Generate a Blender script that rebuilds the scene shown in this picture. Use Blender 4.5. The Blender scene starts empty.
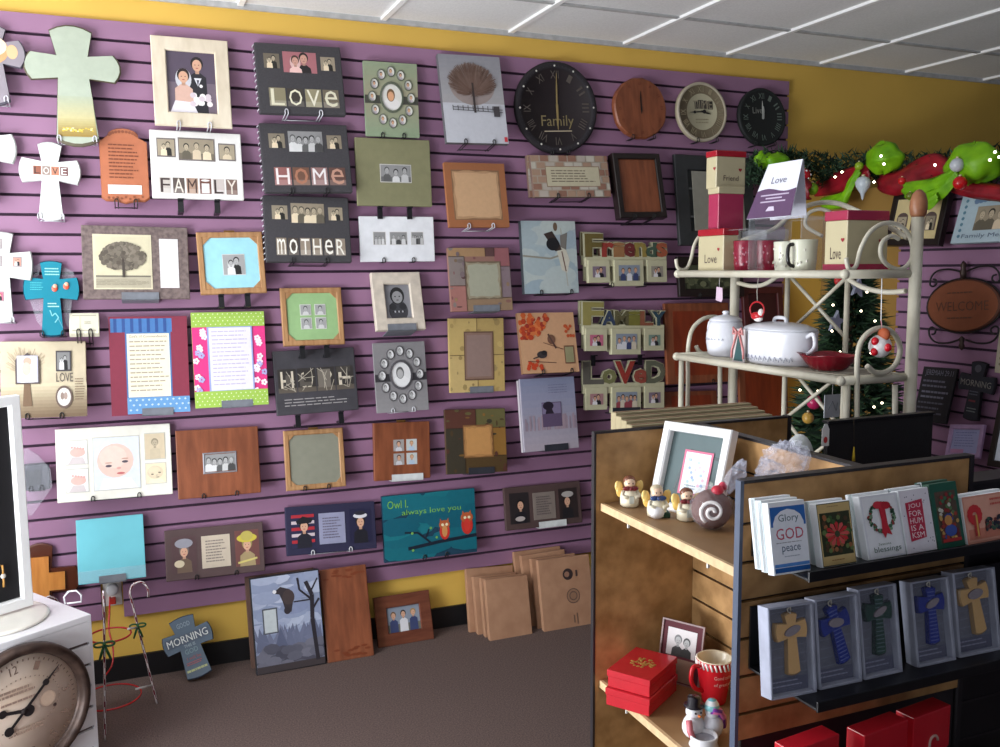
import bpy, math, random
from mathutils import Vector, Matrix
random.seed(7)
C = bpy.context.scene.collection
H = 1.723                       # eye height above the carpet
# ---------------------------------------------------------------- camera
F, YAW, PIT, ROL = 912.73, 0.391451, 0.1131228, -0.0065269
FW = Vector((math.sin(YAW)*math.cos(PIT), math.cos(YAW)*math.cos(PIT), -math.sin(PIT)))
_r = Vector((math.cos(YAW), -math.sin(YAW), 0)); _u = _r.cross(FW)
RT = _r*math.cos(ROL)+_u*math.sin(ROL); UP = -_r*math.sin(ROL)+_u*math.cos(ROL)
CAM = Vector((0, 0, H))
cd = bpy.data.cameras.new('camera'); cam = bpy.data.objects.new('camera', cd); C.objects.link(cam)
cam.matrix_world = Matrix(((RT.x, UP.x, -FW.x, 0), (RT.y, UP.y, -FW.y, 0), (RT.z, UP.z, -FW.z, H), (0, 0, 0, 1)))
cd.sensor_width = 36; cd.lens = F/1000*36; cd.clip_start = .02
bpy.context.scene.camera = cam
# ---------------------------------------------------------------- light
sc = bpy.context.scene
sc.view_settings.view_transform = 'Standard'; sc.view_settings.look = 'None'
sc.view_settings.gamma = 1; sc.view_settings.use_curve_mapping = False
sc.view_settings.exposure = 0.0
w = bpy.data.worlds.new('daylight'); sc.world = w; w.use_nodes = True
w.node_tree.nodes['Background'].inputs[0].default_value = (.62, .72, 1, 1)
w.node_tree.nodes['Background'].inputs[1].default_value = .08
def area(name, loc, direc, sx, sy, power, col):
    l = bpy.data.lights.new(name, 'AREA'); l.shape = 'RECTANGLE'; l.size = sx; l.size_y = sy; l.energy = power; l.color = col
    o = bpy.data.objects.new(name, l); C.objects.link(o); o.location = loc
    o.rotation_euler = Vector(direc).to_track_quat('-Z', 'Y').to_euler(); return o
area('shop_window_daylight', (-1.3, 2.8, 1.45), (1, -.03, .15), 1.5, 2.3, 98, (.96, .98, 1))
area('added_low_fill', (-1.7, 1.6, .5), (1, .25, .6), 1.6, .8, 66, (.9, .95, 1))  # added fill lamp with no visible source, lifts the ceiling and lower wall
area('door_daylight', (-1.2, -2.3, 1.6), (.25, 1, 0), 3.0, 2.0, 27, (.92, .95, 1))
# ---------------------------------------------------------------- pixel -> point in the room
D = 4.038
def ray(x, y): return FW + RT*((x-500)/F) - UP*((y-373.5)/F)
def onY(x, y, Y): d = ray(x, y); return CAM + d*(Y/d.y)
def onX(x, y, X): d = ray(x, y); return CAM + d*(X/d.x)
def onZ(x, y, Z): d = ray(x, y); return CAM + d*((Z-H)/d.z)
# ---------------------------------------------------------------- materials
def lin(c):
    return tuple(((v/255)/12.92 if v/255 <= .04045 else ((v/255+.055)/1.055)**2.4) for v in c)
_m = {}
def M(name, rgb=None, rough=.6, var=.12, scale=25, metal=0, stretch=(1, 1, 1), bump=0, rgb2=None, emit=0, alpha=1, trans=0, spec=.5, coat=0):
    if name in _m: return _m[name]
    m = bpy.data.materials.new(name); m.use_nodes = True; nt = m.node_tree; b = nt.nodes['Principled BSDF']
    b.inputs['Roughness'].default_value = rough; b.inputs['Metallic'].default_value = metal
    b.inputs['Specular IOR Level'].default_value = spec; b.inputs['Coat Weight'].default_value = coat
    tc = nt.nodes.new('ShaderNodeTexCoord'); mp = nt.nodes.new('ShaderNodeMapping'); mp.inputs['Scale'].default_value = stretch
    nt.links.new(tc.outputs['Object'], mp.inputs[0])
    nz = nt.nodes.new('ShaderNodeTexNoise'); nz.inputs['Scale'].default_value = scale; nz.inputs['Detail'].default_value = 5
    nt.links.new(mp.outputs[0], nz.inputs['Vector'])
    if rgb is None:
        at = nt.nodes.new('ShaderNodeAttribute'); at.attribute_name = 'Col'
        mr = nt.nodes.new('ShaderNodeMapRange'); mr.inputs[1].default_value = .3; mr.inputs[2].default_value = .7
        mr.inputs[3].default_value = 1-var; mr.inputs[4].default_value = 1
        nt.links.new(nz.outputs[0], mr.inputs[0])
        mx = nt.nodes.new('ShaderNodeVectorMath'); mx.operation = 'SCALE'
        nt.links.new(at.outputs['Color'], mx.inputs[0]); nt.links.new(mr.outputs[0], mx.inputs['Scale'])
        nt.links.new(mx.outputs[0], b.inputs['Base Color'])
    else:
        cr = nt.nodes.new('ShaderNodeValToRGB'); a = lin(rgb); c2 = lin(rgb2) if rgb2 else tuple(v*(1-var*2) for v in a)
        cr.color_ramp.elements[0].position = .32; cr.color_ramp.elements[1].position = .68
        cr.color_ramp.elements[0].color = (*c2, 1); cr.color_ramp.elements[1].color = (*a, 1)
        nt.links.new(nz.outputs[0], cr.inputs[0]); nt.links.new(cr.outputs[0], b.inputs['Base Color'])
        if emit: b.inputs['Emission Color'].default_value = (*a, 1); b.inputs['Emission Strength'].default_value = emit
    if bump:
        bp = nt.nodes.new('ShaderNodeBump'); bp.inputs['Strength'].default_value = bump; bp.inputs['Distance'].default_value = .002
        nt.links.new(nz.outputs[0], bp.inputs['Height']); nt.links.new(bp.outputs[0], b.inputs['Normal'])
    b.inputs['Alpha'].default_value = alpha; b.inputs['Transmission Weight'].default_value = trans
    _m[name] = m; return m
PRINT = M('printed_paper', rough=.42, var=.07, scale=60)
MATTE = M('painted_matte', rough=.7, var=.1, scale=30)
GLAZE = M('painted_glossy', rough=.22, var=.06, scale=20)
SATIN = M('satin_cloth', rough=.35, var=.25, scale=90)
WIREB = M('black_wire', (22, 22, 24), .4); WIREW = M('white_wire', (215, 215, 222), .35)
CHERRY = M('cherry_wood', (144, 82, 52), .45, rgb2=(112, 60, 36), scale=6, stretch=(6, 6, 1))
OAK = M('light_wood', (182, 140, 96), .5, rgb2=(152, 108, 68), scale=7, stretch=(8, 8, 1))
BLACKP = M('black_plastic', (20, 20, 24), .35)
CLEAR = M('clear_film', (225, 230, 240), .12, alpha=.1, var=.02)
# ---------------------------------------------------------------- mesh builder
def clamp(v, a=0, b=1): return max(a, min(b, v))
_txt = {}
def textmesh(s, bold=0):
    if (s, bold) in _txt: return _txt[(s, bold)]
    cu = bpy.data.curves.new('t', 'FONT'); cu.body = s; cu.resolution_u = 2; cu.offset = bold
    o = bpy.data.objects.new('t', cu); C.objects.link(o)
    dg = bpy.context.evaluated_depsgraph_get(); me = bpy.data.meshes.new_from_object(o.evaluated_get(dg))
    vs = [(v.co.x, v.co.y) for v in me.vertices]; fs = [tuple(p.vertices) for p in me.polygons]
    x0 = min(v[0] for v in vs); x1 = max(v[0] for v in vs); y0 = min(v[1] for v in vs); y1 = max(v[1] for v in vs)
    vs = [((a-x0)/(x1-x0), (b-y0)/(y1-y0)) for a, b in vs]
    bpy.data.objects.remove(o); bpy.data.curves.remove(cu); bpy.data.meshes.remove(me)
    _txt[(s, bold)] = (vs, fs); return vs, fs
class MB:
    def __init__(s): s.v = []; s.f = []; s.c = []; s.s = []; s.T = None
    def add(s, vs, fs, col, smooth=False):
        k = len(s.v)
        s.v += [tuple(s.T @ Vector(v)) if s.T else tuple(v) for v in vs]
        for f in fs: s.f.append(tuple(i+k for i in f)); s.c.append(col); s.s.append(smooth)
        return s
    def box(s, x0, x1, y0, y1, z0, z1, col=(128,)*3):
        return s.add([(x0, y0, z0), (x1, y0, z0), (x1, y1, z0), (x0, y1, z0), (x0, y0, z1), (x1, y0, z1), (x1, y1, z1), (x0, y1, z1)],
                     [(0, 3, 2, 1), (4, 5, 6, 7), (0, 1, 5, 4), (1, 2, 6, 5), (2, 3, 7, 6), (3, 0, 4, 7)], col)
    def prism(s, pts, y0, y1, col=(128,)*3, cf=None, ch=0):    # outline in x,z ; front face at y0 (y0<y1)
        n = len(pts); cx = sum(p[0] for p in pts)/n; cz = sum(p[1] for p in pts)/n
        def ring(y, k): return [(cx+(p[0]-cx)*k, y, cz+(p[1]-cz)*k) for p in pts]
        if ch:
            vs = ring(y0, 1-ch)+ring(y0+(y1-y0)*.25, 1)+ring(y1, 1); m = 3
        else: vs = ring(y0, 1)+ring(y1, 1); m = 2
        s.add(vs, [tuple(range(n-1, -1, -1))] , cf or col)
        k = len(s.v)-len(vs)
        for j in range(m-1):
            for i in range(n):
                q = (i+1) % n; s.f.append((k+j*n+i, k+j*n+q, k+(j+1)*n+q, k+(j+1)*n+i)); s.c.append(col); s.s.append(False)
        s.f.append(tuple(range(k+(m-1)*n, k+m*n))); s.c.append(col); s.s.append(False)
        return s
    def tube(s, pts, r, col=(128,)*3, n=8, closed=False, col2=None, stripe=1, caps=True):
        pts = [Vector(p) for p in pts]; N = len(pts); rings = []; up = None
        for i, p in enumerate(pts):
            a = pts[(i-1) % N] if (i or closed) else p; b = pts[(i+1) % N] if (i < N-1 or closed) else p
            t = (b-a).normalized()
            if up is None: up = t.orthogonal().normalized()
            up = (up-t*up.dot(t)).normalized(); sd = t.cross(up)
            rr = r[i] if isinstance(r, (list, tuple)) else r
            rings.append([p+up*math.cos(2*math.pi*k/n)*rr+sd*math.sin(2*math.pi*k/n)*rr for k in range(n)])
        base = len(s.v)
        s.add([v for rg in rings for v in rg], [], col)
        for i in range(N if closed else N-1):
            j = (i+1) % N
            for k in range(n):
                q = (k+1) % n
                s.f.append((base+i*n+k, base+i*n+q, base+j*n+q, base+j*n+k)); s.s.append(True)
                s.c.append(col2 if col2 and (i*stripe+k*3//2) % 4 < 2 else col)
        if caps and not closed:
            s.f.append(tuple(base+k for k in range(n-1, -1, -1))); s.f.append(tuple(base+(N-1)*n+k for k in range(n)))
            s.c += [col, col]; s.s += [False, False]
        return s
    def lathe(s, prof, cx=0, cy=0, cz=0, col=(128,)*3, n=24, axis='z', cols=None):
        vs = []
        for r, h in prof:
            for k in range(n):
                a = 2*math.pi*k/n
                if axis == 'z': vs.append((cx+r*math.cos(a), cy+r*math.sin(a), cz+h))
                else: vs.append((cx+r*math.cos(a), cy-h, cz+r*math.sin(a)))
        base = len(s.v); s.add(vs, [], col)
        for i in range(len(prof)-1):
            for k in range(n):
                q = (k+1) % n; s.f.append((base+i*n+k, base+i*n+q, base+(i+1)*n+q, base+(i+1)*n+k)); s.s.append(True)
                s.c.append(cols[i] if cols else col)
        if prof[0][0] > 1e-4: s.f.append(tuple(base+k for k in range(n-1, -1, -1))); s.c.append(cols[0] if cols else col); s.s.append(False)
        if prof[-1][0] > 1e-4: s.f.append(tuple(base+(len(prof)-1)*n+k for k in range(n))); s.c.append(cols[-1] if cols else col); s.s.append(False)
        return s
    def ball(s, c, rx, ry=None, rz=None, col=(128,)*3, n=14, m=9):
        ry = ry or rx; rz = rz or rx; vs = []; fs = []
        for i in range(m+1):
            th = math.pi*i/m
            for k in range(n):
                a = 2*math.pi*k/n; q = max(math.sin(th), 1e-3)
                vs.append((c[0]+rx*q*math.cos(a), c[1]+ry*q*math.sin(a), c[2]+rz*math.cos(th)))
        for i in range(m):
            for k in range(n):
                q = (k+1) % n; fs.append((i*n+k, (i+1)*n+k, (i+1)*n+q, i*n+q))
        return s.add(vs, fs, col, True)
    def text(s, t, x0, x1, z0, z1, y, col, ex=0, bold=0):
        vs, fs = textmesh(t, bold)
        pv = [(x0+a*(x1-x0), y, z0+b*(z1-z0)) for a, b in vs]; s.add(pv, fs, col)
        if ex:                                   # give the letters thickness towards +y
            from collections import Counter
            ed = Counter(); dr = {}
            for f in fs:
                for i in range(len(f)):
                    a, b = f[i], f[(i+1) % len(f)]; ed[tuple(sorted((a, b)))] += 1; dr[tuple(sorted((a, b)))] = (a, b)
            n = len(pv); k = len(s.v); s.add(pv+[(p[0], y+ex, p[2]) for p in pv], [], col)
            for e, c in ed.items():
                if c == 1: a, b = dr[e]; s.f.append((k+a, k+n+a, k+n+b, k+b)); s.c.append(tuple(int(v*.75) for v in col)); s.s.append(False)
        return s
    def build(s, name, mat, parent=None, mw=None, bevel=0, **kw):
        me = bpy.data.meshes.new(name); me.from_pydata(s.v, [], s.f); me.materials.append(mat)
        ca = me.color_attributes.new('Col', 'FLOAT_COLOR', 'CORNER'); i = 0; dat = []
        cache = {}
        for f, c in zip(s.f, s.c):
            l = cache.get(c)
            if l is None: l = cache[c] = (*lin(c), 1)
            dat += list(l)*len(f)
        ca.data.foreach_set('color', dat); me.polygons.foreach_set('use_smooth', s.s); me.update()
        o = bpy.data.objects.new(name, me); C.objects.link(o)
        if parent: o.parent = parent
        if mw: o.matrix_world = mw
        if bevel:
            b = o.modifiers.new('edge', 'BEVEL'); b.width = bevel; b.segments = 2; b.limit_method = 'ANGLE'
        for k, v in kw.items(): o[k] = v
        return o
def thing(name, label, cat, mw=None, group=None, loc=None):
    o = bpy.data.objects.new(name, None); C.objects.link(o); o.empty_display_size = .05
    if mw: o.matrix_world = mw
    if loc: o.location = loc
    o['label'] = label; o['category'] = cat
    if group: o['group'] = group
    return o
def tag(o, label, cat, group=None):
    o['label'] = label; o['category'] = cat
    if group: o['group'] = group
    return o
def struct(o): o['kind'] = 'structure'; return o
# ---------------------------------------------------------------- flat printing on an item's face
class P:                                            # u left->right, v top->down inside a rectangle (metres in the item's own x,z)
    def __init__(s, x0, x1, z0, z1, y, mb=None, st=None):
        s.x0, s.x1, s.z0, s.z1 = x0, x1, z0, z1; s.mb = mb or MB(); s.st = st or {'y': y}
    def sub(s, u0, v0, u1, v1):
        return P(s.X(u0), s.X(u1), s.Z(v1), s.Z(v0), 0, s.mb, s.st)
    def X(s, u): return s.x0+(s.x1-s.x0)*clamp(u)
    def Z(s, v): return s.z1-(s.z1-s.z0)*clamp(v)
    def y(s):                                       # each painted shape lies a hair in front of the last
        s.st['n'] = s.st.get('n', 0)+1; s.st['y'] -= .00006 if s.st['n'] < 40 else .000005; return s.st['y']
    def poly(s, pts, c):
        y = s.y(); q = [(s.X(a), y, s.Z(b)) for a, b in pts]
        s.mb.add(q, [tuple(range(len(q)))], c); return s
    def rect(s, u0, v0, u1, v1, c): return s.poly([(u0, v0), (u0, v1), (u1, v1), (u1, v0)], c)
    def bg(s, c): return s.rect(0, 0, 1, 1, c)
    def ell(s, u, v, ru, rv, c, n=18): return s.poly([(u+ru*math.cos(2*math.pi*k/n), v-rv*math.sin(2*math.pi*k/n)) for k in range(n)], c)
    def disc(s, u, v, r, c, n=18):                  # round in metres, r as share of width
        k = (s.x1-s.x0)/(s.z1-s.z0); return s.ell(u, v, r, r*k, c, n)
    def line(s, pts, wd, c):                        # wd in share of width
        k = (s.x1-s.x0)/(s.z1-s.z0); y = s.y()
        for (a, b), (d, e) in zip(pts, pts[1:]):
            dx = d-a; dy = (e-b)/k; L = math.hypot(dx, dy) or 1; nx = -dy/L*wd/2; ny = dx/L*wd/2*k
            q = [(a+nx, b+ny), (d+nx, e+ny), (d-nx, e-ny), (a-nx, b-ny)]
            s.mb.add([(s.X(g), y, s.Z(h)) for g, h in q], [(0, 1, 2, 3)], c)
        return s
    def text(s, t, u0, v0, u1, v1, c):
        s.mb.text(t, s.X(u0), s.X(u1), s.Z(v1), s.Z(v0), s.y(), c); return s
    def lines(s, u0, v0, u1, v1, n, c, th=.4):      # rows of small illegible writing
        y = s.y(); st = (v1-v0)/n; rnd = random.Random(n*31+int(u0*100))
        for i in range(n):
            a = u0; e = u1-(u1-u0)*rnd.random()*.25; b = v0+st*i
            while a < e:
                l = min(e, a+(u1-u0)*(.06+.12*rnd.random()))
                s.mb.add([(s.X(a), y, s.Z(b)), (s.X(a), y, s.Z(b+st*th)), (s.X(l), y, s.Z(b+st*th)), (s.X(l), y, s.Z(b))], [(0, 1, 2, 3)], c)
                a = l+(u1-u0)*.02
        return s
def mix(a, b, t): return tuple(int(x+(y-x)*t) for x, y in zip(a, b))
def grey(c, tint=(1, 1, 1)): g = (c[0]*.3+c[1]*.6+c[2]*.1); return tuple(int(clamp(g*t, 0, 255)) for t in tint)
PAL = {'col': lambda c: c, 'bw': lambda c: grey(c), 'sep': lambda c: grey(c, (1.06, .98, .84)), 'pink': lambda c: mix(c, grey(c, (1.15, .85, .8)), .6)}
def bust(p, u, v, s, f, hair=(60, 40, 30), skin=(214, 168, 140), cloth=(40, 42, 55), veil=False):
    k = (p.x1-p.x0)/(p.z1-p.z0)
    if veil: p.ell(u, v+s*.4*k, s*1.05, s*1.5*k, f((205, 205, 212)))
    p.poly([(u-s*1.25, 1), (u-s*1.15, v+s*1.75*k), (u-s*.4, v+s*1.15*k), (u+s*.4, v+s*1.15*k), (u+s*1.15, v+s*1.75*k), (u+s*1.25, 1)], f(cloth))
    p.rect(u-s*.25, v+s*.6*k, u+s*.25, v+s*1.3*k, f(mix(skin, (90, 60, 50), .2)))
    p.ell(u, v-s*.15*k, s*.82, s*.95*k, f(hair)); p.ell(u, v+s*.12*k, s*.62, s*.82*k, f(skin))
    d = f(mix(skin, (40, 20, 20), .75))
    p.ell(u-s*.24, v+s*.05*k, s*.09, s*.06*k, d, 8); p.ell(u+s*.24, v+s*.05*k, s*.09, s*.06*k, d, 8)
    p.ell(u, v+s*.5*k, s*.2, s*.06*k, f((170, 70, 70)), 8)
def photo(p, kind, pal='col', seed=1):
    f = PAL[pal]; R = random.Random(seed)
    if kind == 'couple':
        p.bg(f((150+R.randint(-60, 60), 135+R.randint(-40, 30), 130))); bust(p, .62, .3, .17, f, (35, 28, 25), cloth=(30, 30, 38)); bust(p, .36, .42, .15, f, (80, 55, 40), cloth=(225, 222, 225), veil=True)
    elif kind == 'wedding':
        p.bg(f((112, 98, 112))); p.rect(0, 0, 1, .5, f((86, 74, 92))); bust(p, .62, .2, .15, f, (28, 22, 22), cloth=(34, 32, 40))
        p.poly([(.55, .42), (.62, .56), (.7, .42)], (225, 225, 232)); p.poly([(.6, .45), (.62, .56), (.65, .45)], (60, 55, 70))
        bust(p, .34, .4, .15, f, (40, 26, 22), cloth=(214, 176, 160), veil=True); p.poly([(.05, 1), (.16, .8), (.5, .82), (.6, 1)], (232, 228, 236))
        for i in range(16): p.disc(.5+.34*R.random(), .7+.16*R.random(), .06, R.choice([(236, 226, 226), (244, 240, 236), (214, 200, 208)]), 9)
        p.disc(.68, .55, .035, (245, 240, 245), 8)
    elif kind == 'group':
        p.bg(f((140, 150, 165))); p.rect(0, .7, 1, 1, f((110, 110, 100)))
        n = R.randint(3, 5)
        for i in range(n): bust(p, (i+.7)/(n+.4), .3+.14*R.random(), .1, f, R.choice([(40, 30, 25), (110, 80, 50), (160, 130, 80)]), cloth=R.choice([(220, 220, 225), (60, 70, 110), (150, 70, 80), (210, 200, 180)]))
    elif kind == 'child':
        p.bg(f((165, 160, 158))); bust(p, .5, .36, .24, f, (70, 50, 40), cloth=(205, 205, 210))
    elif kind == 'blonde':
        p.bg(f((200, 205, 205))); bust(p, .5, .36, .22, f, (170, 140, 90), cloth=(180, 200, 220))
    elif kind == 'landscape':
        p.bg(f((190, 195, 200))); p.rect(0, .55, 1, 1, f((105, 105, 85))); p.poly([(0, .55), (.3, .35), (.6, .55)], f((90, 95, 100))); p.rect(.55, .2, .6, .6, f((60, 50, 40)))
    elif kind == 'baby':
        sk = (238, 205, 192); p.bg(f((226, 232, 240))); p.poly([(.1, 1), (.2, .78), (.8, .8), (.95, 1)], f((245, 245, 250)))
        p.ell(.47, .45, .4, .33, f(sk)); p.ell(.42, .38, .3, .22, f((244, 216, 203)));
        for a, b in ((.32, .55), (.68, .48)): p.ell(a, b, .07, .025, f((90, 80, 90))); p.ell(a, b-.06, .08, .012, f((205, 160, 140)))
        p.ell(.54, .6, .05, .025, f((225, 170, 160))); p.ell(.58, .7, .09, .022, f((205, 110, 110)))
    elif kind == 'babyfoot':
        p.bg(f((240, 240, 238))); p.ell(.55, .5, .36, .2, f((232, 190, 180)))
        for i in range(5): p.disc(.3+.13*i, .28+.02*i, .06, f((226, 175, 168)), 8)
        p.poly([(.1, 1), (.3, .7), (.8, .72), (.9, 1)], f((215, 205, 205)))
# ---------------------------------------------------------------- things that hang on or lean against a wall
def lean(cs, z, th):
    """corners of a face that stands on height z on its lower edge BL-BR and leans back by th degrees"""
    A = onZ(*cs[3], z); B = onZ(*cs[2], z); x = (B-A).normalized(); bk = Vector((-x.y, x.x, 0)); t = math.radians(th)
    zz = Vector((0, 0, 1))*math.cos(t)+bk*math.sin(t); n = x.cross(zz)
    def hit(c): d = ray(*c); return CAM+d*((A-CAM).dot(n)/d.dot(n))
    return [hit(cs[0]), hit(cs[1]), B, A]
class Item:
    """corners TL TR BR BL of the front face, seen in the photo, set in planes y=yt (top edge) and y=yb (bottom edge)"""
    def __init__(s, name, label, cat, cs, off=(.03, .085), t=.02, plane='back', group=None, ys=None, pts=None):
        if pts: A = pts
        elif plane == 'back':
            yt, yb = ys if ys else (D-off[0], D-off[1])
            rr = [ray(*c).x/ray(*c).y for c in cs]
            if not ys and abs(rr[0]) > .16: yb = clamp(yt*(rr[0]/rr[3]+rr[1]/rr[2])/2, D-.13, yt-.012); off = (off[0], D-yb)
            A = [onY(*cs[0], yt), onY(*cs[1], yt), onY(*cs[2], yb), onY(*cs[3], yb)]
        else:
            X0 = plane; A = [onX(*cs[0], X0-off[0]), onX(*cs[1], X0-off[0]), onX(*cs[2], X0-off[1]), onX(*cs[3], X0-off[1])]
        top = (A[0]+A[1])/2; bot = (A[3]+A[2])/2
        x = ((A[1]-A[0])+(A[2]-A[3])).normalized(); z = (top-bot); z = (z-x*z.dot(x)).normalized(); y = z.cross(x)
        s.w = ((A[1]-A[0]).length+(A[2]-A[3]).length)/2; s.h = (top-bot).length; s.t = t
        s.off = (off[0]+off[1])/2
        bot = bot+x*((top-bot).dot(x)/2); o = bot+y*t                                     # origin: middle of the lower back edge; body spans y in (-t,0)
        s.mw = Matrix(((x.x, y.x, z.x, o.x), (x.y, y.y, z.y, o.y), (x.z, y.z, z.z, o.z), (0, 0, 0, 1)))
        s.o = thing(name, label, cat, s.mw, group); s.short = label
    def X(s, u): return (u-.5)*s.w
    def Z(s, v): return (1-v)*s.h
    def ptr(s, u0=0, v0=0, u1=1, v1=1, y=None):
        return P(s.X(u0), s.X(u1), s.Z(v1), s.Z(v0), (-s.t-.0006) if y is None else y)
    def put(s, p, name, mat=PRINT, par=None, **kw):
        return (p.mb if isinstance(p, P) else p).build(name, mat, par or s.o, s.mw, **kw)
    def plate(s, name, mat, col=(128,)*3, u0=0, v0=0, u1=1, v1=1, y0=None, y1=0, bevel=0):
        mb = MB().box(s.X(u0), s.X(u1), -s.t if y0 is None else y0, y1, s.Z(v1), s.Z(v0), col); return s.put(mb, name, mat, bevel=bevel)
    def ring(s, name, mat, m, col=(128,)*3, t=None, back=0, rect=(0, 0, 1, 1), slope=.004):
        t = t or s.t; x0, x1, z0, z1 = s.X(rect[0]), s.X(rect[2]), s.Z(rect[3]), s.Z(rect[1])
        ml, mt, mr, mbt = m if isinstance(m, tuple) else (m,)*4
        def L(a, b, c, d, y): return [(x0+a, y, z0+d), (x1-c, y, z0+d), (x1-c, y, z1-b), (x0+a, y, z1-b)]
        vs = L(0, 0, 0, 0, back)+L(0, 0, 0, 0, -t+.003)+L(.003, .003, .003, .003, -t)+L(ml-slope, mt-slope, mr-slope, mbt-slope, -t)+L(ml, mt, mr, mbt, -t+slope)+L(ml, mt, mr, mbt, back)
        fs = []
        for j in range(5):
            for i in range(4): q = (i+1) % 4; fs.append((j*4+i, j*4+q, (j+1)*4+q, (j+1)*4+i))
        for i in range(4): q = (i+1) % 4; fs.append((20+i, 20+q, q, i))
        return s.put(MB().add(vs, fs, col), name, mat)
    def easel(s, kind, label, us=(.3, .7)):
        m = MB(); r = .0022; L = s.off
        wd = label.split()[:9]
        while wd[-1] in ('with', 'a', 'of', 'and', 'the', 'around', 'by', 'in', 'around', 'an', 'either', 'large', 'blank', 'to', 'upper', 'on', 'two', 'round'): wd.pop()
        col = {'w': 'white wire easel', 'b': 'black wire easel', 'peg': 'pair of black pegs', 'lab': 'grey ledge bracket', 'labw': 'white ledge bracket', 'labb': 'dark ledge bracket'}[kind]
        lb = col+' holding up the '+' '.join(wd)
        if kind == 'peg':
            t = thing('peg_bracket', lb, 'bracket', s.mw)
            for u in us:
                x = s.X(u); MB().box(x-.011, x+.011, -.006, .004, -.055, -.001).box(x-.011, x+.011, -s.t, -.0061, -.006, -.001).box(x-.011, x+.011, .0041, L, -.05, -.04).build('peg', BLACKP, t, s.mw)
            return t
        if kind in ('w', 'b'):
            for u in us:
                x = s.X(u)
                for dx in (-.006, .006):
                    m.tube([(x+dx, L, -.003), (x+dx, .0, -.003), (x+dx, -s.t-.005, -.003), (x+dx*1.1, -s.t-.005, .009), (x+dx*.6, -s.t-.005, .015), (x, -s.t-.005, .017)], r, n=6)
            m.tube([(s.X(us[0])-.006, L*.8, -.003), (s.X(us[1])+.006, L*.8, -.003)], r, n=6)
            mat = WIREW if kind == 'w' else WIREB
        else:
            u0, u1 = us; m.box(s.X(u0), s.X(u1), -s.t-.005, -s.t-.002, -.005, .026); m.box(s.X(u0), s.X(u1), -s.t-.005, L, -.006, -.002)
            mat = {'lab': M('grey_ledge', (120, 124, 132), .4), 'labw': M('white_ledge', (222, 226, 226), .5), 'labb': M('dark_ledge', (52, 54, 62), .4)}[kind]
        return tag(m.build({'w': 'wire_easel', 'b': 'wire_easel'}.get(kind, 'display_ledge'), mat, None, s.mw), lb, 'bracket')
    def binding(s):
        m = MB()
        for i in range(12): m.tube([(s.X(0)-.004, -s.t-.002, s.Z((i+.5)/12)), (s.X(0)-.007, -s.t*.5, s.Z((i+.5)/12)), (s.X(0)-.004, .002, s.Z((i+.5)/12))], .002, n=5)
        s.put(m, 'spiral_binding', WIREW)
def cross_pts(w, h, arm=.36, bw=.36, aw=.28, flare=.35, curve=.04, top=None):
    """flared cross outline: w,h overall, arm = share of height (from top) of arm centre, bw beam width share, aw arm height share"""
    b = w*bw/2; a = h*aw/2; zc = h*(1-arm); f = 1+flare; pts = []
    def arc(p, q, bulge, n=5):
        for i in range(n+1):
            t = i/n; x = p[0]+(q[0]-p[0])*t; z = p[1]+(q[1]-p[1])*t; k = bulge*4*t*(1-t)
            dx, dz = q[0]-p[0], q[1]-p[1]; L = math.hypot(dx, dz); pts.append((x+dz/L*k, z-dx/L*k))
    cv = curve*w
    arc((-b*f, 0), (b*f, 0), cv); arc((b*.9, zc-a), (w/2, zc-a*f), 0, 2); arc((w/2, zc-a*f), (w/2, zc+a*f), cv); arc((w/2, zc+a*f), (b*.9, zc+a), 0, 2)
    arc((b*f, h), (-b*f, h), cv); arc((-b*.9, zc+a), (-w/2, zc+a*f), 0, 2); arc((-w/2, zc+a*f), (-w/2, zc-a*f), cv); arc((-w/2, zc-a*f), (-b*.9, zc-a), 0, 2)
    out = []
    for p in pts:
        if not out or (abs(p[0]-out[-1][0])+abs(p[1]-out[-1][1])) > 1e-5: out.append(p)
    return out
# ================================================================ the room
Z0 = 0.0; ZC = H+1.095; ZT = H+.988; ZB = H-1.445; ZK = H-1.622
YEL = M('yellow_wall_paint', (226, 184, 84), .75, var=.03, scale=3)
PUR = M('purple_slatwall', (154, 114, 144), .5, var=.05, scale=4)
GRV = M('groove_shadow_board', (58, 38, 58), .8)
CEIL = M('ceiling_tile', (238, 238, 238), .9, var=.05, scale=120)
GRID = M('ceiling_grid_white', (246, 246, 246), .5, var=.01)
CARP = M('carpet', (112, 94, 88), 1, rgb2=(78, 63, 60), scale=170, bump=.6)
BASE = M('black_baseboard', (20, 19, 22), .5)
struct(MB().box(-3.2, 6.2, -3, 4.3, -.05, 0).build('floor', CARP))
struct(MB().box(-3.2, 6.2, D+.019, D+.12, 0, ZC).build('wall_back', YEL))
struct(MB().box(-3.2, 6.2, -3, 4.3, ZC+.01, ZC+.06).build('ceiling', CEIL))
m = MB(); cx0 = 1.734
for i in range(-8, 8): m.box(cx0+i*.6096-.012, cx0+i*.6096+.012, -3, D+.02, ZC-.002, ZC+.012)
struct(m.build('trim_1', GRID))
m = MB()
for k in range(0, 6): m.box(-3.2, 6.2, D-.479-k*1.2192-.011, D-.479-k*1.2192+.011, ZC+.002, ZC+.012)
m.box(-3.2, 6.2, D+.005, D+.02, ZC-.012, ZC+.012)
struct(m.build('trim_2', M('ceiling_grid_grey', (190, 190, 190), .6)))
struct(MB().box(-3.2, 3.6, D+.006, D+.019, 0, ZK).build('baseboard_back', BASE))
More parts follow.
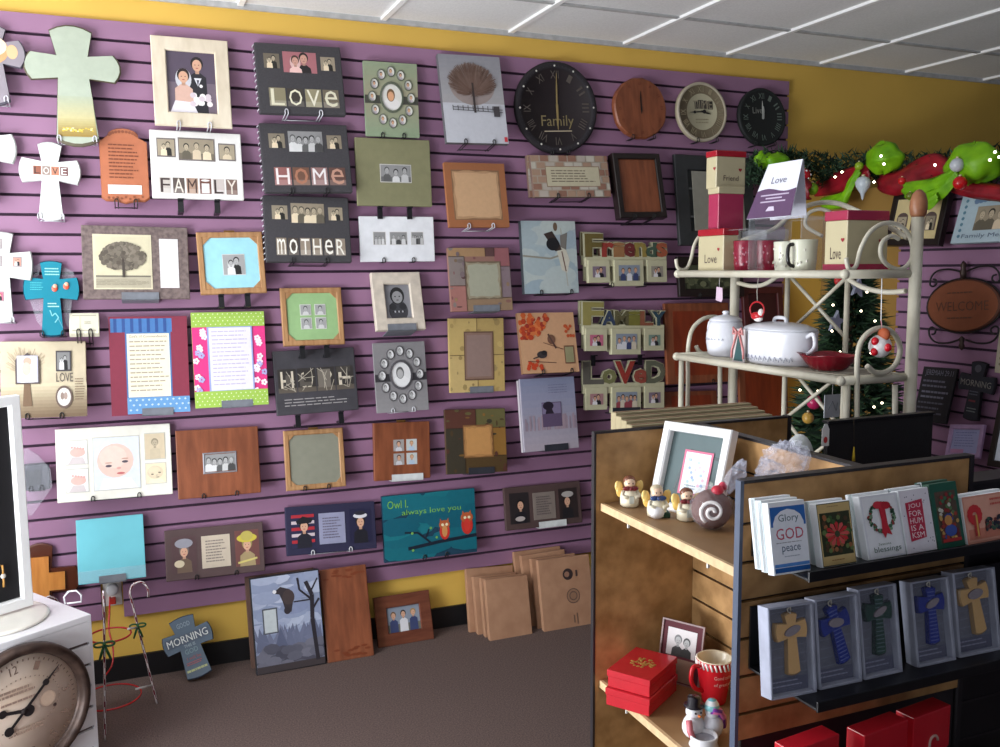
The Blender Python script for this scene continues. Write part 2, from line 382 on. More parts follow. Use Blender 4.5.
# slatted panels: 3 inch slats with grooves
def slats(mb, x0, x1, zt, zb, g0, pitch=.0762, gap=.0115, y=D, notch=None):
    zs = [zt]; i = 0
    while True:
        g = g0-i*pitch
        if g-gap/2 <= zb: break
        zs += [g+gap/2, g-gap/2]; i += 1
    zs.append(zb)
    for a, b in zip(zs[::2], zs[1::2]):
        if notch and b < notch[2]:
            mb.box(x0, notch[0], y, y+.012, b, a); mb.box(notch[1], x1, y, y+.012, b, a)
        else: mb.box(x0, x1, y, y+.012, b, a)
NX0, NX1 = onY(101.5, 600, D).x, onY(123.5, 600, D).x
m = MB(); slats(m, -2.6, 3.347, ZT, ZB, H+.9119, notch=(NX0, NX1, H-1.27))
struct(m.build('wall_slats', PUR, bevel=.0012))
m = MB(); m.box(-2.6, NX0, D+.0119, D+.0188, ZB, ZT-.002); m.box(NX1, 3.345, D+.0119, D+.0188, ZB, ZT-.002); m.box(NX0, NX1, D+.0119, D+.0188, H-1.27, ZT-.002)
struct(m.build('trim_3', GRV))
# partition that comes forward from the back wall on the right
XP = 3.6; ZP = H+.41
struct(MB().box(XP+.02, XP+.12, .6, D+.018, 0, ZP).build('wall_right', M('shaded_yellow_partition', (150, 114, 52), .8, var=.03, scale=3)))  # yellow wall tone darkened, the shade of this corner is in the colour
m = MB(); i = 0; z = ZP-.02; g = H-.146+.0762*7
zs = [z]
while g > ZP-.04: g -= .0762
while g > .15: zs += [g+.006, g-.006]; g -= .0762
zs.append(.1)
for a, b in zip(zs[::2], zs[1::2]): m.box(XP, XP+.012, .6, 3.49, b, a)
struct(m.build('wall_right_slats', PUR))
struct(MB().box(XP+.0119, XP+.0199, .6, 3.488, .1, ZP-.021).build('trim_4', GRV))

# ================================================================ things on the back wall
INK = (70, 62, 60)
def I(*a, **k): return Item(*a, **k)
# --- wedding portrait
it = I('framed_picture', 'pale wood frame with a bride and groom portrait, top left of the wall', 'picture frame', [(150.7, 34.8), (228.1, 40.7), (231.9, 128), (154.5, 123.7)])
it.ring('frame', M('pale_wood', (226, 214, 192), .5, rgb2=(208, 194, 170), scale=8, stretch=(3, 3, 1)), it.w*.185)
it.plate('backing', MATTE, (60, 50, 50), .1, .1, .9, .9, -.006, -.001)
p = it.ptr(.17, .15, .83, .85, y=-.0075); photo(p, 'wedding'); it.put(p, 'photo')
it.easel('w', 'bride and groom portrait frame')
# --- crosses
def cross_item(name, label, cs, c, ck, mat=MATTE, t=.018, off=(.03, .07), cf=None, **k):
    it = I(name, label, 'cross', cs, t=t, off=off, **k)
    pts = cross_pts(it.w, it.h, **ck)
    it.put(MB().prism(pts, -t, 0, c, cf, ch=.035), 'cross_body', mat); return it
it = cross_item('wall_cross', 'large pale sage flared cross with a sepia landscape at its foot', [(30, 29), (115, 33), (117, 142), (32, 138)], (92, 84, 66), dict(arm=.33, bw=.42, aw=.21, flare=.22, curve=.08), cf=(176, 186, 168), off=(.03, .08))
p = it.ptr(); q = it.w*.42/2/it.w*.98
for k in range(18):
    t_ = k/18; c = mix(mix((174, 182, 158), (196, 188, 140), clamp(t_*2)), (150, 122, 54), clamp(t_*2-1)); hw = q*(1.0+.12*t_)
    p.poly([(.5-hw, .6+.37*t_), (.5-hw, .6+.37*(t_+1/18)), (.5+hw, .6+.37*(t_+1/18)), (.5+hw, .6+.37*t_)], c)
for i in range(40): p.ell(.5+q*(random.random()*1.8-.9), .89+.035*random.random(), .016, .006, random.choice([(238, 214, 96), (220, 190, 70), (230, 226, 190)]), 7)
it.put(p, 'landscape_print'); it.easel('w', 'large sage cross', us=(.28, .7))
it = cross_item('wall_cross', 'white flared cross with the word LOVE in tile letters', [(21, 143), (77, 146), (79, 219), (23, 216)], (200, 202, 200), dict(arm=.36, bw=.34, aw=.26, flare=.3, curve=.06), cf=(236, 240, 236))
p = it.ptr()
for k, (ch, c) in enumerate(zip('LOVE', [(150, 90, 70), (150, 130, 120), (190, 130, 104), (110, 60, 60)])):
    u = .2+.16*k; p.rect(u, .3, u+.14, .42, c); p.text(ch, u+.02, .315, u+.12, .405, (60, 44, 44) if k % 2 == 0 else (245, 240, 235))
it.put(p, 'letter_tiles'); it.easel('w', 'white LOVE cross', us=(.3, .7))
it = cross_item('wall_cross', 'copper and grey cross cut off by the left edge, highest on the wall', [(-38, 26), (20, 30), (22, 101), (-36, 99)], (84, 80, 92), dict(arm=.34, bw=.42, aw=.3, flare=.3, curve=.1), cf=(148, 140, 148))
p = it.ptr(); p.ell(.5, .3, .3, .2, (214, 160, 110)); p.ell(.86, .32, .1, .1, (226, 184, 140)); p.ell(.55, .25, .22, .13, (240, 216, 190)); it.put(p, 'copper_centre', GLAZE)
it.easel('w', 'copper cross at the left edge')
it = cross_item('wall_cross', 'plain white cross tip at the left edge beside the LOVE cross', [(-62, 118), (12, 122), (14, 200), (-60, 198)], (206, 210, 206), dict(arm=.34, bw=.36, aw=.28, flare=.35, curve=.06), cf=(238, 242, 238))
it.easel('w', 'plain white cross at the left edge')
it = cross_item('photo_cross', 'white photo cross with small picture openings left of the teal cross', [(-34, 232), (30, 234), (32, 322), (-32, 320)], (204, 208, 204), dict(arm=.36, bw=.36, aw=.28, flare=.2, curve=.03), cf=(238, 242, 238), t=.022)
for k, (u, v) in enumerate(((.78, .32), (.47, .32), (.5, .72), (.47, .12))):
    lip_ = it.plate('window_lip', MATTE, (160, 150, 150), u-.075, v-.06, u+.075, v+.06, -.0235, -.02); p = it.ptr(u-.06, v-.045, u+.06, v+.045, y=-.024); photo(p, 'child' if k % 2 else 'couple', seed=k); it.put(p, 'photo', par=lip_)
it.easel('w', 'white photo cross at the left edge')
it = cross_item('wall_cross', 'teal blue cross in a clear bag with two orange flowers', [(24, 262), (77, 262.5), (79, 335), (26, 335)], (18, 66, 88), dict(arm=.36, bw=.36, aw=.27, flare=.18, curve=.04), mat=GLAZE, cf=(28, 130, 152), t=.026)
p = it.ptr(); p.lines(.38, .08, .66, .2, 3, (150, 214, 206)); p.lines(.1, .28, .36, .4, 4, (70, 180, 190)); p.lines(.42, .56, .64, .64, 2, (170, 220, 210))
p.line([(.46, .66), (.5, .74), (.56, .7), (.62, .76), (.55, .83)], .02, (120, 200, 205)); p.line([(.6, .76), (.7, .9)], .01, (110, 170, 190))
it.put(p, 'lettering')
for u, v in ((.56, .36), (.78, .33)):
    mb = MB().ball((it.X(u), -.028, it.Z(v)), .011, .004, .013, (226, 96, 72)).ball((it.X(u+.01), -.031, it.Z(v-.03)), .008, .004, .008, (236, 180, 150)); it.put(mb, 'flower', GLAZE)
mb = MB()
for a in ([(.02, .1), (.33, .0), (.2, .3)], [(.64, .02), (.92, .12), (.98, .28), (.7, .28)], [(.05, .44), (.34, .46), (.36, .96), (.2, .8)], [(.7, .46), (.9, .44), (.8, .9), (.72, .8)]):
    mb.prism([(it.X(u), it.Z(v)) for u, v in reversed(a)], -.012, -.010, (220, 225, 240))
it.put(mb, 'clear_bag', CLEAR); it.easel('b', 'teal cross')
# --- arched scripture plaque
it = I('scripture_plaque', 'carved brown arched plaque with a blank white label', 'plaque', [(98.5, 127), (147, 129), (149.5, 204), (101.5, 202.5)], t=.016)
pts = [(it.X(0), it.Z(.93)), (it.X(.1), it.Z(.97)), (it.X(.3), it.Z(.97)), (it.X(.5), it.Z(1)), (it.X(.7), it.Z(.97)), (it.X(.9), it.Z(.97)), (it.X(1), it.Z(.93)), (it.X(1), it.Z(.18)), (it.X(.92), it.Z(.15)), (it.X(.82), it.Z(.12))]+[(it.X(.5+.32*math.cos(a)), it.Z(.1-.1*math.sin(a))) for a in [math.pi*k/8 for k in range(9)]]+[(it.X(.08), it.Z(.15)), (it.X(0), it.Z(.18))]
it.put(MB().prism(pts, -.016, 0, (150, 84, 52), (186, 112, 78), ch=.03), 'plaque_body', M('plaque_brown', None, .5, .15, 40) if False else MATTE)
p = it.ptr()
for k in range(11): a = math.pi*(.1+.8*k/10); p.disc(.5+.3*math.cos(a), .12-.07*math.sin(a), .035, (140, 78, 50), 8)
for k in range(9): p.disc(.15+.7*k/8, .93+.02*math.sin(k*3), .03, (140, 78, 50), 7)
p.lines(.18, .22, .82, .7, 10, (126, 70, 46), .35); p.rect(.14, .76, .84, .88, (244, 240, 236)); it.put(p, 'carved_lettering')
it.easel('b', 'arched brown plaque')
# --- collage word frames
def word(it, s, v0, v1, u0, u1, tones, fg, gap=.02):
    n = len(s)
    for k, ch in enumerate(s):
        a = u0+(u1-u0)*k/n; b = a+(u1-u0)/n-gap; p = it.ptr(a, v0, b, v1); c = tones[k % len(tones)]; p.bg(c)
        p.rect(0, .7, 1, 1, mix(c, (255, 255, 255), .2)); p.text(ch, .1, .05, .9, .95, fg[k % len(fg)]); it.put(p, 'letter_photo')
it = I('collage_picture', 'white frame spelling FAMILY under three photo openings', 'collage frame', [(150, 129.5), (240.4, 133.9), (244.2, 200), (151.5, 197)])
it.plate('frame', MATTE, (240, 238, 234), bevel=.003)
for k, (a, b, c, d, kd) in enumerate(((.07, .12, .27, .4, 'couple'), (.3, .1, .7, .44, 'group'), (.74, .16, .93, .42, 'child'))):
    lip_ = it.plate('opening_lip', MATTE, (120, 112, 110), a, b, c, d, -.0215, -.015); p = it.ptr(a+.01, b+.02, c-.01, d-.02, y=-.022); photo(p, kd, 'sep', k); it.put(p, 'photo', par=lip_)
word(it, 'FAMiLY', .7, .93, .08, .95, [(196, 188, 180), (90, 78, 72), (170, 140, 120), (110, 70, 60), (200, 190, 185), (120, 96, 86)], [(60, 46, 44), (226, 218, 206), (70, 50, 46), (236, 230, 226)])
it.easel('peg', 'white FAMILY collage frame')
BLK = (56, 56, 64)
def album(cs, s, label, seeds, tones, fg, ek, midpal='pink'):
    it = I('photo_album', label, 'photo album', cs, t=.032)
    it.plate('cover', M('charcoal_linen', (66, 64, 68), .8, var=.1, scale=200), bevel=.003)
    for k, (a, b, c, d, kd) in enumerate(((.09, .15, .27, .36, 'couple'), (.31, .11, .7, .41, 'group' if midpal != 'pink' else 'couple'), (.75, .16, .92, .36, 'couple'))):
        p = it.ptr(a, b, c, d); photo(p, kd, midpal if k == 1 else 'sep', seeds+k); it.put(p, 'photo')
    word(it, s, .64, .9, .12, .95, tones, fg); it.binding(); it.easel(ek, label); return it
album([(256, 42), (341.7, 47.6), (344.4, 115), (258.2, 112.4)], 'LOVe', 'black photo album spelling LOVE in sepia letter photos', 1, [(140, 132, 104), (60, 54, 48), (150, 142, 112), (112, 102, 84)], [(226, 222, 196), (236, 232, 206), (238, 234, 214)], 'w')
album([(260, 122.3), (348.4, 125.8), (351, 191.4), (264, 192.7)], 'HoMe', 'black photo album spelling HOME in reddish letter photos', 4, [(150, 96, 92), (112, 78, 62), (148, 112, 108), (96, 66, 58)], [(240, 232, 230), (176, 120, 94), (238, 232, 232), (196, 150, 130)], 'b', 'bw')
album([(262.8, 196), (348.4, 196.7), (351.6, 263), (266.8, 260.5)], 'moTHeR', 'black photo album spelling MOTHER in pale letter photos', 9, [(140, 126, 108), (76, 66, 58), (150, 136, 120)], [(244, 240, 230)], 'b', 'sep')
# --- 13-opening oval mats
def ovals(cs, label, c1, c2, band, pal, ek):
    it = I('collage_picture', label, 'collage frame', cs, t=.016)
    it.plate('board', MATTE, c1, bevel=.002); p = it.ptr()
    for k in range(16): t_ = abs(k/15-.45)*1.6; p.rect(0, k/16, 1, (k+1)/16, mix(c2, c1, clamp(t_)))
    p.rect(0, .45, 1, .56, band); it.put(p, 'printed_mat')
    def ov(u, v, r, kd, s):
        mb = MB(); pr = [(it.w*r*1.18, 0), (it.w*r*1.18, .004), (it.w*r, .005), (it.w*r, .001)]
        pts = []; k_ = 1.25
        for (rr, h) in pr: pts.append([(it.X(u)+rr*math.cos(a), -it.t-.001-h, it.Z(v)+rr*k_*math.sin(a)) for a in [2*math.pi*i/20 for i in range(20)]])
        mb.add([q for r_ in pts for q in r_], [(j*20+i, j*20+(i+1) % 20, (j+1)*20+(i+1) % 20, (j+1)*20+i) for j in range(3) for i in range(20)], mix(band, c1, .35)); it.put(mb, 'oval_rim')
        p = it.ptr(u-r, v-r*k_*it.w/it.h, u+r, v+r*k_*it.w/it.h, y=-it.t-.0018)
        f = PAL[pal]; p.ell(.5, .5, .5, .5, f((226, 224, 216)), 24)
        if kd == 'big': p.ell(.5, .74, .4, .2, f((236, 232, 230))); p.ell(.46, .42, .2, .24, f((120, 90, 60))); p.ell(.46, .46, .15, .18, f((226, 170, 130)))
        else: p.ell(.5, .8, .3, .18, f((200, 190, 196))); p.ell(.5, .42, .2, .22, f(random.choice([(110, 80, 60), (150, 120, 80), (70, 55, 50)]))); p.ell(.5, .48, .15, .17, f((222, 172, 140)))
        it.put(p, 'photo')
    ov(.5, .47, .19, 'big', 0)
    for k in range(12): a = math.pi/2-2*math.pi*k/12; ov(.5+.365*math.cos(a), .47-.345*math.sin(a), .066, 's', k)
    if ek: it.easel(ek, label)
ovals([(363.7, 60.7), (417.2, 64.2), (418.9, 137.8), (365.8, 135.7)], 'sage green mat with twelve small ovals around a large oval portrait', (142, 162, 132), (164, 158, 132), (72, 72, 64), 'col', 'b')
ovals([(373, 343.6), (424.2, 341), (428.8, 409.7), (377, 413.2)], 'silver grey mat with twelve small ovals around a large oval portrait', (146, 144, 146), (126, 124, 126), (52, 50, 54), 'bw', 'w')
# --- simple mats
def matted(cs, label, c, opens, ek, frame=None, m=.0, kd='group', pal='bw', t=.02, name='framed_picture', cut=0, cat='picture frame', tape=False):
    it = I(name, label, cat, cs, t=t)
    if frame: it.ring('frame', frame, it.w*m); it.plate('mat_board', MATTE, c, m*.9, m*.9*it.w/it.h, 1-m*.9, 1-m*.9*it.w/it.h, -.014, 0); y = -.0146
    else: it.plate('mat_board', MATTE, c, bevel=.002); y = None
    if cut:                                     # wooden corner blocks turn the opening into an octagon
        for sx in (0, 1):
            for sz in (0, 1):
                a = m*.9; ax = it.X(a) if not sx else it.X(1-a); bx = ax+(1-2*sx)*it.w*cut; v = m*.9*it.w/it.h; az = it.Z(v) if not sz else it.Z(1-v); bz = az-(1-2*sz)*it.w*cut
                mb = MB().prism([(ax, az), (bx, az), (ax, bz)], -t+.002, -.012, (0, 0, 0)); it.put(mb, 'corner_block', frame)
    for k, (a, b, c_, d) in enumerate(opens):
        it.plate('opening_bevel', MATTE, (214, 212, 208), a, b, c_, d, (y or -t)-.0006, (y or -t)+.001)
        p = it.ptr(a+.008, b+.01, c_-.008, d-.01, y=(y or -t)-.0009); photo(p, kd if isinstance(kd, str) else kd[k], pal, k+int(cs[0][0])); it.put(p, 'photo')
    if ek: it.easel(ek, label)
    return it
matted([(355, 137), (429.6, 140.5), (432.2, 206.6), (357.8, 205.5)], 'wide olive green mat with one small black and white photo', (134, 132, 98), [(.31, .38, .73, .65)], 'peg', name='photo_mat')
matted([(359.7, 216), (433.8, 217), (434.6, 261), (360.5, 262)], 'plain white mat with three small dark photos in a row', (236, 238, 242), [(.17, .34, .34, .63), (.39, .34, .63, .63), (.68, .34, .85, .63)], 'b', name='photo_mat')
it = matted([(196.5, 232.3), (263.6, 231.4), (265.4, 292.4), (200.5, 294.5)], 'light wood frame with an aqua eight-sided mat around a couple photo', (158, 214, 226), [(.36, .36, .7, .7)], 'peg', OAK, .09, 'couple', cut=.13)
it.plate('hanger', M('brass', (150, 110, 60), .4, metal=.6), (0, 0, 0), .42, -.03, .58, 0, -.012, -.006)
matted([(279.6, 288), (341.2, 287), (345, 343.9), (284.2, 346)], 'light wood frame with a mint green eight-sided mat and four photos', (148, 184, 128), [(.3, .29, .48, .48), (.54, .29, .72, .48), (.3, .52, .48, .72), (.54, .52, .72, .72)], 'peg', OAK, .09, 'child', cut=.12)
it = matted([(282.8, 431), (342.5, 427.6), (346.6, 486), (287.4, 491.4)], 'light wood frame with an empty grey eight-sided mat', (134, 134, 118), [], 'b', OAK, .085, cut=.1)
it.plate('hanger', M('brass'), (0, 0, 0), .42, -.035, .58, 0, -.012, -.006)
it = I('framed_picture', 'reddish cherry wood board frame with a silver bordered wedding photo', 'picture frame', [(174.6, 431.2), (257.4, 425.8), (261.4, 492.7), (179, 499.5)])
it.plate('board', CHERRY, bevel=.003); it.ring('silver_border', M('silver_trim', (170, 172, 180), .35, metal=.4), .006, t=.0235, back=-.0201, rect=(.31, .35, .72, .66), slope=.001); p = it.ptr(.33, .38, .7, .63); photo(p, 'group', 'bw', 5); it.put(p, 'photo'); it.easel('b', 'cherry board wedding frame')
it = I('framed_picture', 'cherry wood frame with four little blue photos and a white ledge', 'picture frame', [(372.5, 423.6), (428.8, 421), (431.4, 478), (375.7, 481.2)], t=.025)
it.plate('board', CHERRY, bevel=.003)
for k, (a, b) in enumerate(((.34, .3), (.57, .3), (.34, .54), (.57, .54))): p = it.ptr(a, b, a+.19, b+.2); photo(p, 'blonde' if k % 2 else 'child', 'col', k); it.put(p, 'photo')
it.plate('hanger', M('brass'), (0, 0, 0), .42, -.035, .58, 0, -.012, -.006); it.easel('labw', 'cherry frame with four blue photos', us=(.3, .86))
it = I('framed_picture', 'cream frame with a black and white toddler portrait', 'picture frame', [(370.7, 272.4), (420, 271.8), (425.8, 328.6), (377, 330.5)], t=.03)
it.ring('frame', M('cream_wood', (216, 204, 188), .5), it.w*.24); it.plate('backing', MATTE, (60, 60, 60), .2, .2, .8, .8, -.012, -.001)
p = it.ptr(.23, .17, .77, .8, y=-.0135); p.bg((132, 132, 138)); p.ell(.5, .78, .36, .3, (60, 60, 66)); p.ell(.3, .66, .14, .09, (40, 40, 44)); p.ell(.68, .66, .14, .09, (40, 40, 44)); p.ell(.5, .36, .27, .24, (30, 30, 32)); p.ell(.5, .4, .2, .17, (150, 150, 152)); p.ell(.42, .38, .03, .02, (30, 30, 30), 8); p.ell(.58, .38, .03, .02, (30, 30, 30), 8); p.ell(.5, .48, .05, .015, (70, 60, 60), 8)
for a in range(7): p.ell(.3+.07*a, .8, .03, .03, (180, 180, 184) if a % 2 else (40, 40, 44), 8)
it.put(p, 'photo'); it.easel('lab', 'cream toddler portrait frame', us=(.22, .8))
# --- winter tree canvas
def tree(p, u, v, ru, rv, c, n=260, trunk=(60, 48, 44), dense=False):
    for i in range(n):
        a = random.uniform(0, 2*math.pi); r = math.sqrt(random.random()); x = u+ru*r*math.cos(a)*(1-.12*math.sin(a)); y = v-rv*.42-rv*.6*r*math.sin(a)
        if dense: p.ell(x, y, ru*.11, rv*.1, mix(c, (190, 180, 160), random.random()*.45), 7)
        else: p.line([(u+(x-u)*.35, v+(y-v)*.35+.02), (x, y)], .006, mix(c, (150, 130, 120), random.random()*.5))
    p.line([(u, v+rv*.5), (u, v-rv*.3)], .03, trunk)
it = I('canvas_print', 'winter canvas of a bare round tree behind a fence in snow', 'canvas print', [(438.2, 53.6), (500.3, 57.6), (507.5, 143.8), (446, 142.5)], t=.025)
it.plate('canvas', MATTE, (96, 94, 100)); p = it.ptr()
for k in range(12): p.rect(0, k*.05, 1, k*.05+.051, mix((150, 150, 158), (176, 174, 176), k/11))
p.rect(0, .55, 1, 1, (206, 208, 216)); p.ell(.5, .33, .37, .24, (158, 144, 140), 30); tree(p, .5, .42, .4, .34, (112, 84, 72), 900)
p.line([(.5, .42), (.5, .66)], .035, (60, 50, 50)); 
for k in range(9): p.line([(.15+.08*k, .58), (.15+.08*k, .64)], .012, (60, 58, 62))
p.line([(.15, .6), (.95, .62)], .01, (70, 68, 72)); p.line([(.15, .63), (.95, .65)], .01, (70, 68, 72)); p.rect(.8, .58, .9, .7, (70, 66, 70)); p.rect(.93, .93, .98, .985, (214, 60, 70)); it.put(p, 'picture'); it.easel('b', 'winter tree canvas', us=(.3, .76))
# --- big brown tree frame with blank mat
it = I('framed_picture', 'wide grey-brown frame with a sepia oak tree picture and blank side panel', 'picture frame', [(79.8, 225.3), (186.6, 227), (191, 299.2), (84.3, 298.4)])
it.plate('frame', M('grey_bark', (126, 110, 106), .7, rgb2=(92, 78, 76), scale=60), bevel=.003)
it.plate('mat_board', MATTE, (214, 206, 176), .1, .12, .645, .87, -.022, -.015); p = it.ptr(.12, .15, .63, .85, y=-.0226); p.bg((206, 198, 168)); p.rect(0, .78, 1, 1, (176, 168, 146)); p.rect(0, .76, 1, .79, (110, 104, 92)); tree(p, .5, .56, .4, .42, (84, 76, 66), 420, dense=True); p.rect(.48, .5, .53, .8, (70, 62, 56)); p.lines(0, .85, 1, .97, 4, (130, 124, 108), .2); it.put(p, 'picture')
it.plate('side_panel', MATTE, (226, 222, 222), .72, .17, .9, .85, -.022, -.015); it.easel('lab', 'grey-brown oak tree frame', us=(.35, .7))
# --- small cream box
it = I('small_sign', 'small cream block sign next to the teal cross', 'sign', [(69, 313), (99, 312.6), (99.6, 333), (69.6, 333.4)], t=.03)
it.plate('block', MATTE, (232, 230, 206), bevel=.003); p = it.ptr(.1, .12, .9, .88); p.rect(0, 0, 1, .04, (170, 160, 140)); p.rect(0, .96, 1, 1, (170, 160, 140)); p.rect(.3, 0, .32, 1, (200, 196, 170)); p.lines(.5, .42, .8, .6, 2, (130, 120, 100)); it.put(p, 'lettering'); it.easel('b', 'small cream block sign')
# --- commandment plaques
it = I('scripture_plaque', 'burgundy and blue plaque with the Ten Commandments text', 'plaque', [(107, 317.4), (186, 315.5), (190.9, 413), (113, 415.7)])
it.plate('board', MATTE, (128, 48, 66), bevel=.002); p = it.ptr(); p.bg((136, 52, 72))
p.rect(.02, .02, .8, .16, (74, 122, 182))
for k in range(7): p.rect(.06+.105*k, .02, .1+.105*k, .16, (52, 84, 146))
p.rect(.2, .16, .78, .83, (70, 120, 180)); p.rect(.22, .175, .76, .82, (240, 232, 206)); p.text("God's 10 Commandments", .25, .19, .73, .215, INK); p.lines(.25, .25, .74, .79, 12, (168, 156, 134), .28); p.rect(.2, .825, 1, .99, (104, 156, 206))
for i in range(10):
    for j in range(3): p.ell(.24+.078*i+(j % 2)*.04, .85+.05*j, .018, .012, (196, 216, 232), 4)
it.put(p, 'printed_text'); it.easel('lab', 'burgundy and blue commandments plaque', us=(.38, .78))
it = I('scripture_plaque', 'pink floral and green dotted plaque with a page of lines', 'plaque', [(190, 312.9), (263.6, 311.2), (268.6, 404.3), (196.3, 408.4)])
it.plate('board', MATTE, (160, 190, 90), bevel=.002); p = it.ptr(); p.bg((226, 60, 134))
for i in range(26):
    u = random.choice([random.uniform(.03, .18), random.uniform(.84, .97)]); v = .2+.028*i; c = random.choice([(250, 225, 238), (176, 172, 220), (255, 240, 246)])
    for k in range(5): a = k*1.257; p.disc(u+.028*math.cos(a), v+.028*math.sin(a)*it.w/it.h, .02, c, 7)
p.rect(0, 0, 1, .155, (160, 196, 84)); p.rect(0, .83, 1, 1, (160, 196, 84))
for i in range(15):
    for j in range(4):
        for v0 in (.02, .86): p.disc(.03+i*.066+(j % 2)*.03, v0+j*.036, .009, (232, 240, 206), 6)
p.rect(.2, .155, .82, .83, (150, 160, 214)); p.rect(.225, .165, .8, .825, (226, 222, 236)); p.lines(.26, .2, .77, .8, 14, (186, 176, 206), .25); it.put(p, 'printed_text'); it.easel('lab', 'pink and green commandments plaque', us=(.35, .78))
# --- beige LOVE frame, left
it = I('collage_picture', 'antique beige board with the word LOVE and three openings', 'collage frame', [(-1, 342.5), (85.5, 340), (87.5, 416.8), (2, 417.8)])
it.plate('board', MATTE, (206, 192, 164), bevel=.003); p = it.ptr()
for k in range(10): p.rect(0, .55+k*.045, 1, .55+k*.045+.046, mix((208, 196, 166), (120, 100, 78), k/9))
tree(p, .28, .4, .26, .36, (184, 168, 140), 60); p.poly([(.27, .5), (.33, .5), (.36, .85), (.25, .85)], (120, 96, 74)); p.text('LOVE', .64, .42, .84, .54, (90, 84, 80)); p.lines(.86, .5, .98, .8, 9, (120, 96, 76), .3); it.put(p, 'printed_board')
mb = MB(); z = it.Z
a = [(.17, .56), (.45, .56), (.45, .25), (.42, .2), (.36, .2), (.31, .15), (.26, .2), (.2, .2), (.17, .25)]
it.put(MB().prism([(it.X(u), it.Z(v)) for u, v in a], -.026, -.02, (90, 80, 78)), 'arched_opening'); p = it.ptr(.19, .19, .43, .54, y=-.0265); p.bg((196, 196, 216)); p.ell(.5, .8, .42, .35, (240, 240, 246)); p.ell(.5, .22, .2, .16, (220, 170, 150)); p.ell(.45, .5, .22, .25, (226, 190, 176)); it.put(p, 'photo')
it.put(MB().box(it.X(.64), it.X(.82), -.025, -.02, it.Z(.4), it.Z(.13), (70, 66, 70)), 'square_opening'); p = it.ptr(.655, .15, .805, .38, y=-.0256); photo(p, 'couple', 'bw', 6); it.put(p, 'photo')
it.put(MB().prism([(it.X(.73+.1*math.cos(a)), it.Z(.74-.15*math.sin(a))) for a in [2*math.pi*k/22 for k in range(22)]], -.025, -.02, (110, 92, 84)), 'oval_opening'); p = it.ptr(.65, .62, .81, .86, y=-.0256); p.ell(.5, .5, .5, .5, (226, 222, 216)); p.ell(.38, .45, .14, .2, (150, 130, 120)); p.ell(.62, .45, .14, .2, (170, 150, 140)); it.put(p, 'photo'); it.easel('b', 'antique beige LOVE board')
# --- baby frame
it = I('collage_picture', 'white frame with a large baby face and four small baby photos', 'collage frame', [(54.4, 430.4), (169.5, 422.6), (173.5, 494.6), (58, 502.5)])
it.plate('frame', MATTE, (240, 238, 226), bevel=.003)
for k, (a, b, c, d, kd) in enumerate(((.31, .14, .72, .88, 'baby'), (.075, .16, .27, .5, 'babyfoot'), (.075, .55, .27, .88, 'babyfoot'), (.76, .12, .95, .5, 'blonde'), (.76, .54, .95, .84, 'baby'))):
    lip_ = it.plate('opening_lip', MATTE, (205, 204, 196), a, b, c, d, -.021, -.015); p = it.ptr(a+.006, b+.012, c-.006, d-.012, y=-.0216); photo(p, kd, 'col' if k < 3 else 'sep', k); it.put(p, 'photo', par=lip_)
it.easel('b', 'white baby collage frame')
# --- dark collage slate
it = I('framed_picture', 'charcoal slate with a strip of four sepia letter photos and small writing', 'picture frame', [(272, 351.6), (353.8, 346.8), (359, 409.7), (277.5, 415.8)])
it.plate('slate', M('charcoal_slate', (62, 60, 66), .6), bevel=.003)
for k, ch in enumerate('HOPE'):
    p = it.ptr(.04+.235*k, .29, .26+.235*k, .66); p.bg((48, 44, 42)); R = random.Random(k)
    p.text(ch, .15, .1, .85, .9, (206, 196, 176)); p.rect(0, .8, 1, 1, (90, 82, 72)); 
    for i in range(8): p.rect(R.random()*.8, R.random()*.9, R.random(), R.random(), mix((48, 44, 42), (200, 190, 170), R.random()*.5)) if i < 2 else p.line([(R.random(), R.random()), (R.random(), R.random())], .03, (180, 172, 156))
    it.put(p, 'letter_photo')
p = it.ptr(); p.lines(.1, .76, .9, .9, 3, (160, 156, 156), .3); it.put(p, 'lettering'); it.easel('peg', 'charcoal slate', us=(.25, .78))
# --- blank parchment frames and patchwork papers
def parch(cs, label, cframe, cin, rect, ek, patches=None, torn=True, us=(.35, .78)):
    it = I('framed_picture', label, 'picture frame', cs, t=.022); it.plate('board', MATTE, cframe, bevel=.002); p = it.ptr(); R = random.Random(label)
    p.bg(cframe)
    if patches:
        for q in patches: p.rect(*q[:4], q[4])
        for i in range(30): u, v = R.random(), R.random(); p.ell(u, v, .05*R.random()+.01, .04*R.random()+.01, mix(R.choice(patches)[4], (60, 50, 40), .3*R.random()), 8)
        for q in patches:
            p.line([(q[0], q[1]), (q[2], q[1])], .01, mix(q[4], (50, 35, 25), .6)); p.line([(q[2], q[1]), (q[2], q[3])], .01, mix(q[4], (50, 35, 25), .6))
    u0, v0, u1, v1 = rect
    def edge(m):
        pts = []
        for (a, b), (c, d) in (((u0, v0), (u0, v1)), ((u0, v1), (u1, v1)), ((u1, v1), (u1, v0)), ((u1, v0), (u0, v0))):
            for k in range(8): t_ = k/8; pts.append((a+(c-a)*t_+R.uniform(-m, m), b+(d-b)*t_+R.uniform(-m, m)))
        return pts
    j = .012 if torn else .002
    p.poly([(u0-.02, v0-.02), (u0-.02, v1+.02), (u1+.02, v1+.02), (u1+.02, v0-.02)], mix(cin, (80, 50, 30), .55)); p.poly(edge(j), mix(cin, (120, 80, 50), .25)); u0 += .03; v0 += .03; u1 -= .03; v1 -= .03; p.poly(edge(j), cin)
    it.put(p, 'printed_board'); it.easel(ek, label, us=us); return it
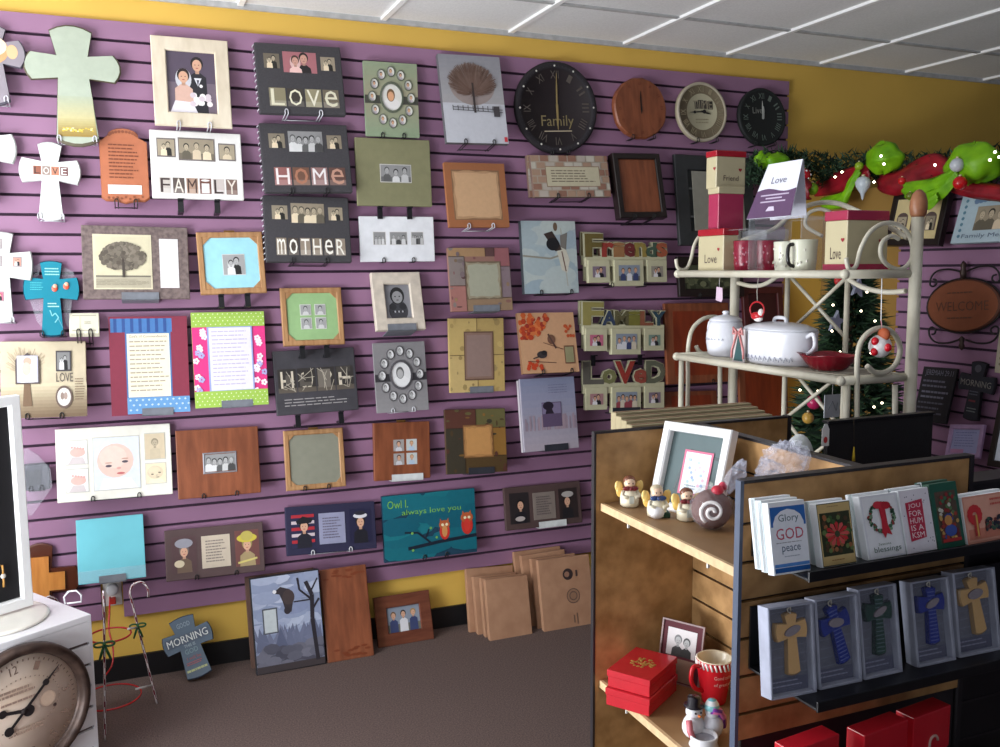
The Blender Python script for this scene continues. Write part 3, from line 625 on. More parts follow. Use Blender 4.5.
parch([(444, 162), (504.3, 164), (509.2, 226.8), (449, 227.3)], 'terracotta board with a blank torn-edge parchment square', (164, 104, 66), (208, 168, 128), (.12, .13, .88, .87), 'w', us=(.32, .72))
parch([(448.2, 247.7), (507.7, 247.7), (513.5, 309.8), (451, 311.7)], 'plum patchwork paper board with a blank grey square', (150, 112, 100), (168, 168, 148), (.28, .24, .82, .8), 'lab', [(0, 0, .6, .14, (168, 134, 98)), (.6, 0, .75, .14, (96, 66, 66)), (.75, 0, 1, .3, (152, 96, 100)), (0, .14, .25, .6, (140, 128, 124)), (0, .6, .25, 1, (168, 116, 108)), (.82, .3, 1, 1, (136, 118, 124)), (.25, .8, 1, 1, (150, 124, 98))])
parch([(448.2, 318.6), (502.3, 317.8), (505.8, 391), (451, 392.8)], 'tan patchwork board with a blank taupe rectangle', (196, 170, 108), (148, 124, 116), (.28, .2, .78, .82), 'lab', [(0, 0, .5, .5, (198, 172, 110)), (.5, 0, 1, .5, (184, 158, 100)), (0, .5, .5, 1, (202, 176, 118)), (.5, .5, 1, 1, (194, 166, 104))], torn=False)
it = parch([(443.4, 409.6), (503.6, 408.3), (508.2, 471.2), (448.7, 474.7)], 'dark earthy collage board with a glowing blank amber square', (88, 66, 46), (198, 146, 88), (.3, .27, .76, .74), 'labb', [(0, 0, .5, .3, (92, 54, 44)), (.5, 0, 1, .3, (104, 98, 60)), (0, .3, .3, 1, (62, 56, 44)), (.76, .3, 1, .8, (146, 106, 50)), (.3, .74, 1, 1, (84, 64, 36))])
# --- clocks
def clock(name, label, c, r, build, off=(.03, .08), t=.03, roll=0, rim=None):
    (x, y), (rx, ry) = c, r
    it = I(name, label, 'clock', [(x-rx, y-ry), (x+rx, y-ry+.0), (x+rx+1.5, y+ry), (x-rx+1.5, y+ry)], t=t, off=off)
    it.R = (it.w+it.h)/4; build(it); return it
ROM = ['XII', 'I', 'II', 'III', 'IIII', 'V', 'VI', 'VII', 'VIII', 'IX', 'X', 'XI']
def dial(it, prof, cols, mat=MATTE): return it.put(MB().lathe(prof, 0, 0, it.h/2, n=48, axis='y', cols=cols), 'dial', mat)
def numerals(p, R, rr, c, s, toks=ROM, rot=0, up=False):
    """text laid radially around the dial"""
    cx, cz = (p.x0+p.x1)/2, (p.z0+p.z1)/2; y = p.y()
    for k, t_ in enumerate(toks):
        a = math.radians(30*k)+rot; vs, fs = textmesh(t_); wd = s*(.35+.28*min(len(t_), 3)) if not up else s*.5*len(t_)
        aa = 0 if up else a
        pv = []
        for u, v in vs:
            lx = (u-.5)*wd; lz = (v-.5)*s+0
            ox, oz = rr*math.sin(a), rr*math.cos(a)
            pv.append((cx+ox+lx*math.cos(aa)+lz*math.sin(aa), y, cz+oz-lx*math.sin(aa)+lz*math.cos(aa)))
        p.mb.add(pv, fs, c)
def hand(it, ang, L, wd, c, y, tail=.15, name='clock_hand', zc=None, fancy=False, xc=0):
    a = math.radians(ang); d = (math.sin(a), math.cos(a)); n = (math.cos(a), -math.sin(a)); zc = it.h/2 if zc is None else zc
    def q(l, s): return (xc+d[0]*l*L+n[0]*s*wd, zc+d[1]*l*L+n[1]*s*wd)
    mb = MB().prism([q(-tail, -.5), q(-tail, .5), q(.1, .5), q(.6, .45), q(1, .08), q(1, -.08), q(.6, -.45), q(.1, -.5)][::-1], y-.0015, y, c)
    if fancy:
        x_, z_ = q(-tail, 0); mb.lathe([(wd*1.7, 0), (wd*1.7, .002)], x_, y, z_, c, 14, 'y'); x_, z_ = q(.62, 0); mb.lathe([(wd*1.2, 0), (wd*1.2, .002)], x_, y, z_, c, 14, 'y')
    return it.put(mb, name, MATTE)
def b_black(it):
    R = it.R; t = it.t; B = (26, 22, 26)
    dial(it, [(R*.96, 0), (R, .006), (R, t-.004), (R*.97, t), (R*.86, t-.002), (R*.85, t-.006), (0, t-.006)], [B, B, B, (40, 36, 42), B, (32, 22, 26)])
    p = it.ptr(y=-t+.005); numerals(p, R, R*.72, (92, 84, 78), R*.17); it.put(p, 'numerals')
    p = it.ptr(y=-t-.001)
    for k in range(60): a = k*math.pi/30; p.disc(.5+.455*math.sin(a), .5-.455*math.cos(a)*it.w/it.h, .012 if k % 5 == 0 else .003, (220, 216, 206) if k % 5 == 0 else (90, 86, 88), 6)
    it.put(p, 'minute_markers')
    p = it.ptr(y=-t+.0045); p.text('Family', .3, .58, .7, .73, (136, 122, 86)); p.line([(.33, .75), (.67, .75)], .012, (190, 176, 150)); it.put(p, 'lettering')
    hand(it, 3, R*.75, R*.035, (150, 130, 84), -t+.003, name='minute_hand'); hand(it, 181, R*.48, R*.05, (150, 130, 84), -t+.001, name='hour_hand')
it = clock('wall_clock', 'large round black clock with Roman numerals and white minute dots', (555.7, 107.6), (40.5, 46.5), b_black); it.easel('b', 'large black clock', us=(.4, .6))
def b_brown(it):
    R = it.R; t = it.t; pts = [(R*(1+.012*math.sin(k*5.3)+(.02 if 22 < k % 40 < 38 else 0))*math.cos(2*math.pi*k/40), it.h/2+R*(1+.012*math.sin(k*3.7))*math.sin(2*math.pi*k/40)) for k in range(40)]
    it.put(MB().prism(pts, -t, 0, (110, 48, 20), ch=.04), 'dial', CHERRY)
    p = it.ptr(y=-t-.001); numerals(p, R, R*.8, (110, 48, 26), R*.1); it.put(p, 'numerals')
    hand(it, 1, R*.55, R*.05, (30, 18, 14), -t-.002, name='minute_hand'); hand(it, 182, R*.2, R*.05, (30, 18, 14), -t-.004, name='hour_hand')
it = clock('wall_clock', 'round reddish brown wooden clock with a rough carved edge', (640, 108), (26.5, 30), b_brown); it.easel('b', 'round brown wooden clock')
def b_time(it):
    R = it.R; t = it.t; A = (176, 166, 140)
    dial(it, [(R*.97, 0), (R, .005), (R, t-.003), (R*.97, t), (R*.91, t-.001), (R*.9, t-.004), (R*.62, t-.004), (R*.61, t-.005), (0, t-.005)], [A, A, (190, 180, 160), (190, 180, 160), A, (118, 106, 84), (118, 106, 84), (184, 178, 150)])
    p = it.ptr(y=-t+.003); numerals(p, R, R*.76, (158, 146, 118), R*.2); it.put(p, 'numerals')
    p = it.ptr(y=-t+.0045); p.rect(.36, .31, .42, .45, (50, 46, 42)); p.rect(.43, .3, .53, .45, (60, 54, 50)); p.rect(.54, .31, .61, .45, (70, 62, 56)); p.rect(.62, .32, .72, .46, (48, 44, 40)); p.text('TIME', .33, .31, .71, .45, (150, 140, 118)); p.lines(.36, .62, .64, .72, 2, (150, 142, 116)); it.put(p, 'lettering')
    hand(it, 268, R*.5, R*.04, (30, 28, 28), -t+.002, name='minute_hand', fancy=True); hand(it, 105, R*.34, R*.06, (30, 28, 28), -t+.001, name='hour_hand')
it = clock('wall_clock', 'round beige and taupe clock with blocky word above the hands', (701.6, 111.6), (25, 29.5), b_time); it.easel('b', 'beige and taupe clock', us=(.36, .74))
def b_laugh(it):
    R = it.R; t = it.t; B = (20, 24, 24)
    dial(it, [(R*.96, 0), (R, .006), (R, t-.004), (R*.95, t), (R*.9, t-.003), (0, t-.003)], [B, B, B, (28, 34, 34), B])
    p = it.ptr(y=-t+.002); numerals(p, R, R*.72, (104, 116, 108), R*.2); p.text('Live', .3, .33, .5, .44, (140, 140, 134)); it.put(p, 'numerals')
    hand(it, 2, R*.55, R*.05, (190, 190, 184), -t+.001, name='minute_hand'); hand(it, 8, R*.36, R*.09, (170, 172, 168), -t-.001, name='hour_hand', tail=.2)
it = clock('wall_clock', 'small round black clock nearest the right end of the purple wall', (762, 116.7), (24, 28), b_laugh); it.easel('b', 'small black clock')
# --- brick text frame (a second one behind) and the black shadow box
for k, (dx, o) in enumerate(((-4, (.024, .05)), (0, (.05, .09)))):
    it = I('scripture_plaque', ['brick patterned plaque half hidden behind its twin', 'brick patterned plaque with a paragraph of writing, in front of its twin'][k], 'plaque', [(530.3+dx, 155), (606.6+dx, 156.4), (610.6+dx, 196.5), (534.3+dx, 197.3)], t=.022, off=o, ys=(D-o[0], D-o[1]), group='brick patterned plaques')
    it.plate('board', MATTE, (120, 96, 86), bevel=.002); p = it.ptr(); p.bg((172, 160, 144))
    for i in range(9):
        for j in range(6): c = random.choice([(150, 110, 92), (186, 176, 164), (170, 140, 118), (196, 190, 176)]); p.rect(i*.12-(j % 2)*.05, j*.17, i*.12+.105-(j % 2)*.05, j*.17+.145, c)
    p.rect(.17, .26, .88, .76, (150, 124, 104)); p.rect(.18, .28, .87, .74, (198, 190, 162)); p.lines(.24, .36, .82, .68, 5, (110, 96, 80), .35); it.put(p, 'printed_board')
    if k: it.easel('b', 'brick patterned plaque')
it = I('shadow_box', 'deep black frame holding a plain cherry wood panel', 'picture frame', [(612, 152.5), (659.8, 153.7), (667.5, 217), (621, 218)], t=.05, off=(.06, .1))
it.ring('frame', M('espresso_wood', (34, 24, 22), .4), it.w*.11); it.plate('panel', CHERRY, (0, 0, 0), .08, .06, .92, .94, -.04, -.001); it.easel('b', 'deep black shadow box frame')
it = I('framed_picture', 'dark grey windowpane frame with a pale card, behind the shelf rack', 'picture frame', [(673.4, 154), (752, 158), (756, 246), (681, 245)], t=.02)
it.ring('frame', M('dark_grey_wood', (52, 54, 56), .5), it.w*.16)
it.plate('backing', MATTE, (64, 66, 66), .1, .1, .9, .9, -.006, 0)
it.put(MB().box(it.X(0.02), it.X(.98), -.017, -.008, it.Z(.38), it.Z(.36), (90, 92, 92)).box(it.X(.02), it.X(.98), -.017, -.008, it.Z(.69), it.Z(.67), (90, 92, 92)), 'muntin', MATTE)
it.plate('card', MATTE, (148, 146, 134), .2, .18, .86, .84, -.0235, -.0205); it.easel('b', 'dark windowpane frame')
# --- birds
it = I('canvas_print', 'pale blue canvas of a dark bird on a branch over a nest pouch', 'canvas print', [(521, 221), (574.6, 221), (579, 293), (524.3, 293.7)], t=.028)
it.plate('canvas', MATTE, (60, 66, 72)); p = it.ptr(); p.bg((168, 184, 190))
for i in range(26): p.ell(random.random(), random.random(), .3, .14, mix((158, 176, 186), (190, 200, 196), random.random()), 12)
p.line([(0, .48), (.5, .52), (.75, .46)], .03, (150, 146, 132)); p.line([(.72, .1), (.8, .9)], .02, (176, 176, 164))
p.poly([(.62, .38), (.78, .34), (.86, .55), (.8, .72), (.7, .68), (.66, .52)], (206, 202, 186)); p.poly([(.4, .18), (.56, .14), (.68, .3), (.72, .4), (.6, .42), (.5, .3)], (60, 46, 42)); p.ell(.56, .32, .12, .09, (26, 26, 30)); p.ell(.62, .08, .04, .06, (110, 90, 70)); p.poly([(.7, .2), (.84, .16), (.8, .4), (.7, .36)], (120, 116, 110)); p.line([(.72, .42), (.78, .7)], .02, (110, 80, 70))
it.put(p, 'picture'); it.easel('b', 'pale blue bird canvas', us=(.3, .86))
it = I('canvas_print', 'orange autumn canvas with two small birds and berries', 'canvas print', [(517, 313), (572.4, 312.4), (580, 371.4), (523.2, 374)], t=.022)
it.plate('canvas', MATTE, (150, 110, 80)); p = it.ptr(); p.bg((206, 160, 122))
for i in range(70): t_ = random.random(); p.disc(.02+.6*random.random()*(1-t_*.5), .03+.4*t_, .03+.02*random.random(), random.choice([(184, 66, 36), (206, 96, 46), (214, 120, 66), (160, 50, 36)]), 6)
for i in range(9): p.disc(.8+.16*random.random(), .2+.2*random.random(), .03, (196, 86, 46), 6)
for i in range(12): p.disc(.1+.25*random.random(), .8+.15*random.random(), .035, (200, 70, 36), 6)
p.ell(.55, .45, .07, .08, (120, 84, 66)); p.line([(.5, .36), (.62, .6)], .03, (90, 64, 56)); p.ell(.36, .7, .09, .06, (60, 54, 56)); p.ell(.4, .67, .05, .04, (30, 28, 30)); p.line([(.2, .76), (.34, .72)], .02, (50, 44, 44)); p.line([(.1, .8), (.6, .84)], .01, (90, 60, 50)); p.line([(.4, .5), (.75, .62)], .01, (100, 66, 50))
p.rect(.76, .56, .94, .86, (120, 80, 60)); p.rect(.775, .58, .925, .84, (150, 146, 110)); it.put(p, 'picture'); it.easel('b', 'orange autumn bird canvas', us=(.35, .86))
it = I('canvas_print', 'lavender grey print of a lakeside figure, front of a thick stack', 'canvas print', [(519.7, 379.6), (573.8, 376), (578.6, 447.6), (525, 452)], t=.016, off=(.07, .115))
it.plate('canvas', MATTE, (176, 172, 186)); p = it.ptr()
for k in range(10): p.rect(0, k*.1, 1, k*.1+.101, mix((138, 144, 172), (176, 166, 178), k/9))
for i in range(40): u = random.random(); p.rect(u, .5+.1*random.random(), u+.03, .72, mix((150, 134, 150), (170, 150, 160), random.random()))
p.rect(.36, .34, .72, .68, (96, 80, 108)); p.rect(.37, .35, .71, .5, (130, 120, 150)); p.ell(.48, .39, .1, .06, (40, 32, 48)); p.poly([(.42, .5), (.46, .38), (.52, .38), (.58, .5)], (40, 32, 46)); p.lines(.5, .1, .92, .24, 4, (110, 110, 140), .2); it.put(p, 'picture')
it.easel('labb', 'stack of lavender grey prints', us=(.36, .8))
it2 = I('canvas_print', 'white edged print directly behind the lavender grey print', 'canvas print', [(518, 381), (571, 377), (575.6, 448), (523, 452.4)], t=.02, off=(.045, .09)); it2.plate('canvas', MATTE, (206, 200, 206)); it2.plate('edge_band', MATTE, (150, 146, 160), 0, 0, 1, 1, -.0215, -.0201)
# --- word frames
def wordframe(cs, s, label, cols, big, pal, off=(.055, .075), t=.03, full=True):
    it = I('word_sign', label, 'photo frame', cs, t=t, off=off, ys=(D-off[0], D-off[1])); CR = (196, 192, 160)
    vb = .42
    it.put(MB().box(it.X(0), it.X(1), -t*.8, 0, it.Z(.62), it.Z(vb), CR), 'shelf_rail', MATTE, bevel=.002)
    u = 0; n = len(s); ws = [1.5 if big[k] else 1 for k in range(n)]; tot = sum(ws)
    for k, ch in enumerate(s):
        a = u/tot; b = (u+ws[k])/tot; u += ws[k]; top = 0 if big[k] else .16
        x0, x1, z0, z1 = it.X(a-.005), it.X(b+.012), it.Z(vb+.02), it.Z(top)
        g = .004
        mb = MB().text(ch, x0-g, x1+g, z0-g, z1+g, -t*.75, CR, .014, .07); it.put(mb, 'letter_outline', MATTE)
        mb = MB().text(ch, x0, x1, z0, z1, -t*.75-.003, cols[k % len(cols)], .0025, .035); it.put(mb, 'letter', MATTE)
    for k, (a, b, kd) in enumerate(((.02, .28, 'couple'), (.33, .69, 'group'), (.74, .99, 'couple'))):
        v1 = .93 if k != 1 else 1; it.put(MB().box(it.X(a), it.X(b), -t-(.004 if k == 1 else 0), -.004, it.Z(v1), it.Z(.5), CR), 'photo_frame', MATTE, bevel=.002)
        m_ = .05; p = it.ptr(a+m_, .62 if k != 1 else .6, b-m_, v1-.1, y=-t-.0052 if k == 1 else -t-.001); photo(p, kd, pal, k+n); it.put(p, 'photo')
    return it
cf = [(104, 90, 44), (150, 54, 44), (156, 110, 70), (110, 40, 40), (150, 130, 64), (66, 88, 72), (160, 84, 56)]
it = wordframe([(580, 231), (664, 237), (666, 284), (584, 286)], 'Friends', 'cream FRIENDS word frame mostly hidden behind its twin', cf, [1, 0, 0, 0, 0, 0, 0], 'col', (.02, .035), .016)
it = wordframe([(584.8, 232), (666.5, 236), (668.3, 284), (588, 288)], 'Friends', 'cream word frame with FRIENDS in patterned letters over three photos', cf, [1, 0, 0, 0, 0, 0, 0], 'col'); it.easel('b', 'FRIENDS word frame')
it = wordframe([(578, 300), (660, 305), (663, 350), (583, 354)], 'FAMiLY', 'cream FAMILY word frame mostly hidden behind its twin', [(150, 140, 80), (60, 76, 110)], [1, 0, 0, 0, 0, 0], 'col', (.02, .035), .016)
it = wordframe([(582, 301), (663, 304.5), (667, 353), (586, 356)], 'FAMiLY', 'cream word frame with FAMILY in patterned letters over three photos', [(150, 140, 80), (52, 66, 92), (96, 90, 60), (120, 116, 50), (140, 84, 60), (44, 70, 84)], [1, 0, 0, 0, 0, 0], 'col'); it.easel('peg', 'FAMILY word frame', us=(.14, .72))
it = wordframe([(582.6, 361.5), (663.5, 361), (667, 411), (585.5, 414)], 'LoVeD', 'cream word frame with LOVED in patterned letters over three photos', [(96, 92, 84), (120, 120, 78), (150, 50, 40), (150, 70, 56), (96, 98, 80)], [1, 0, 1, 0, 1], 'col'); it.easel('labb', 'LOVED word frame', us=(.34, .68))
# --- boards half hidden behind the rack
for cs, lab in (([(664, 304), (728, 302), (732, 382), (668, 384)], 'large cherry wood board to the right of the FAMILY word frame'), ([(664, 392), (716, 390), (720, 436), (668, 438)], 'cherry wood board low behind the LOVED word frame'), ([(738, 366), (786, 364), (790, 430), (742, 432)], 'dark cherry board seen between the rack posts')):
    it = I('wooden_board', lab, 'board', cs, t=.02); it.plate('board', CHERRY, bevel=.003); it.plate('engraved_panel', M('cherry_dark', (140, 58, 26), .4, rgb2=(112, 42, 18), scale=5, stretch=(6, 6, 1)), (0, 0, 0), .12, .1, .88, .9, -.0212, -.019); it.easel('b', lab)
it = I('framed_picture', 'black framed dark landscape low behind the upper rack shelf', 'picture frame', [(677, 256), (742, 258), (745, 296), (680, 297)], t=.02)
it.ring('frame', M('espresso_wood'), it.w*.1); it.plate('backing', MATTE, (40, 44, 34), .05, .05, .95, .95, -.006, 0); p = it.ptr(.08, .12, .92, .88, y=-.007); p.bg((70, 76, 56))
for i in range(40): p.ell(random.random(), .4+.5*random.random(), .06, .1, mix((44, 50, 34), (120, 124, 92), random.random()), 8)
it.put(p, 'picture'); it.easel('b', 'black framed dark landscape')
it = I('framed_picture', 'maroon frame on the purple wall between rack post and sugar jar', 'picture frame', [(742, 286), (782, 287), (786, 334), (746, 335)], t=.02)
it.ring('frame', M('maroon_wood', (84, 34, 34), .4), it.w*.14); it.plate('panel', M('maroon_panel', (66, 26, 30), .4), (0, 0, 0), .1, .1, .9, .9, -.008, 0); it.easel('b', 'maroon frame behind the rack')
# --- bottom rows
it = I('wrapped_board', 'plain aqua board in cellophane above the wall socket', 'board', [(75.4, 520.5), (142.9, 513.9), (146.2, 577), (78.7, 585.3)], t=.02)
it.plate('board', M('aqua_board', (118, 206, 220), .35, var=.04, scale=9, bump=.3), bevel=.002); it.plate('cellophane', CLEAR, (0, 0, 0), -.004, .8, 1.004, .985, -.0225, -.0215); it.easel('lab', 'aqua board')
def portraits(cs, label, c, mid, specs, ek, eus=(.3, .7), t=.02):
    it = I('framed_picture', label, 'picture frame', cs, t=t); it.plate('board', MATTE, c, bevel=.003)
    it.plate('verse_card', MATTE, mid, .36, .18, .65, .82, -t-.002, -t); p = it.ptr(.38, .22, .63, .78, y=-t-.0026); p.lines(.08, .1, .92, .92, 8, mix(mid, (60, 50, 60), .5), .4); it.put(p, 'verse')
    for a, fn in ((.06, specs[0]), (.7, specs[1])): p = it.ptr(a, .14, a+.25, .86); fn(p); it.put(p, 'portrait')
    it.easel(ek, label, us=eus); return it
idf = lambda c: c
def fire(p): p.bg((112, 70, 66)); bust(p, .5, .4, .26, idf, (150, 140, 80), cloth=(168, 148, 108)); p.ell(.5, .22, .42, .12, (206, 190, 70)); p.ell(.5, .16, .26, .14, (190, 176, 90)); p.line([(.1, .9), (.9, .8)], .08, (214, 200, 120))
def fire2(p): p.bg((84, 60, 62)); bust(p, .5, .42, .24, idf, (110, 100, 96), cloth=(110, 90, 74)); p.ell(.5, .2, .36, .13, (150, 150, 160)); p.ell(.3, .75, .2, .1, (214, 200, 170))
portraits([(163.7, 532), (261.8, 520.6), (266, 571.6), (167, 581)], 'brown frame with two firefighter portraits either side of a verse card', (86, 66, 66), (204, 190, 170), (fire2, fire), 'b')
def sold(p):
    p.bg((40, 40, 72))
    for i in range(5): p.rect(0, .05+i*.18, 1, .05+i*.18+.09, (206, 190, 196) if i % 2 else (176, 44, 56))
    bust(p, .55, .38, .26, idf, (30, 30, 34), cloth=(32, 32, 44)); p.poly([(.2, .24), (.5, .1), (.95, .2), (.85, .3), (.25, .32)], (28, 28, 34))
def sold2(p): p.bg((34, 34, 64)); bust(p, .5, .38, .26, idf, (30, 26, 28), cloth=(28, 28, 38)); p.ell(.5, .2, .32, .08, (220, 220, 226)); p.ell(.5, .13, .26, .06, (40, 40, 52))
portraits([(284.5, 508.3), (374.3, 500), (377.2, 549), (287.4, 555.4)], 'navy blue frame with two servicemen and a pale verse card', (36, 34, 66), (150, 152, 180), (sold, sold2), 'w', (.28, .7))
def dk(p): p.bg((44, 38, 40)); bust(p, .55, .4, .24, idf, (24, 22, 24), cloth=(34, 32, 38)); p.ell(.5, .85, .25, .08, (190, 180, 176)); 
def dk2(p): p.bg((50, 40, 40)); bust(p, .45, .42, .24, idf, (28, 24, 26), cloth=(36, 34, 38)); p.ell(.48, .2, .32, .1, (180, 174, 170))
portraits([(503.3, 489), (579.9, 480.3), (582.5, 523), (506.9, 530.4)], 'dark marbled frame with two shadowy portraits and a grey verse card', (80, 60, 58), (132, 120, 112), (dk, dk2), 'labw', (.42, .78))
it = I('canvas_print', 'teal canvas with two red owls on a branch reading Owl always love you', 'canvas print', [(381.6, 497), (473.8, 487.7), (477.4, 551.9), (385.2, 562.8)], t=.022)
it.plate('canvas', MATTE, (14, 60, 84)); p = it.ptr()
for i in range(30): p.ell(random.random(), random.random(), .25, .14, mix((16, 92, 112), (26, 120, 132), random.random()), 10)
p.text('Owl I.', .05, .08, .27, .2, (126, 186, 70)); p.text('always love you', .2, .23, .84, .34, (122, 182, 76))
p.line([(.25, .83), (.6, .77), (1, .73)], .035, (24, 34, 50)); p.line([(.5, .78), (.36, .6), (.22, .58)], .02, (26, 36, 52)); p.line([(.44, .7), (.48, .56)], .014, (26, 36, 52))
for u, v, s_ in ((.65, .62, 1), (.9, .56, 1.15)):
    p.ell(u, v, .055*s_, .13*s_, (206, 52, 44)); p.ell(u, v-.1*s_, .06*s_, .07*s_, (190, 96, 56)); p.ell(u, v+.0, .03*s_, .09*s_, (216, 150, 90) if s_ == 1 else (214, 60, 50)); p.disc(u-.02, v-.1*s_, .016, (240, 230, 190), 8); p.disc(u+.025, v-.1*s_, .016, (240, 230, 190), 8); p.poly([(u-.05, v-.14*s_), (u-.045, v-.2*s_), (u-.02, v-.15*s_)], (190, 96, 56)); p.poly([(u+.02, v-.15*s_), (u+.045, v-.2*s_), (u+.05, v-.14*s_)], (190, 96, 56))
for u, v in ((.3, .6), (.3, .86), (.5, .55), (.56, .7)): p.disc(u, v, .015, (120, 176, 90), 6)
it.put(p, 'picture'); it.easel('b', 'teal owl canvas', us=(.42, .66))
it = cross_item('wall_cross', 'two-tone wooden cross with square tips at lower left, partly behind the display board', [(2, 551), (75, 544), (78, 612), (5, 619)], (82, 40, 24), dict(arm=.5, bw=.36, aw=.36, flare=.0, curve=.06), mat=GLAZE, off=(.02, .03))
a = .5; mb = MB().prism([(it.X(u), it.Z(v)) for u, v in ((.36, .9), (.62, .9), (.62, .64), (.84, .64), (.84, .38), (.62, .38), (.62, .14), (.36, .14), (.36, .38), (.12, .38), (.12, .64), (.36, .64))], -.026, -.0181, (0, 0, 0)); it.put(mb, 'light_inlay', M('honey_wood', (208, 140, 68), .4, rgb2=(182, 112, 48), scale=6, stretch=(7, 7, 1)))
it = I('bagged_frame', 'small dark grey frame in a clear bag hanging at the left', 'frame', [(22, 466), (49, 464), (50, 489), (23, 491)], t=.015, off=(.03, .05))
it.plate('frame', MATTE, (58, 58, 68), bevel=.003); it.plate('window', MATTE, (26, 26, 32), .12, .2, .68, .82, -.0165, -.014)
mb = MB().prism([(it.X(u), it.Z(v)) for u, v in ((-.05, 1.9), (.3, 2.0), (.75, 1.4), (1.1, .9), (1.05, .2), (.6, -.4), (.2, -.7), (-.05, -.6))], -.022, -.019, (200, 205, 220)); it.put(mb, 'clear_bag', CLEAR); it.easel('b', 'bagged grey frame')
# ================================================================ things standing on the carpet against the wall
def floor_item(name, label, cat, cs, t=.02, dl=.12, zf=0, gap=0, **k):
    yb = (onZ(*cs[2], 0).y+onZ(*cs[3], 0).y)/2-gap
    return I(name, label, cat, cs, t=t, ys=(yb+dl, yb), **k)
it = cross_item('floor_cross', 'blue-grey cross plaque reading MORNING leaning on the black baseboard', [(160, 627), (206, 609), (220, 667), (175, 686)], (58, 70, 86), dict(arm=.36, bw=.5, aw=.3, flare=.08, curve=.04), mat=GLAZE, cf=(92, 108, 124), t=.025, ys=(4.0, 3.9))
p = it.ptr(); p.text('GOOD', .36, .07, .64, .15, (150, 166, 176)); p.rect(.02, .265, .98, .425, (74, 86, 102)); p.text('MORNING', .06, .28, .94, .405, (224, 228, 224)); p.text('THIS IS', .38, .44, .62, .49, (170, 186, 190)); p.text('GOD', .36, .52, .64, .6, (130, 156, 158)); p.text('I will be', .36, .65, .66, .7, (180, 84, 84)); p.lines(.32, .74, .7, .8, 2, (200, 90, 90)); p.lines(.28, .86, .74, .92, 1, (196, 200, 140), .6); it.put(p, 'lettering')
it = floor_item('framed_picture', 'brown wooden frame edge showing behind the eagle picture', 'picture frame', [(244, 577), (312, 568), (322, 661), (252.5, 674)], gap=-.045, dl=.09); it.ring('frame', M('walnut_wood', (112, 84, 72), .5, rgb2=(88, 62, 52), scale=6, stretch=(6, 6, 1)), it.w*.1); it.plate('panel', MATTE, (90, 70, 60), .05, .05, .95, .95, -.01, -.001)
it = floor_item('canvas_print', 'tall blue-grey picture of an eagle landing on a dead tree, on the carpet', 'canvas print', [(249, 579), (318.3, 568.6), (326.6, 663.8), (257, 676)], t=.025, dl=.09)
it.plate('canvas', MATTE, (30, 28, 34), bevel=.002); p = it.ptr(.015, .012, .985, .988); p.bg((140, 150, 176))
for i in range(60): p.ell(random.random(), random.random()*.7, .22, .07, mix((128, 140, 172), (186, 194, 214), random.random()), 10)
for i in range(40): u = random.random(); p.poly([(u-.1, .62+.25*random.random()), (u, .5+.2*random.random()), (u+.1, .68+.2*random.random())], mix((92, 98, 124), (130, 136, 160), random.random()))
for i in range(36): p.ell(random.random(), .75+.25*random.random(), .12, .05, mix((70, 70, 84), (120, 120, 134), random.random()), 8)
p.rect(0, .93, 1, 1, (64, 56, 58)); p.line([(.9, .95), (.86, .5), (.88, .25), (.8, .1)], .06, (42, 38, 46)); p.line([(.87, .3), (.7, .18), (.68, .05)], .03, (42, 38, 46)); p.line([(.86, .42), (.98, .3)], .03, (42, 38, 46)); p.line([(.88, .2), (.98, .08)], .025, (42, 38, 46)); p.line([(.86, .3), (.6, .3)], .02, (42, 38, 46))
p.poly([(.3, .18), (.42, .12), (.56, .16), (.6, .27), (.56, .4), (.48, .4), (.44, .28), (.4, .2)], (56, 48, 52)); p.ell(.53, .24, .09, .08, (70, 58, 58)); p.ell(.5, .38, .05, .04, (50, 44, 50)); p.disc(.33, .165, .03, (230, 230, 232), 8)
p.rect(.13, .33, .35, .6, (84, 88, 96)); p.rect(.15, .345, .33, .585, (196, 204, 206)); it.put(p, 'picture')
it = floor_item('wooden_board', 'tall plain cherry wood board with worn ends beside the eagle picture', 'board', [(319.8, 570), (366.5, 564), (373.7, 655.5), (327.8, 663.5)], t=.02)
it.plate('board', CHERRY, bevel=.004); p = it.ptr(); R = random.Random(3)
for v0 in (.03, .86):
    for i in range(14): p.ell(.1+.8*R.random(), v0+.1*R.random(), .07, .012, (120, 56, 28), 8)
it.put(p, 'worn_marks')
it = floor_item('framed_picture', 'glossy brown frame with a colourful family photo on the carpet', 'picture frame', [(372.8, 598), (428.2, 590), (435.2, 638.4), (379.3, 648.6)], t=.025, dl=.07)
it.ring('frame', M('glossy_walnut', (122, 72, 54), .2, rgb2=(96, 54, 42), scale=6, stretch=(1, 6, 6), coat=.5), it.w*.21); it.plate('backing', MATTE, (60, 50, 50), .1, .1, .9, .9, -.012, -.001); p = it.ptr(.2, .23, .8, .75, y=-.0135); photo(p, 'group', 'col', 8); it.put(p, 'photo')
KR = M('kraft_cardboard', (176, 134, 104), .85, rgb2=(160, 118, 90), scale=14); KR2 = M('kraft_cardboard_dark', (150, 112, 86), .85, scale=14)
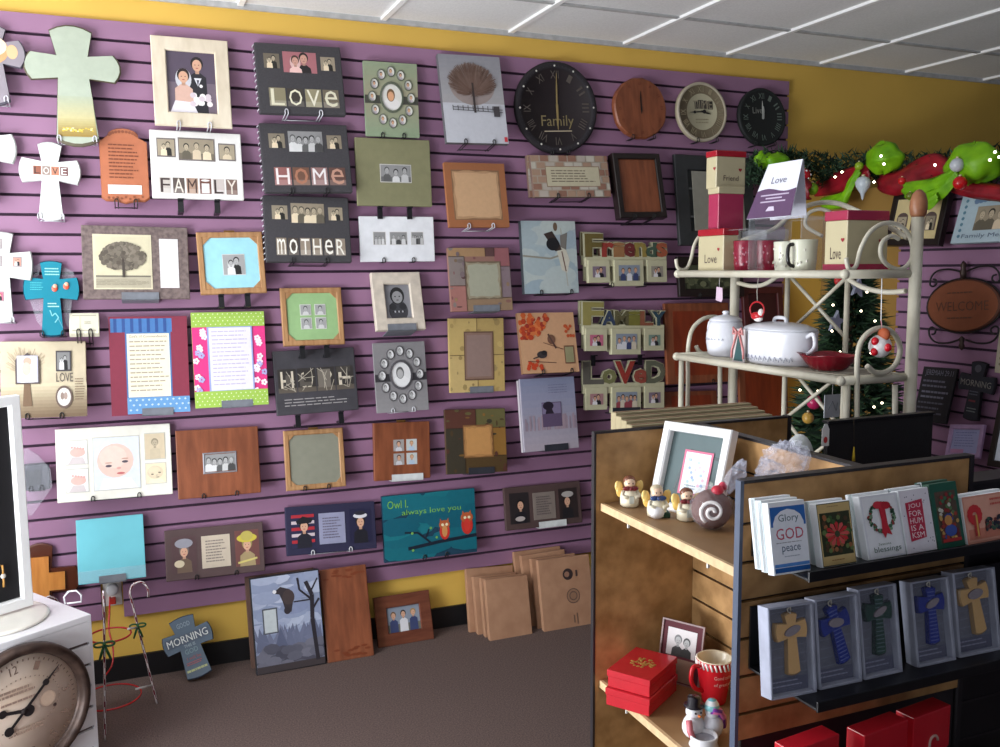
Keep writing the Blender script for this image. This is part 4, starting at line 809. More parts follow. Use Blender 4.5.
def carton(cs, label, grp, marks=False, t=.028, **k):
    it = floor_item('carton', label, 'carton', cs, t=t, group=grp, **k)
    it.plate('box', KR, bevel=.002); it.plate('flap_seam', KR2, (0, 0, 0), .02, -.0015, .98, 0, -.017, -.011)
    if marks:
        p = it.ptr(); p.disc(.62, .24, .1, (60, 48, 48), 20); p.disc(.6, .24, .05, (150, 112, 92), 12); p.rect(.76, .2, .8, .28, (80, 62, 58))
        for r, c in ((.13, (104, 80, 70)), (.115, (152, 116, 92)), (.08, (110, 86, 74)), (.06, (150, 114, 90))): p.disc(.68, .53, r, c, 24)
        p.line([(.64, .78), (.64, .86)], .02, (110, 86, 72)); p.line([(.7, .76), (.7, .88)], .02, (110, 86, 72)); it.put(p, 'printed_marks')
G1 = 'flat cartons in the left stack'; G2 = 'flat cartons in the right stack'
for k, (cs, lab) in enumerate((([(465.6, 568.6), (511, 565.5), (519, 627), (470.5, 633)], 'flat brown carton at the very back of the left stack'),
        ([(472, 577.5), (514, 572), (523, 638), (480, 643.5)], 'flat brown carton third from the front of the left stack'),
        ([(479, 579.4), (520, 574), (531, 642), (488, 647.5)], 'flat brown carton second from the front of the left stack'),
        ([(483.3, 580.4), (524.5, 575.4), (536.3, 643.7), (492.7, 649.6)], 'flat brown carton at the front of the left stack'))):
    yb = 3.93-.045*k; I_ = I('carton', lab, 'carton', cs, t=.028, ys=(yb+.09, yb), group=G1); I_.plate('box', KR, bevel=.002); I_.plate('flap_seam', KR2, (0, 0, 0), .02, -.0015, .98, 0, -.017, -.011)
for k, (cs, lab) in enumerate((([(513, 552), (562, 546), (566, 618), (522, 626)], 'tall brown carton at the back of the right stack'),
        ([(521, 556), (566, 549), (572, 622), (530, 630)], 'tall brown carton second from the back of the right stack'),
        ([(530, 559.5), (575, 553), (583, 630), (540, 637)], 'tall brown carton just behind the printed one'),
        ([(536.3, 561), (588, 554), (597, 632), (546.6, 640)], 'tall brown carton with two round printed marks'))):
    yb = 3.93-.045*k; it = I('carton', lab, 'carton', cs, t=.028, ys=(yb+.09, yb), group=G2); it.plate('box', KR, bevel=.002); it.plate('flap_seam', KR2, (0, 0, 0), .02, -.0015, .98, 0, -.017, -.011)
    if k == 3:
        p = it.ptr(); p.disc(.55, .22, .1, (60, 48, 48), 20); p.disc(.53, .22, .05, (150, 112, 92), 12); p.rect(.7, .18, .74, .26, (80, 62, 58))
        for r, c in ((.13, (104, 80, 70)), (.115, (152, 116, 92)), (.08, (110, 86, 74)), (.06, (150, 114, 90))): p.disc(.62, .5, r, c, 24)
        p.line([(.6, .74), (.6, .84)], .02, (110, 86, 72)); p.line([(.66, .72), (.66, .86)], .02, (110, 86, 72)); it.put(p, 'printed_marks')
# ---------------------------------------------------------------- socket, cord and candy cane stand
yo = D+.019; a = onY(104, 583, yo); b = onY(121, 604, yo)
t_ = thing('wall_socket', 'white wall socket with a round plug in the notch of the purple slats', 'socket', loc=((a.x+b.x)/2, yo, b.z))
xm = (a.x+b.x)/2; MB().box(-.036, .036, -.006, 0, 0, .115).build('socket_plate', M('white_plastic', (232, 230, 224), .4), t_, bevel=.002)
MB().lathe([(.024, .006), (.024, .03), (.02, .034), (0, .034)], 0, 0, .075, (226, 228, 232), 18, 'y').build('night_light', GLAZE, t_)
MB().box(-.012, .012, -.03, -.0062, .012, .038, (196, 52, 40)).build('plug', GLAZE, t_, bevel=.003)
RED = (196, 40, 44)
c2 = onZ(157, 703.5, 0); c1 = onZ(105, 740, 0); mid = (c1+c2)/2; th = thing('candy_cane_stand', 'wire stand of striped candy canes with red hoops and green bows', 'decoration', loc=(mid.x, mid.y, 0))
ctr = onZ(110, 697, .1); ctr.z = 0
def rel(v): return (v[0]-mid.x, v[1]-mid.y, v[2])
c2t = onY(130, 594, c2.y+.03); c1t = onY(104, 606, c1.y+.02)
def cane(base, top, hook):
    pts = [base.lerp(top, i/24) for i in range(25)]; q = hook
    for i in range(1, 13): an = math.pi*i/12*1.08; pts.append(top+Vector((q[0]*(1-math.cos(an)), q[1]*(1-math.cos(an)), .045*math.sin(an)-(0 if i < 12 else .01))))
    mb = MB().tube([rel(v) for v in pts], .0046, (226, 222, 222), 8, col2=(120, 50, 62)); mb.build('cane', GLAZE, th)
cane(c2, c2t, (.034, 0)); cane(c1, c1t, (0, .03)); c3 = ctr*2-(c1+c2)/2+Vector((-.09, .02, 0)); cane(c3, c3+Vector((0, .03, .46)), (-.03, -.01))
cu = onY(110, 635, ctr.y); 
for (cc, rr) in (((ctr.x, ctr.y, .1), .112), ((cu.x, ctr.y, cu.z), .075)):
    MB().tube([rel((cc[0]+rr*math.cos(a), cc[1]+rr*math.sin(a), cc[2])) for a in [2*math.pi*k/36 for k in range(36)]], .0035, RED, 6, closed=True).build('hoop', GLAZE, th)
for (p0, p1) in ((onY(136, 689, ctr.y), c2.lerp(c2t, .17)), (onY(128, 629, ctr.y), c2.lerp(c2t, .7))): MB().tube([rel(p0), rel(p1)], .004, (230, 230, 228), 6).build('connector', GLAZE, th)
def bow(pos, s, par, col=(26, 92, 48), mat=SATIN):
    mb = MB(); x, y, z = pos
    for sg in (-1, 1):
        lp = [(x+sg*s*.6*math.sin(a)*(1), y-.006, z+s*.5*(1-math.cos(a))*.8*(1 if a < 3.2 else 1)+s*.1*math.sin(2*a)) for a in [math.pi*2*k/14 for k in range(15)]]
        mb.tube([(x+sg*s*.5*(1-math.cos(a)), y-.006, z+s*.25*math.sin(a)) for a in [math.pi*2*k/14 for k in range(14)]], s*.12, col, 6, closed=True)
        mb.tube([(x, y-.006, z), (x+sg*s*.3, y-.008, z-s*.9), (x+sg*s*.55, y-.004, z-s*1.7)], [s*.1, s*.16, s*.12], col, 6)
    mb.ball((x, y-.01, z), s*.2, col=col, n=8, m=6); return mb.build('bow', mat, par)
q = c1.lerp(c1t, .72); bow(rel(q), .035, th); q = c2.lerp(c2t, .72); bow(rel(q), .03, th)
cord = [onY(110, 597, yo-.03), onY(109.5, 612, 3.95), onY(109, 630, 3.9), onY(113, 648, 3.85), onY(112, 665, 3.8), onY(104, 677, 3.78)]
def smooth(pts, n=6):
    out = []
    for i in range(len(pts)-1):
        p0 = pts[max(i-1, 0)]; p1 = pts[i]; p2 = pts[i+1]; p3 = pts[min(i+2, len(pts)-1)]
        for k in range(n):
            t = k/n; out.append(.5*((2*p1)+(p2-p0)*t+(2*p0-5*p1+4*p2-p3)*t*t+(3*p1-p0-3*p2+p3)*t**3))
    return out+[pts[-1]]
tag(MB().tube(smooth(cord), .0035, RED, 6).build('power_cord', GLAZE), 'red power cord hanging from the wall socket', 'cord')
# ---------------------------------------------------------------- white display platform with the big clock
ax = Vector((.846, .533, 0)).normalized(); ay = Vector((-ax.y, ax.x, 0)); PU = CAM+ray(91, 614)*3.16; PU.z = 0; zt = H-1.175
UT = Matrix(((ax.x, ay.x, 0, PU.x), (ax.y, ay.y, 0, PU.y), (0, 0, 1, 0), (0, 0, 0, 1)))
WL = M('white_laminate', (236, 234, 238), .35, var=.02)
un = thing('display_platform', 'low white slatted display platform in the lower left corner', 'display platform', UT)
MB().box(-1.3, 0, 0, .46, zt-.022, zt).build('top', WL, un, bevel=.002)
m = MB(); z = zt-.0225; g = zt-.03
while z > 0: m.box(-1.298, -.012, -.0, .012, max(g-.064, .0), g if g < zt-.03 else zt-.0225); z = g-.0762; g -= .0762
m.build('slat_panel', WL, un); MB().box(-1.29, -.0125, .0122, .02, 0, zt-.023).build('groove_backing', M('grey_brown_board', (120, 100, 98), .7), un)
MB().box(-.0118, 0, 0, .458, 0, zt-.0225).build('side_panel', WL, un, bevel=.001)
MB().box(-1.29, -.013, .4585-.012, .4585, 0, zt-.023).build('back_panel', WL, un)
# big clock on its face: local frame of the platform, -y towards the room
def onU(x, y, off):                             # pixel -> platform-local point on plane y=-off
    n = ay; d = ray(x, y); P0 = PU-ay*off; t = (P0-CAM).dot(n)/d.dot(n); return UT.inverted() @ (CAM+d*t)
hub = onU(27, 713, .045); top = onU(38, 643, .045); Rr = .222
class Fk: pass
ck = Item('wall_clock', 'very large antique clock with a bronze rim on the white platform', 'clock', None, t=.05, pts=[UT @ Vector((hub.x+sx*Rr, -.05-.004, hub.z+sz*Rr)) for sx, sz in ((-1, 1), (1, 1), (1, -1), (-1, -1))])
BR = M('bronze_rim', (84, 66, 58), .42, rgb2=(56, 42, 38), scale=30, metal=.4); R_ = Rr
ck.put(MB().lathe([(R_*.95, 0), (R_, .01), (R_*1.0, .036), (R_*.96, .049), (R_*.9, .05), (R_*.87, .042), (R_*.845, .03), (R_*.83, .018)], 0, 0, ck.h/2, n=56, axis='y'), 'rim', BR)
ck.put(MB().lathe([(R_*.84, .001), (R_*.84, .018), (0, .0185)], 0, 0, ck.h/2, n=56, axis='y'), 'dial', M('aged_dial', (246, 226, 212), .5, rgb2=(230, 206, 182), scale=5))
p = ck.ptr(y=-.0192); rot = math.radians(-9)
numerals(p, R_, R_*.66, (150, 122, 108), R_*.13, [str(k) if k else '12' for k in range(12)], rot); ck.put(p, 'numerals')
p = ck.ptr(y=-.0192); k_ = 1
for k in range(60):
    a = rot+k*math.pi/30
    for rr in (.78,): p.line([(.5+.5*(rr-.035)*math.sin(a), .5-.5*(rr-.035)*math.cos(a)), (.5+.5*rr*math.sin(a), .5-.5*rr*math.cos(a))], .008, (140, 110, 92))
for k in range(48): a = rot+k*math.pi/24; p.disc(.5+.27*math.sin(a)*1.0, .5-.2*math.cos(a)-.05, .006, (170, 140, 124), 6)
p.lines(.33, .31, .6, .37, 2, (184, 156, 140), .6); p.lines(.34, .4, .62, .44, 1, (180, 150, 136)); p.lines(.38, .62, .64, .68, 2, (186, 158, 140)); p.disc(.73, .54, .014, (70, 50, 48), 10); 
for r, c in ((.06, (196, 166, 146)), (.05, (214, 186, 164))): p.disc(.68, .47, r, c, 16)
ck.put(p, 'dial_print')
hand(ck, 47, .168, .009, (36, 28, 30), -.024, tail=.42, name='minute_hand', fancy=True); hand(ck, -77, .11, .011, (36, 28, 30), -.021, tail=.15, name='hour_hand', fancy=True)
ck.put(MB().lathe([(.009, .019), (.009, .027), (0, .028)], 0, 0, ck.h/2, (40, 30, 30), 14, 'y'), 'hub', MATTE)
# jewellery display on the platform
B_ = onZ(34, 605, zt+.02); Bl = UT.inverted() @ B_
def onUx(x, y): n = ax; d = ray(x, y); t = (B_-CAM).dot(n)/d.dot(n); return UT.inverted() @ (CAM+d*t)
Tp = onUx(20, 395); Wd = .62
pts = [UT @ Vector((Tp.x-Wd, Tp.y, Tp.z)), UT @ Vector((Tp.x, Tp.y, Tp.z)), B_, UT @ Vector((Bl.x-Wd, Bl.y, Bl.z))]
jd = Item('jewellery_display', 'white framed black velvet display on a round cream base at the left edge', 'display', None, t=.03, pts=pts)
jd.ring('frame', M('white_lacquer', (240, 240, 240), .3, var=.02), .036, t=.03, slope=.006)
jd.plate('velvet_panel', M('black_velvet', (16, 13, 18), .95), (0, 0, 0), .06, .05, .94, .95, -.012, -.001)
bz = Bl.z; tmp = MB(); jb = UT @ Vector((Bl.x-.13, Bl.y+.02, zt)); 
o = MB().lathe([(.17, 0.001), (.173, .005), (.17, .01), (.16, .012), (.1, .0122), (0, .0122)], jb.x, jb.y, zt, (240, 236, 226), 40).build('round_base', GLAZE); o.parent = jd.o; o.matrix_parent_inverse = jd.mw.inverted()
wt = jd.mw @ Vector((0, 0, 0)); q = onU(2.5, 576, -.1)
lp = jd.mw.inverted() @ (CAM+ray(3, 576)*((jd.mw @ Vector((0, -.02, .1)))-CAM).dot(ay)/ray(3, 576).dot(ay)) if False else None
def onItem(it, x, y, yy): n = it.mw.to_3x3() @ Vector((0, 1, 0)); P0 = it.mw @ Vector((0, yy, 0)); d = ray(x, y); return it.mw.inverted() @ (CAM+d*((P0-CAM).dot(n)/d.dot(n)))
lp = onItem(jd, 3, 576, -.02)
wa = thing('wristwatch', 'small gold wristwatch pinned on the black velvet display', 'watch', jd.mw @ Matrix.Translation(lp) @ Matrix.Scale(.7, 4))
MB().lathe([(.012, 0), (.013, .003), (.011, .006), (0, .006)], 0, 0, 0, (230, 224, 214), 16, 'y').build('watch_case', GLAZE, wa)
MB().tube([(0, -.002, .011), (0, -.004, .03), (0, .001, .055)], .005, (190, 140, 70), 6).build('strap', GLAZE, wa); MB().tube([(0, -.002, -.011), (0, -.004, -.03), (0, .001, -.055)], .005, (190, 140, 70), 6).build('strap', GLAZE, wa)
# small white wire hook at the back of the platform
a = onZ(73, 605, zt); tag(MB().tube([(a.x+dx, a.y+.01, zt+dz) for dx, dz in ((-.025, 0.004), (-.028, .03), (-.012, .048), (.012, .048), (.028, .03), (.026, .004), (-.02, .005))], .0035, (236, 236, 240), 6).build('wire_stand', GLAZE), 'little white wire stand on the back corner of the platform', 'stand')

# ================================================================ wooden display unit (H shape)
WD = M('mottled_laminate', (186, 144, 94), .5, rgb2=(148, 110, 66), scale=22, bump=.05)
TRIM = M('slate_trim', (78, 88, 108), .4, var=.04); CAP = M('dark_edge_cap', (38, 34, 38), .45)
X0, X1, YF, YR, ZTP = 1.064, 1.671, 1.39, 1.97, H-.40
ZS1, ZS2 = H-.582, H-1.045
gd = thing('display_unit', 'mottled brown wooden display unit with slatted centre panel and shelves', 'display unit', loc=(1.37, 1.68, 0))
def G(mb, name, mat, **k):
    mb.v = [(x-1.37, y-1.68, z) for x, y, z in mb.v]; return mb.build(name, mat, gd, **k)
G(MB().box(X0+.0062, X1-.0122, YR, YR+.012, .1, ZTP-.0062), 'rear_panel', WD)
G(MB().box(X0, X0+.006, YR-.001, YR+.013, 0, ZTP), 'edge_trim', CAP); G(MB().box(X0, X0+.008, YF-.001, YF+.015, 0, ZTP), 'edge_trim', TRIM)
G(MB().box(X1-.012, X1, YR-.002, YR+.022, 0, ZTP), 'edge_trim', CAP); G(MB().box(X1-.012, X1, YF-.002, YF+.022, 0, ZTP), 'edge_trim', CAP)
G(MB().box(X0+.0062, X1-.0122, YR-.001, YR+.013, ZTP-.006, ZTP), 'top_cap', CAP); G(MB().box(X0+.0082, X1-.0122, YF-.001, YF+.022, ZTP-.006, ZTP), 'top_cap', CAP)
G(MB().box(1.358, 1.385, YF+.023, YR-.003, ZTP-.006, ZTP), 'top_cap', CAP)
m = MB(); gz = ZTP-.085; zs = [ZTP-.0065]
while gz > .85: zs += [gz+.003, gz-.003]; gz -= .0762
zs = zs+[.803]
for a, b in zip(zs[::2], zs[1::2]): m.box(X0+.0085, X1-.0125, YF, YF+.011, b, a)
G(m, 'front_slats', WD, bevel=.001); G(MB().box(X0+.009, X1-.013, YF+.0112, YF+.0145, .803, ZTP-.007), 'front_backing', CAP)
m = MB(); gz = ZTP-.085; zs = [ZTP-.0065]
while gz > .3: zs += [gz+.003, gz-.003]; gz -= .0762
zs.append(.1)
for a, b in zip(zs[::2], zs[1::2]): m.box(1.36, 1.368, YF+.023, YR-.001, b, a); m.box(1.376, 1.384, YF+.023, YR-.001, b, a)
G(m, 'centre_slats', WD, bevel=.0008); G(MB().box(1.3682, 1.3758, YF+.023, YR-.001, .1, ZTP-.007), 'centre_backing', CAP)
PINE = M('pale_edge', (222, 190, 146), .5, scale=5, stretch=(2, 9, 9))
for zz in (ZS1, ZS2):
    G(MB().box(X0+.027, 1.356, YF+.024, YR-.003, zz-.018, zz), 'shelf', M('shelf_top', (150, 116, 78), .55, rgb2=(126, 96, 64), scale=6)); G(MB().box(X0+.018, X0+.0268, YF+.024, YR-.003, zz-.0185, zz+.0005), 'shelf_edge', PINE)
    for yy in (1.52, 1.84): G(MB().box(X0+.021, X0+.026, yy-.002, yy+.002, zz-.03, zz-.0187, (230, 230, 226)), 'shelf_clip', GLAZE)
G(MB().box(1.388, X1-.02, YF+.024, YR-.003, H-.63, H-.612), 'shelf', WD)
G(MB().box(X0+.02, X1-.02, YF+.004, YF+.02, .1, .80), 'lower_front_panel', CAP)
G(MB().box(X0, X1+.05, YF-.42, YF-.003, 0, .66), 'base_deck', M('black_deck', (14, 13, 15), .6)); G(MB().box(X0+.02, X1-.02, YF+.0, YR, 0, .099), 'plinth', CAP)
G(MB().box(X0+.2, X1-.02, YR+.013, YR+.2, H-.78, H-.762), 'rear_shelf', WD)
bk = thing('display_unit', 'black slatted display unit beyond the right end of the wooden unit', 'display unit', loc=(2.1, 1.45, 0))
MB().box(-.405, .6, -.03, .03, 0, H-.475).build('panel', M('black_laminate', (22, 20, 24), .5), bk); MB().box(-.405, .6, -.035, .035, H-.4748, H-.468).build('top_cap', CAP, bk)
m = MB()
for k in range(12): m.box(-.4, .595, -.032, -.0301, H-.53-k*.09, H-.525-k*.09)
m.build('groove', CAP, bk)
# --- black ledges and the boxed cards on the front
def ledge(zb, y0, xl, xr, back, label):
    t = thing('card_ledge', label, 'ledge', loc=((xl+xr)/2, YF, zb)); w2 = (xr-xl)/2
    MB().box(-w2, w2, y0-YF, -.002, -.006, -.001).build('shelf_plate', BLACKP, t, bevel=.001); MB().box(-w2, w2, y0-YF-.005, y0-YF-.0002, -.0075, .012).build('front_lip', BLACKP, t, bevel=.001)
    MB().box(-w2, w2, -.006, -.0022, -.0009, back).build('back_plate', BLACKP, t); return t
yc = 1.262
za = onY(792, 573.5, yc).z; xl = onY(748, 574, 1.37).x
ledge(za, 1.232, xl+.02, 1.93, .03, 'black ledge carrying the upper row of boxed cards')
zb_ = onY(795, 692.5, yc).z; ledge(zb_, 1.2, xl+.02, 1.98, .12, 'black ledge carrying the lower row of boxed cross ornaments')
def upright(cs, yb):                            # depth of the top edge that makes the sides of the face run straight up
    r = lambda c: ray(*c).x/ray(*c).y
    return yb*(r(cs[3])/r(cs[0])+r(cs[2])/r(cs[1]))/2
def cardbox(cs, label, zbase, n, fn, rim=(236, 240, 244), t=.017, sh=.0185, grp=None, name='card_box'):
    for k in range(n, -1, -1):
        yb = yc; yt = upright(cs, yb)
        A = [onY(*cs[0], yt), onY(*cs[1], yt), onY(*cs[2], yb), onY(*cs[3], yb)]; dz = zbase-(A[2].z+A[3].z)/2
        A[2] = Vector((A[2].x, A[2].y, zbase)); A[3] = Vector((A[3].x, A[3].y, zbase)); dy = sh*k
        A = [v+Vector((0, dy, 0)) for v in A]
        lab = label if k == 0 else ['second', 'third', 'fourth'][k-1]+' box of cards behind the '+label.split(' box')[0]+' box'
        it = Item(name, lab, 'card box', None, t=t, pts=A, group=grp)
        it.plate('box', MATTE, rim, bevel=.0012)
        if k == 0: fn(it)
        else: it.plate('lid_edge', MATTE, (206, 220, 222), 0, 0, .012, 1, -t-.0004, -t*.4)
def c_god(it):
    p = it.ptr(.03, .02, .98, .98); p.bg((236, 238, 246)); p = p.sub(0, .05, 1, 1); p.rect(0, 0, 1, .8, (46, 104, 180)); p.poly([(.06, .8), (.06, .25), (.14, .14), (.3, .07), (.5, .04), (.7, .07), (.86, .14), (.94, .25), (.94, .8)], (232, 236, 246)); p.rect(0, .3, 1, .82, (232, 236, 246))
    p.text('Glory', .22, .12, .8, .26, (66, 96, 110)); p.text('GOD', .12, .33, .9, .5, (190, 62, 92)); p.lines(.1, .54, .9, .57, 1, (150, 150, 160)); p.text('peace', .25, .6, .78, .72, (66, 90, 120)); p.lines(.3, .75, .8, .78, 1, (150, 160, 180)); p.rect(0, .86, 1, .91, (80, 134, 204)); p.rect(0, .92, 1, .99, (30, 88, 160)); it.put(p, 'printed_card')
def c_gold(it):
    p = it.ptr(.02, .01, .98, .99); p.bg((60, 66, 48)); p.rect(.015, .012, .985, .985, (198, 172, 118)); p.lines(.3, .05, .7, .08, 1, (150, 124, 80)); p.rect(.05, .15, .95, .84, (48, 54, 34))
    for i in range(60): p.disc(.1+.8*random.random(), .2+.58*random.random(), .06, random.choice([(60, 90, 50), (150, 96, 60), (100, 120, 70), (80, 60, 40)]), 7)
    for i in range(12): a = i*.524; p.poly([(.5, .5), (.5+.3*math.cos(a-.2), .5+.17*math.sin(a-.2)), (.5+.36*math.cos(a), .5+.2*math.sin(a)), (.5+.3*math.cos(a+.2), .5+.17*math.sin(a+.2))], (186, 46, 50) if i % 2 else (206, 84, 84))
    p.disc(.5, .5, .08, (60, 70, 46), 10); p.lines(.25, .9, .75, .94, 1, (150, 110, 60)); it.put(p, 'printed_card')
def c_wreath(it):
    p = it.ptr(.02, .01, .98, .99); p.bg((224, 226, 236)); p.rect(.04, .03, .96, .97, (234, 236, 242)); R = random.Random(2)
    for i in range(130): a = R.random()*6.28; r = .27+.08*R.random(); p.disc(.5+r*math.cos(a)*1.05, .36+r*math.sin(a)*.68, .035, R.choice([(40, 84, 58), (66, 110, 80), (30, 60, 44), (120, 150, 120), (150, 60, 60)]), 6)
    p.poly([(.42, .1), (.6, .12), (.62, .5), (.7, .66), (.56, .62), (.5, .7), (.44, .6), (.46, .4)], (190, 40, 56)); p.ell(.42, .16, .13, .06, (200, 50, 66)); p.ell(.64, .18, .13, .06, (180, 34, 50)); p.text("Seasons", .28, .76, .62, .8, (90, 120, 100)); p.text('blessings', .14, .82, .88, .93, (80, 104, 96)); it.put(p, 'printed_card')
def c_joy(it):
    p = it.ptr(.02, .01, .98, .99); p.bg((228, 224, 234)); R = random.Random(4)
    for i in range(22): p.disc(R.random(), R.random(), .018, (100, 96, 120), 5)
    p.poly([(.14, .2), (.72, .16), (.7, .78), (.16, .82)], (186, 40, 72))
    for k, s_ in enumerate(('JOU', 'FOR', 'HUM', 'IS A', 'KSM')): p.text(s_, .22, .22+.115*k, .64, .31+.115*k, (240, 228, 232))
    it.put(p, 'printed_card')
def c_green(it):
    p = it.ptr(); p.bg((34, 88, 72)); p.rect(.14, .13, .9, .92, (86, 70, 60)); R = random.Random(6)
    for i in range(70): v = R.random(); p.disc(.2+.64*R.random(), .17+.7*v, .06, R.choice([(60, 110, 80), (200, 200, 190), (140, 50, 50), (90, 120, 80)] if v < .45 else [(150, 60, 50), (190, 150, 90), (60, 80, 150), (110, 40, 44)]), 7)
    p.ell(.52, .74, .22, .09, (62, 84, 160)); p.ell(.48, .58, .14, .08, (196, 140, 80)); p.rect(.18, .86, .86, .91, (170, 50, 50)); it.put(p, 'printed_card')
def c_pink(it):
    p = it.ptr(); p.bg((214, 150, 132)); p.rect(.03, .04, .97, .96, (226, 168, 148)); p.rect(.05, .7, .95, .92, (206, 130, 110)); R = random.Random(9)
    for i in range(60): p.disc(.4+.5*R.random(), .5+.26*R.random(), .03, R.choice([(40, 44, 60), (60, 50, 56), (70, 96, 80), (120, 60, 56)]), 7)
    for i in range(12): a = i*.52; p.disc(.2+.1*math.cos(a), .4+.14*math.sin(a), .06, (200, 50, 56), 8)
    p.rect(.16, .4, .26, .84, (180, 60, 56)); p.rect(.21, .4, .245, .86, (214, 170, 90)); p.lines(.55, .1, .92, .3, 2, (200, 90, 80)); it.put(p, 'printed_card')
cardbox([(767.3, 503), (803.4, 499.4), (811.5, 570), (774.5, 576.3)], 'blue and white Glory GOD peace box', za, 2, c_god)
cardbox([(815.9, 504), (848.3, 500), (858.3, 562.8), (821.8, 567)], 'gold banded poinsettia card box', za, 1, c_gold)
cardbox([(859, 496.7), (895.2, 491.8), (906.8, 556), (868.2, 563)], 'white wreath blessings box', za, 1, c_wreath)
cardbox([(897.4, 491.3), (928.2, 486.5), (937, 550.5), (907.5, 555)], 'red lettered white card box', za, 1, c_joy)
cardbox([(929, 485), (955.4, 480.5), (965, 545.5), (938, 550)], 'green bordered teddy bear card box', za, 1, c_green, (60, 96, 80))
cardbox([(961.6, 498), (1008, 490), (1015, 538), (967.6, 544.8)], 'wide pink poinsettia and train card box', za, 1, c_pink)
def crossbox(cs, label, col, tilt, k_):
    yb = yc-.012; yt = upright(cs, yb)
    A = [onY(*cs[0], yt), onY(*cs[1], yt), onY(*cs[2], yb), onY(*cs[3], yb)]; A[2].z = zb_; A[3].z = zb_
    it = Item('ornament_box', label, 'ornament box', None, t=.03, pts=A)
    it.ring('box_frame', M('pearl_card', (166, 170, 188), .5), .004, t=.03); it.plate('backing_card', M('lavender_card', (108, 110, 124), .6, rgb2=(96, 98, 112), scale=60), (0, 0, 0), .02, .01, .98, .99, -.012, 0)
    p = it.ptr(y=-.0125); 
    for i in range(9): p.line([(.05, .1+.1*i), (.95, .02+.1*i+.05)], .006, (136, 140, 160))
    p.rect(.05, .82, .95, .98, (84, 86, 108)); p.lines(.12, .85, .88, .95, 2, (150, 152, 172), .3); it.put(p, 'printed_card')
    th = math.radians(tilt); w_, h_ = it.w*.66, it.h*.66; pts = cross_pts(w_, h_, .27, .34, .25, .25, .05); cx, cz = it.X(.55), it.Z(.44)
    rp = [(cx+x*math.cos(th)+(z-h_/2)*math.sin(th), cz-x*math.sin(th)+(z-h_/2)*math.cos(th)) for x, z in pts]
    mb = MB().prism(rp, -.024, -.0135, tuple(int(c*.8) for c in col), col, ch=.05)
    if k_:
        for j in range(14):
            v = h_*(.06+j*.067)-h_/2; hw = w_*.15; q = [(a*1.0, v+b) for a, b in ((-hw, -.001), (hw, -.001), (hw, .001), (-hw, .001))]
            mb.add([(cx+x*math.cos(th)+z*math.sin(th), -.0243, cz-x*math.sin(th)+z*math.cos(th)) for x, z in q], [(0, 1, 2, 3)], mix(col, (180, 190, 220), .4))
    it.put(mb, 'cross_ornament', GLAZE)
    v = h_*.23; ox, oz = cx+v*math.sin(th), cz+v*math.cos(th); ta = math.radians(tilt+14)
    it.put(MB().prism([(ox+w_*.27*math.cos(a)*math.cos(ta)+w_*.13*math.sin(a)*math.sin(ta), oz+w_*.27*math.cos(a)*math.sin(ta)*1+w_*.13*math.sin(a)*math.cos(ta)) for a in [2*math.pi*j/16 for j in range(16)]], -.0275, -.0245, (110, 96, 104), (146, 136, 142)), 'oval_plaque', GLAZE)
    tx, tz = cx+h_*.5*math.sin(th), cz+h_*.5*math.cos(th)
    it.put(MB().tube([(tx, -.018, tz), (tx-.004, -.02, tz+.009), (tx+.003, -.02, tz+.014), (tx+.005, -.018, tz+.004)], .0016, (206, 200, 186), 6).ball((tx, -.02, tz), .004, col=(214, 206, 190)), 'hanging_loop', GLAZE)
    it.plate('clear_cover', M('clear_plastic', (200, 206, 226), .06, alpha=.03, var=.01), (0, 0, 0), .015, .01, .985, .99, -.0305, -.0301)
    return it
crossbox([(767.3, 608), (812.3, 603), (818, 690), (773.3, 695)], 'boxed tan cross ornament at the left end of the lower row', (222, 178, 116), -2, 0)
crossbox([(815.4, 600.3), (857, 593.8), (863, 678), (820.6, 685)], 'boxed tilted blue cross ornament next to the tan one', (26, 44, 140), -14, 1)
crossbox([(858.3, 590), (896, 583.4), (903, 668), (865.5, 675)], 'boxed dark green cross ornament', (30, 62, 48), 2, 1)
crossbox([(911, 582.5), (948, 577), (957, 657.5), (919, 664.5)], 'boxed upright blue cross ornament with a glossy side', (24, 40, 140), 0, 1)
crossbox([(953.2, 573), (994, 567.5), (1002.3, 649), (961, 656)], 'boxed tan cross ornament at the right end of the lower row', (214, 172, 110), -8, 0)
# red boxes on the black deck
def redbox(cx, cy, zb, w, d, h, rz, label, motif, name='gift_box'):
    t = thing(name, label, 'box', Matrix.Translation((cx, cy, zb)) @ Matrix.Rotation(rz, 4, 'Z'))
    RM = M('red_glossy_card', (196, 30, 44), .25, var=.05, coat=.4)
    MB().box(-w/2+.002, w/2-.002, -d/2+.002, d/2-.002, 0, h*.62).build('box_base', RM, t, bevel=.0015); MB().box(-w/2, w/2, -d/2, d/2, h*.6201, h).build('lid', RM, t, bevel=.0015)
    if motif == 'gold':
        mb = MB(); R = random.Random(5)
        for i in range(46): a = R.random()*6.28; r = R.random()**.6*w*.28; mb.lathe([(w*.035, 0), (w*.02, .0012), (0, .0014)], r*math.cos(a), r*.8*math.sin(a), h+.0002, (176, 128, 56), 6)
        mb.build('gold_motif', MATTE, t)
    if motif == 'hook':
        MB().tube([(w*.05+.012*math.cos(a), -d/2-.001, h*.72+.012*math.sin(a)) for a in [math.pi*(.0+k/7) for k in range(8)]]+[(w*.05-.014, -d/2-.001, h*.5), (w*.05-.004, -d/2-.001, h*.3)], .0025, (196, 160, 150), 6).build('printed_hook', MATTE, t)
    return t
zd = .66
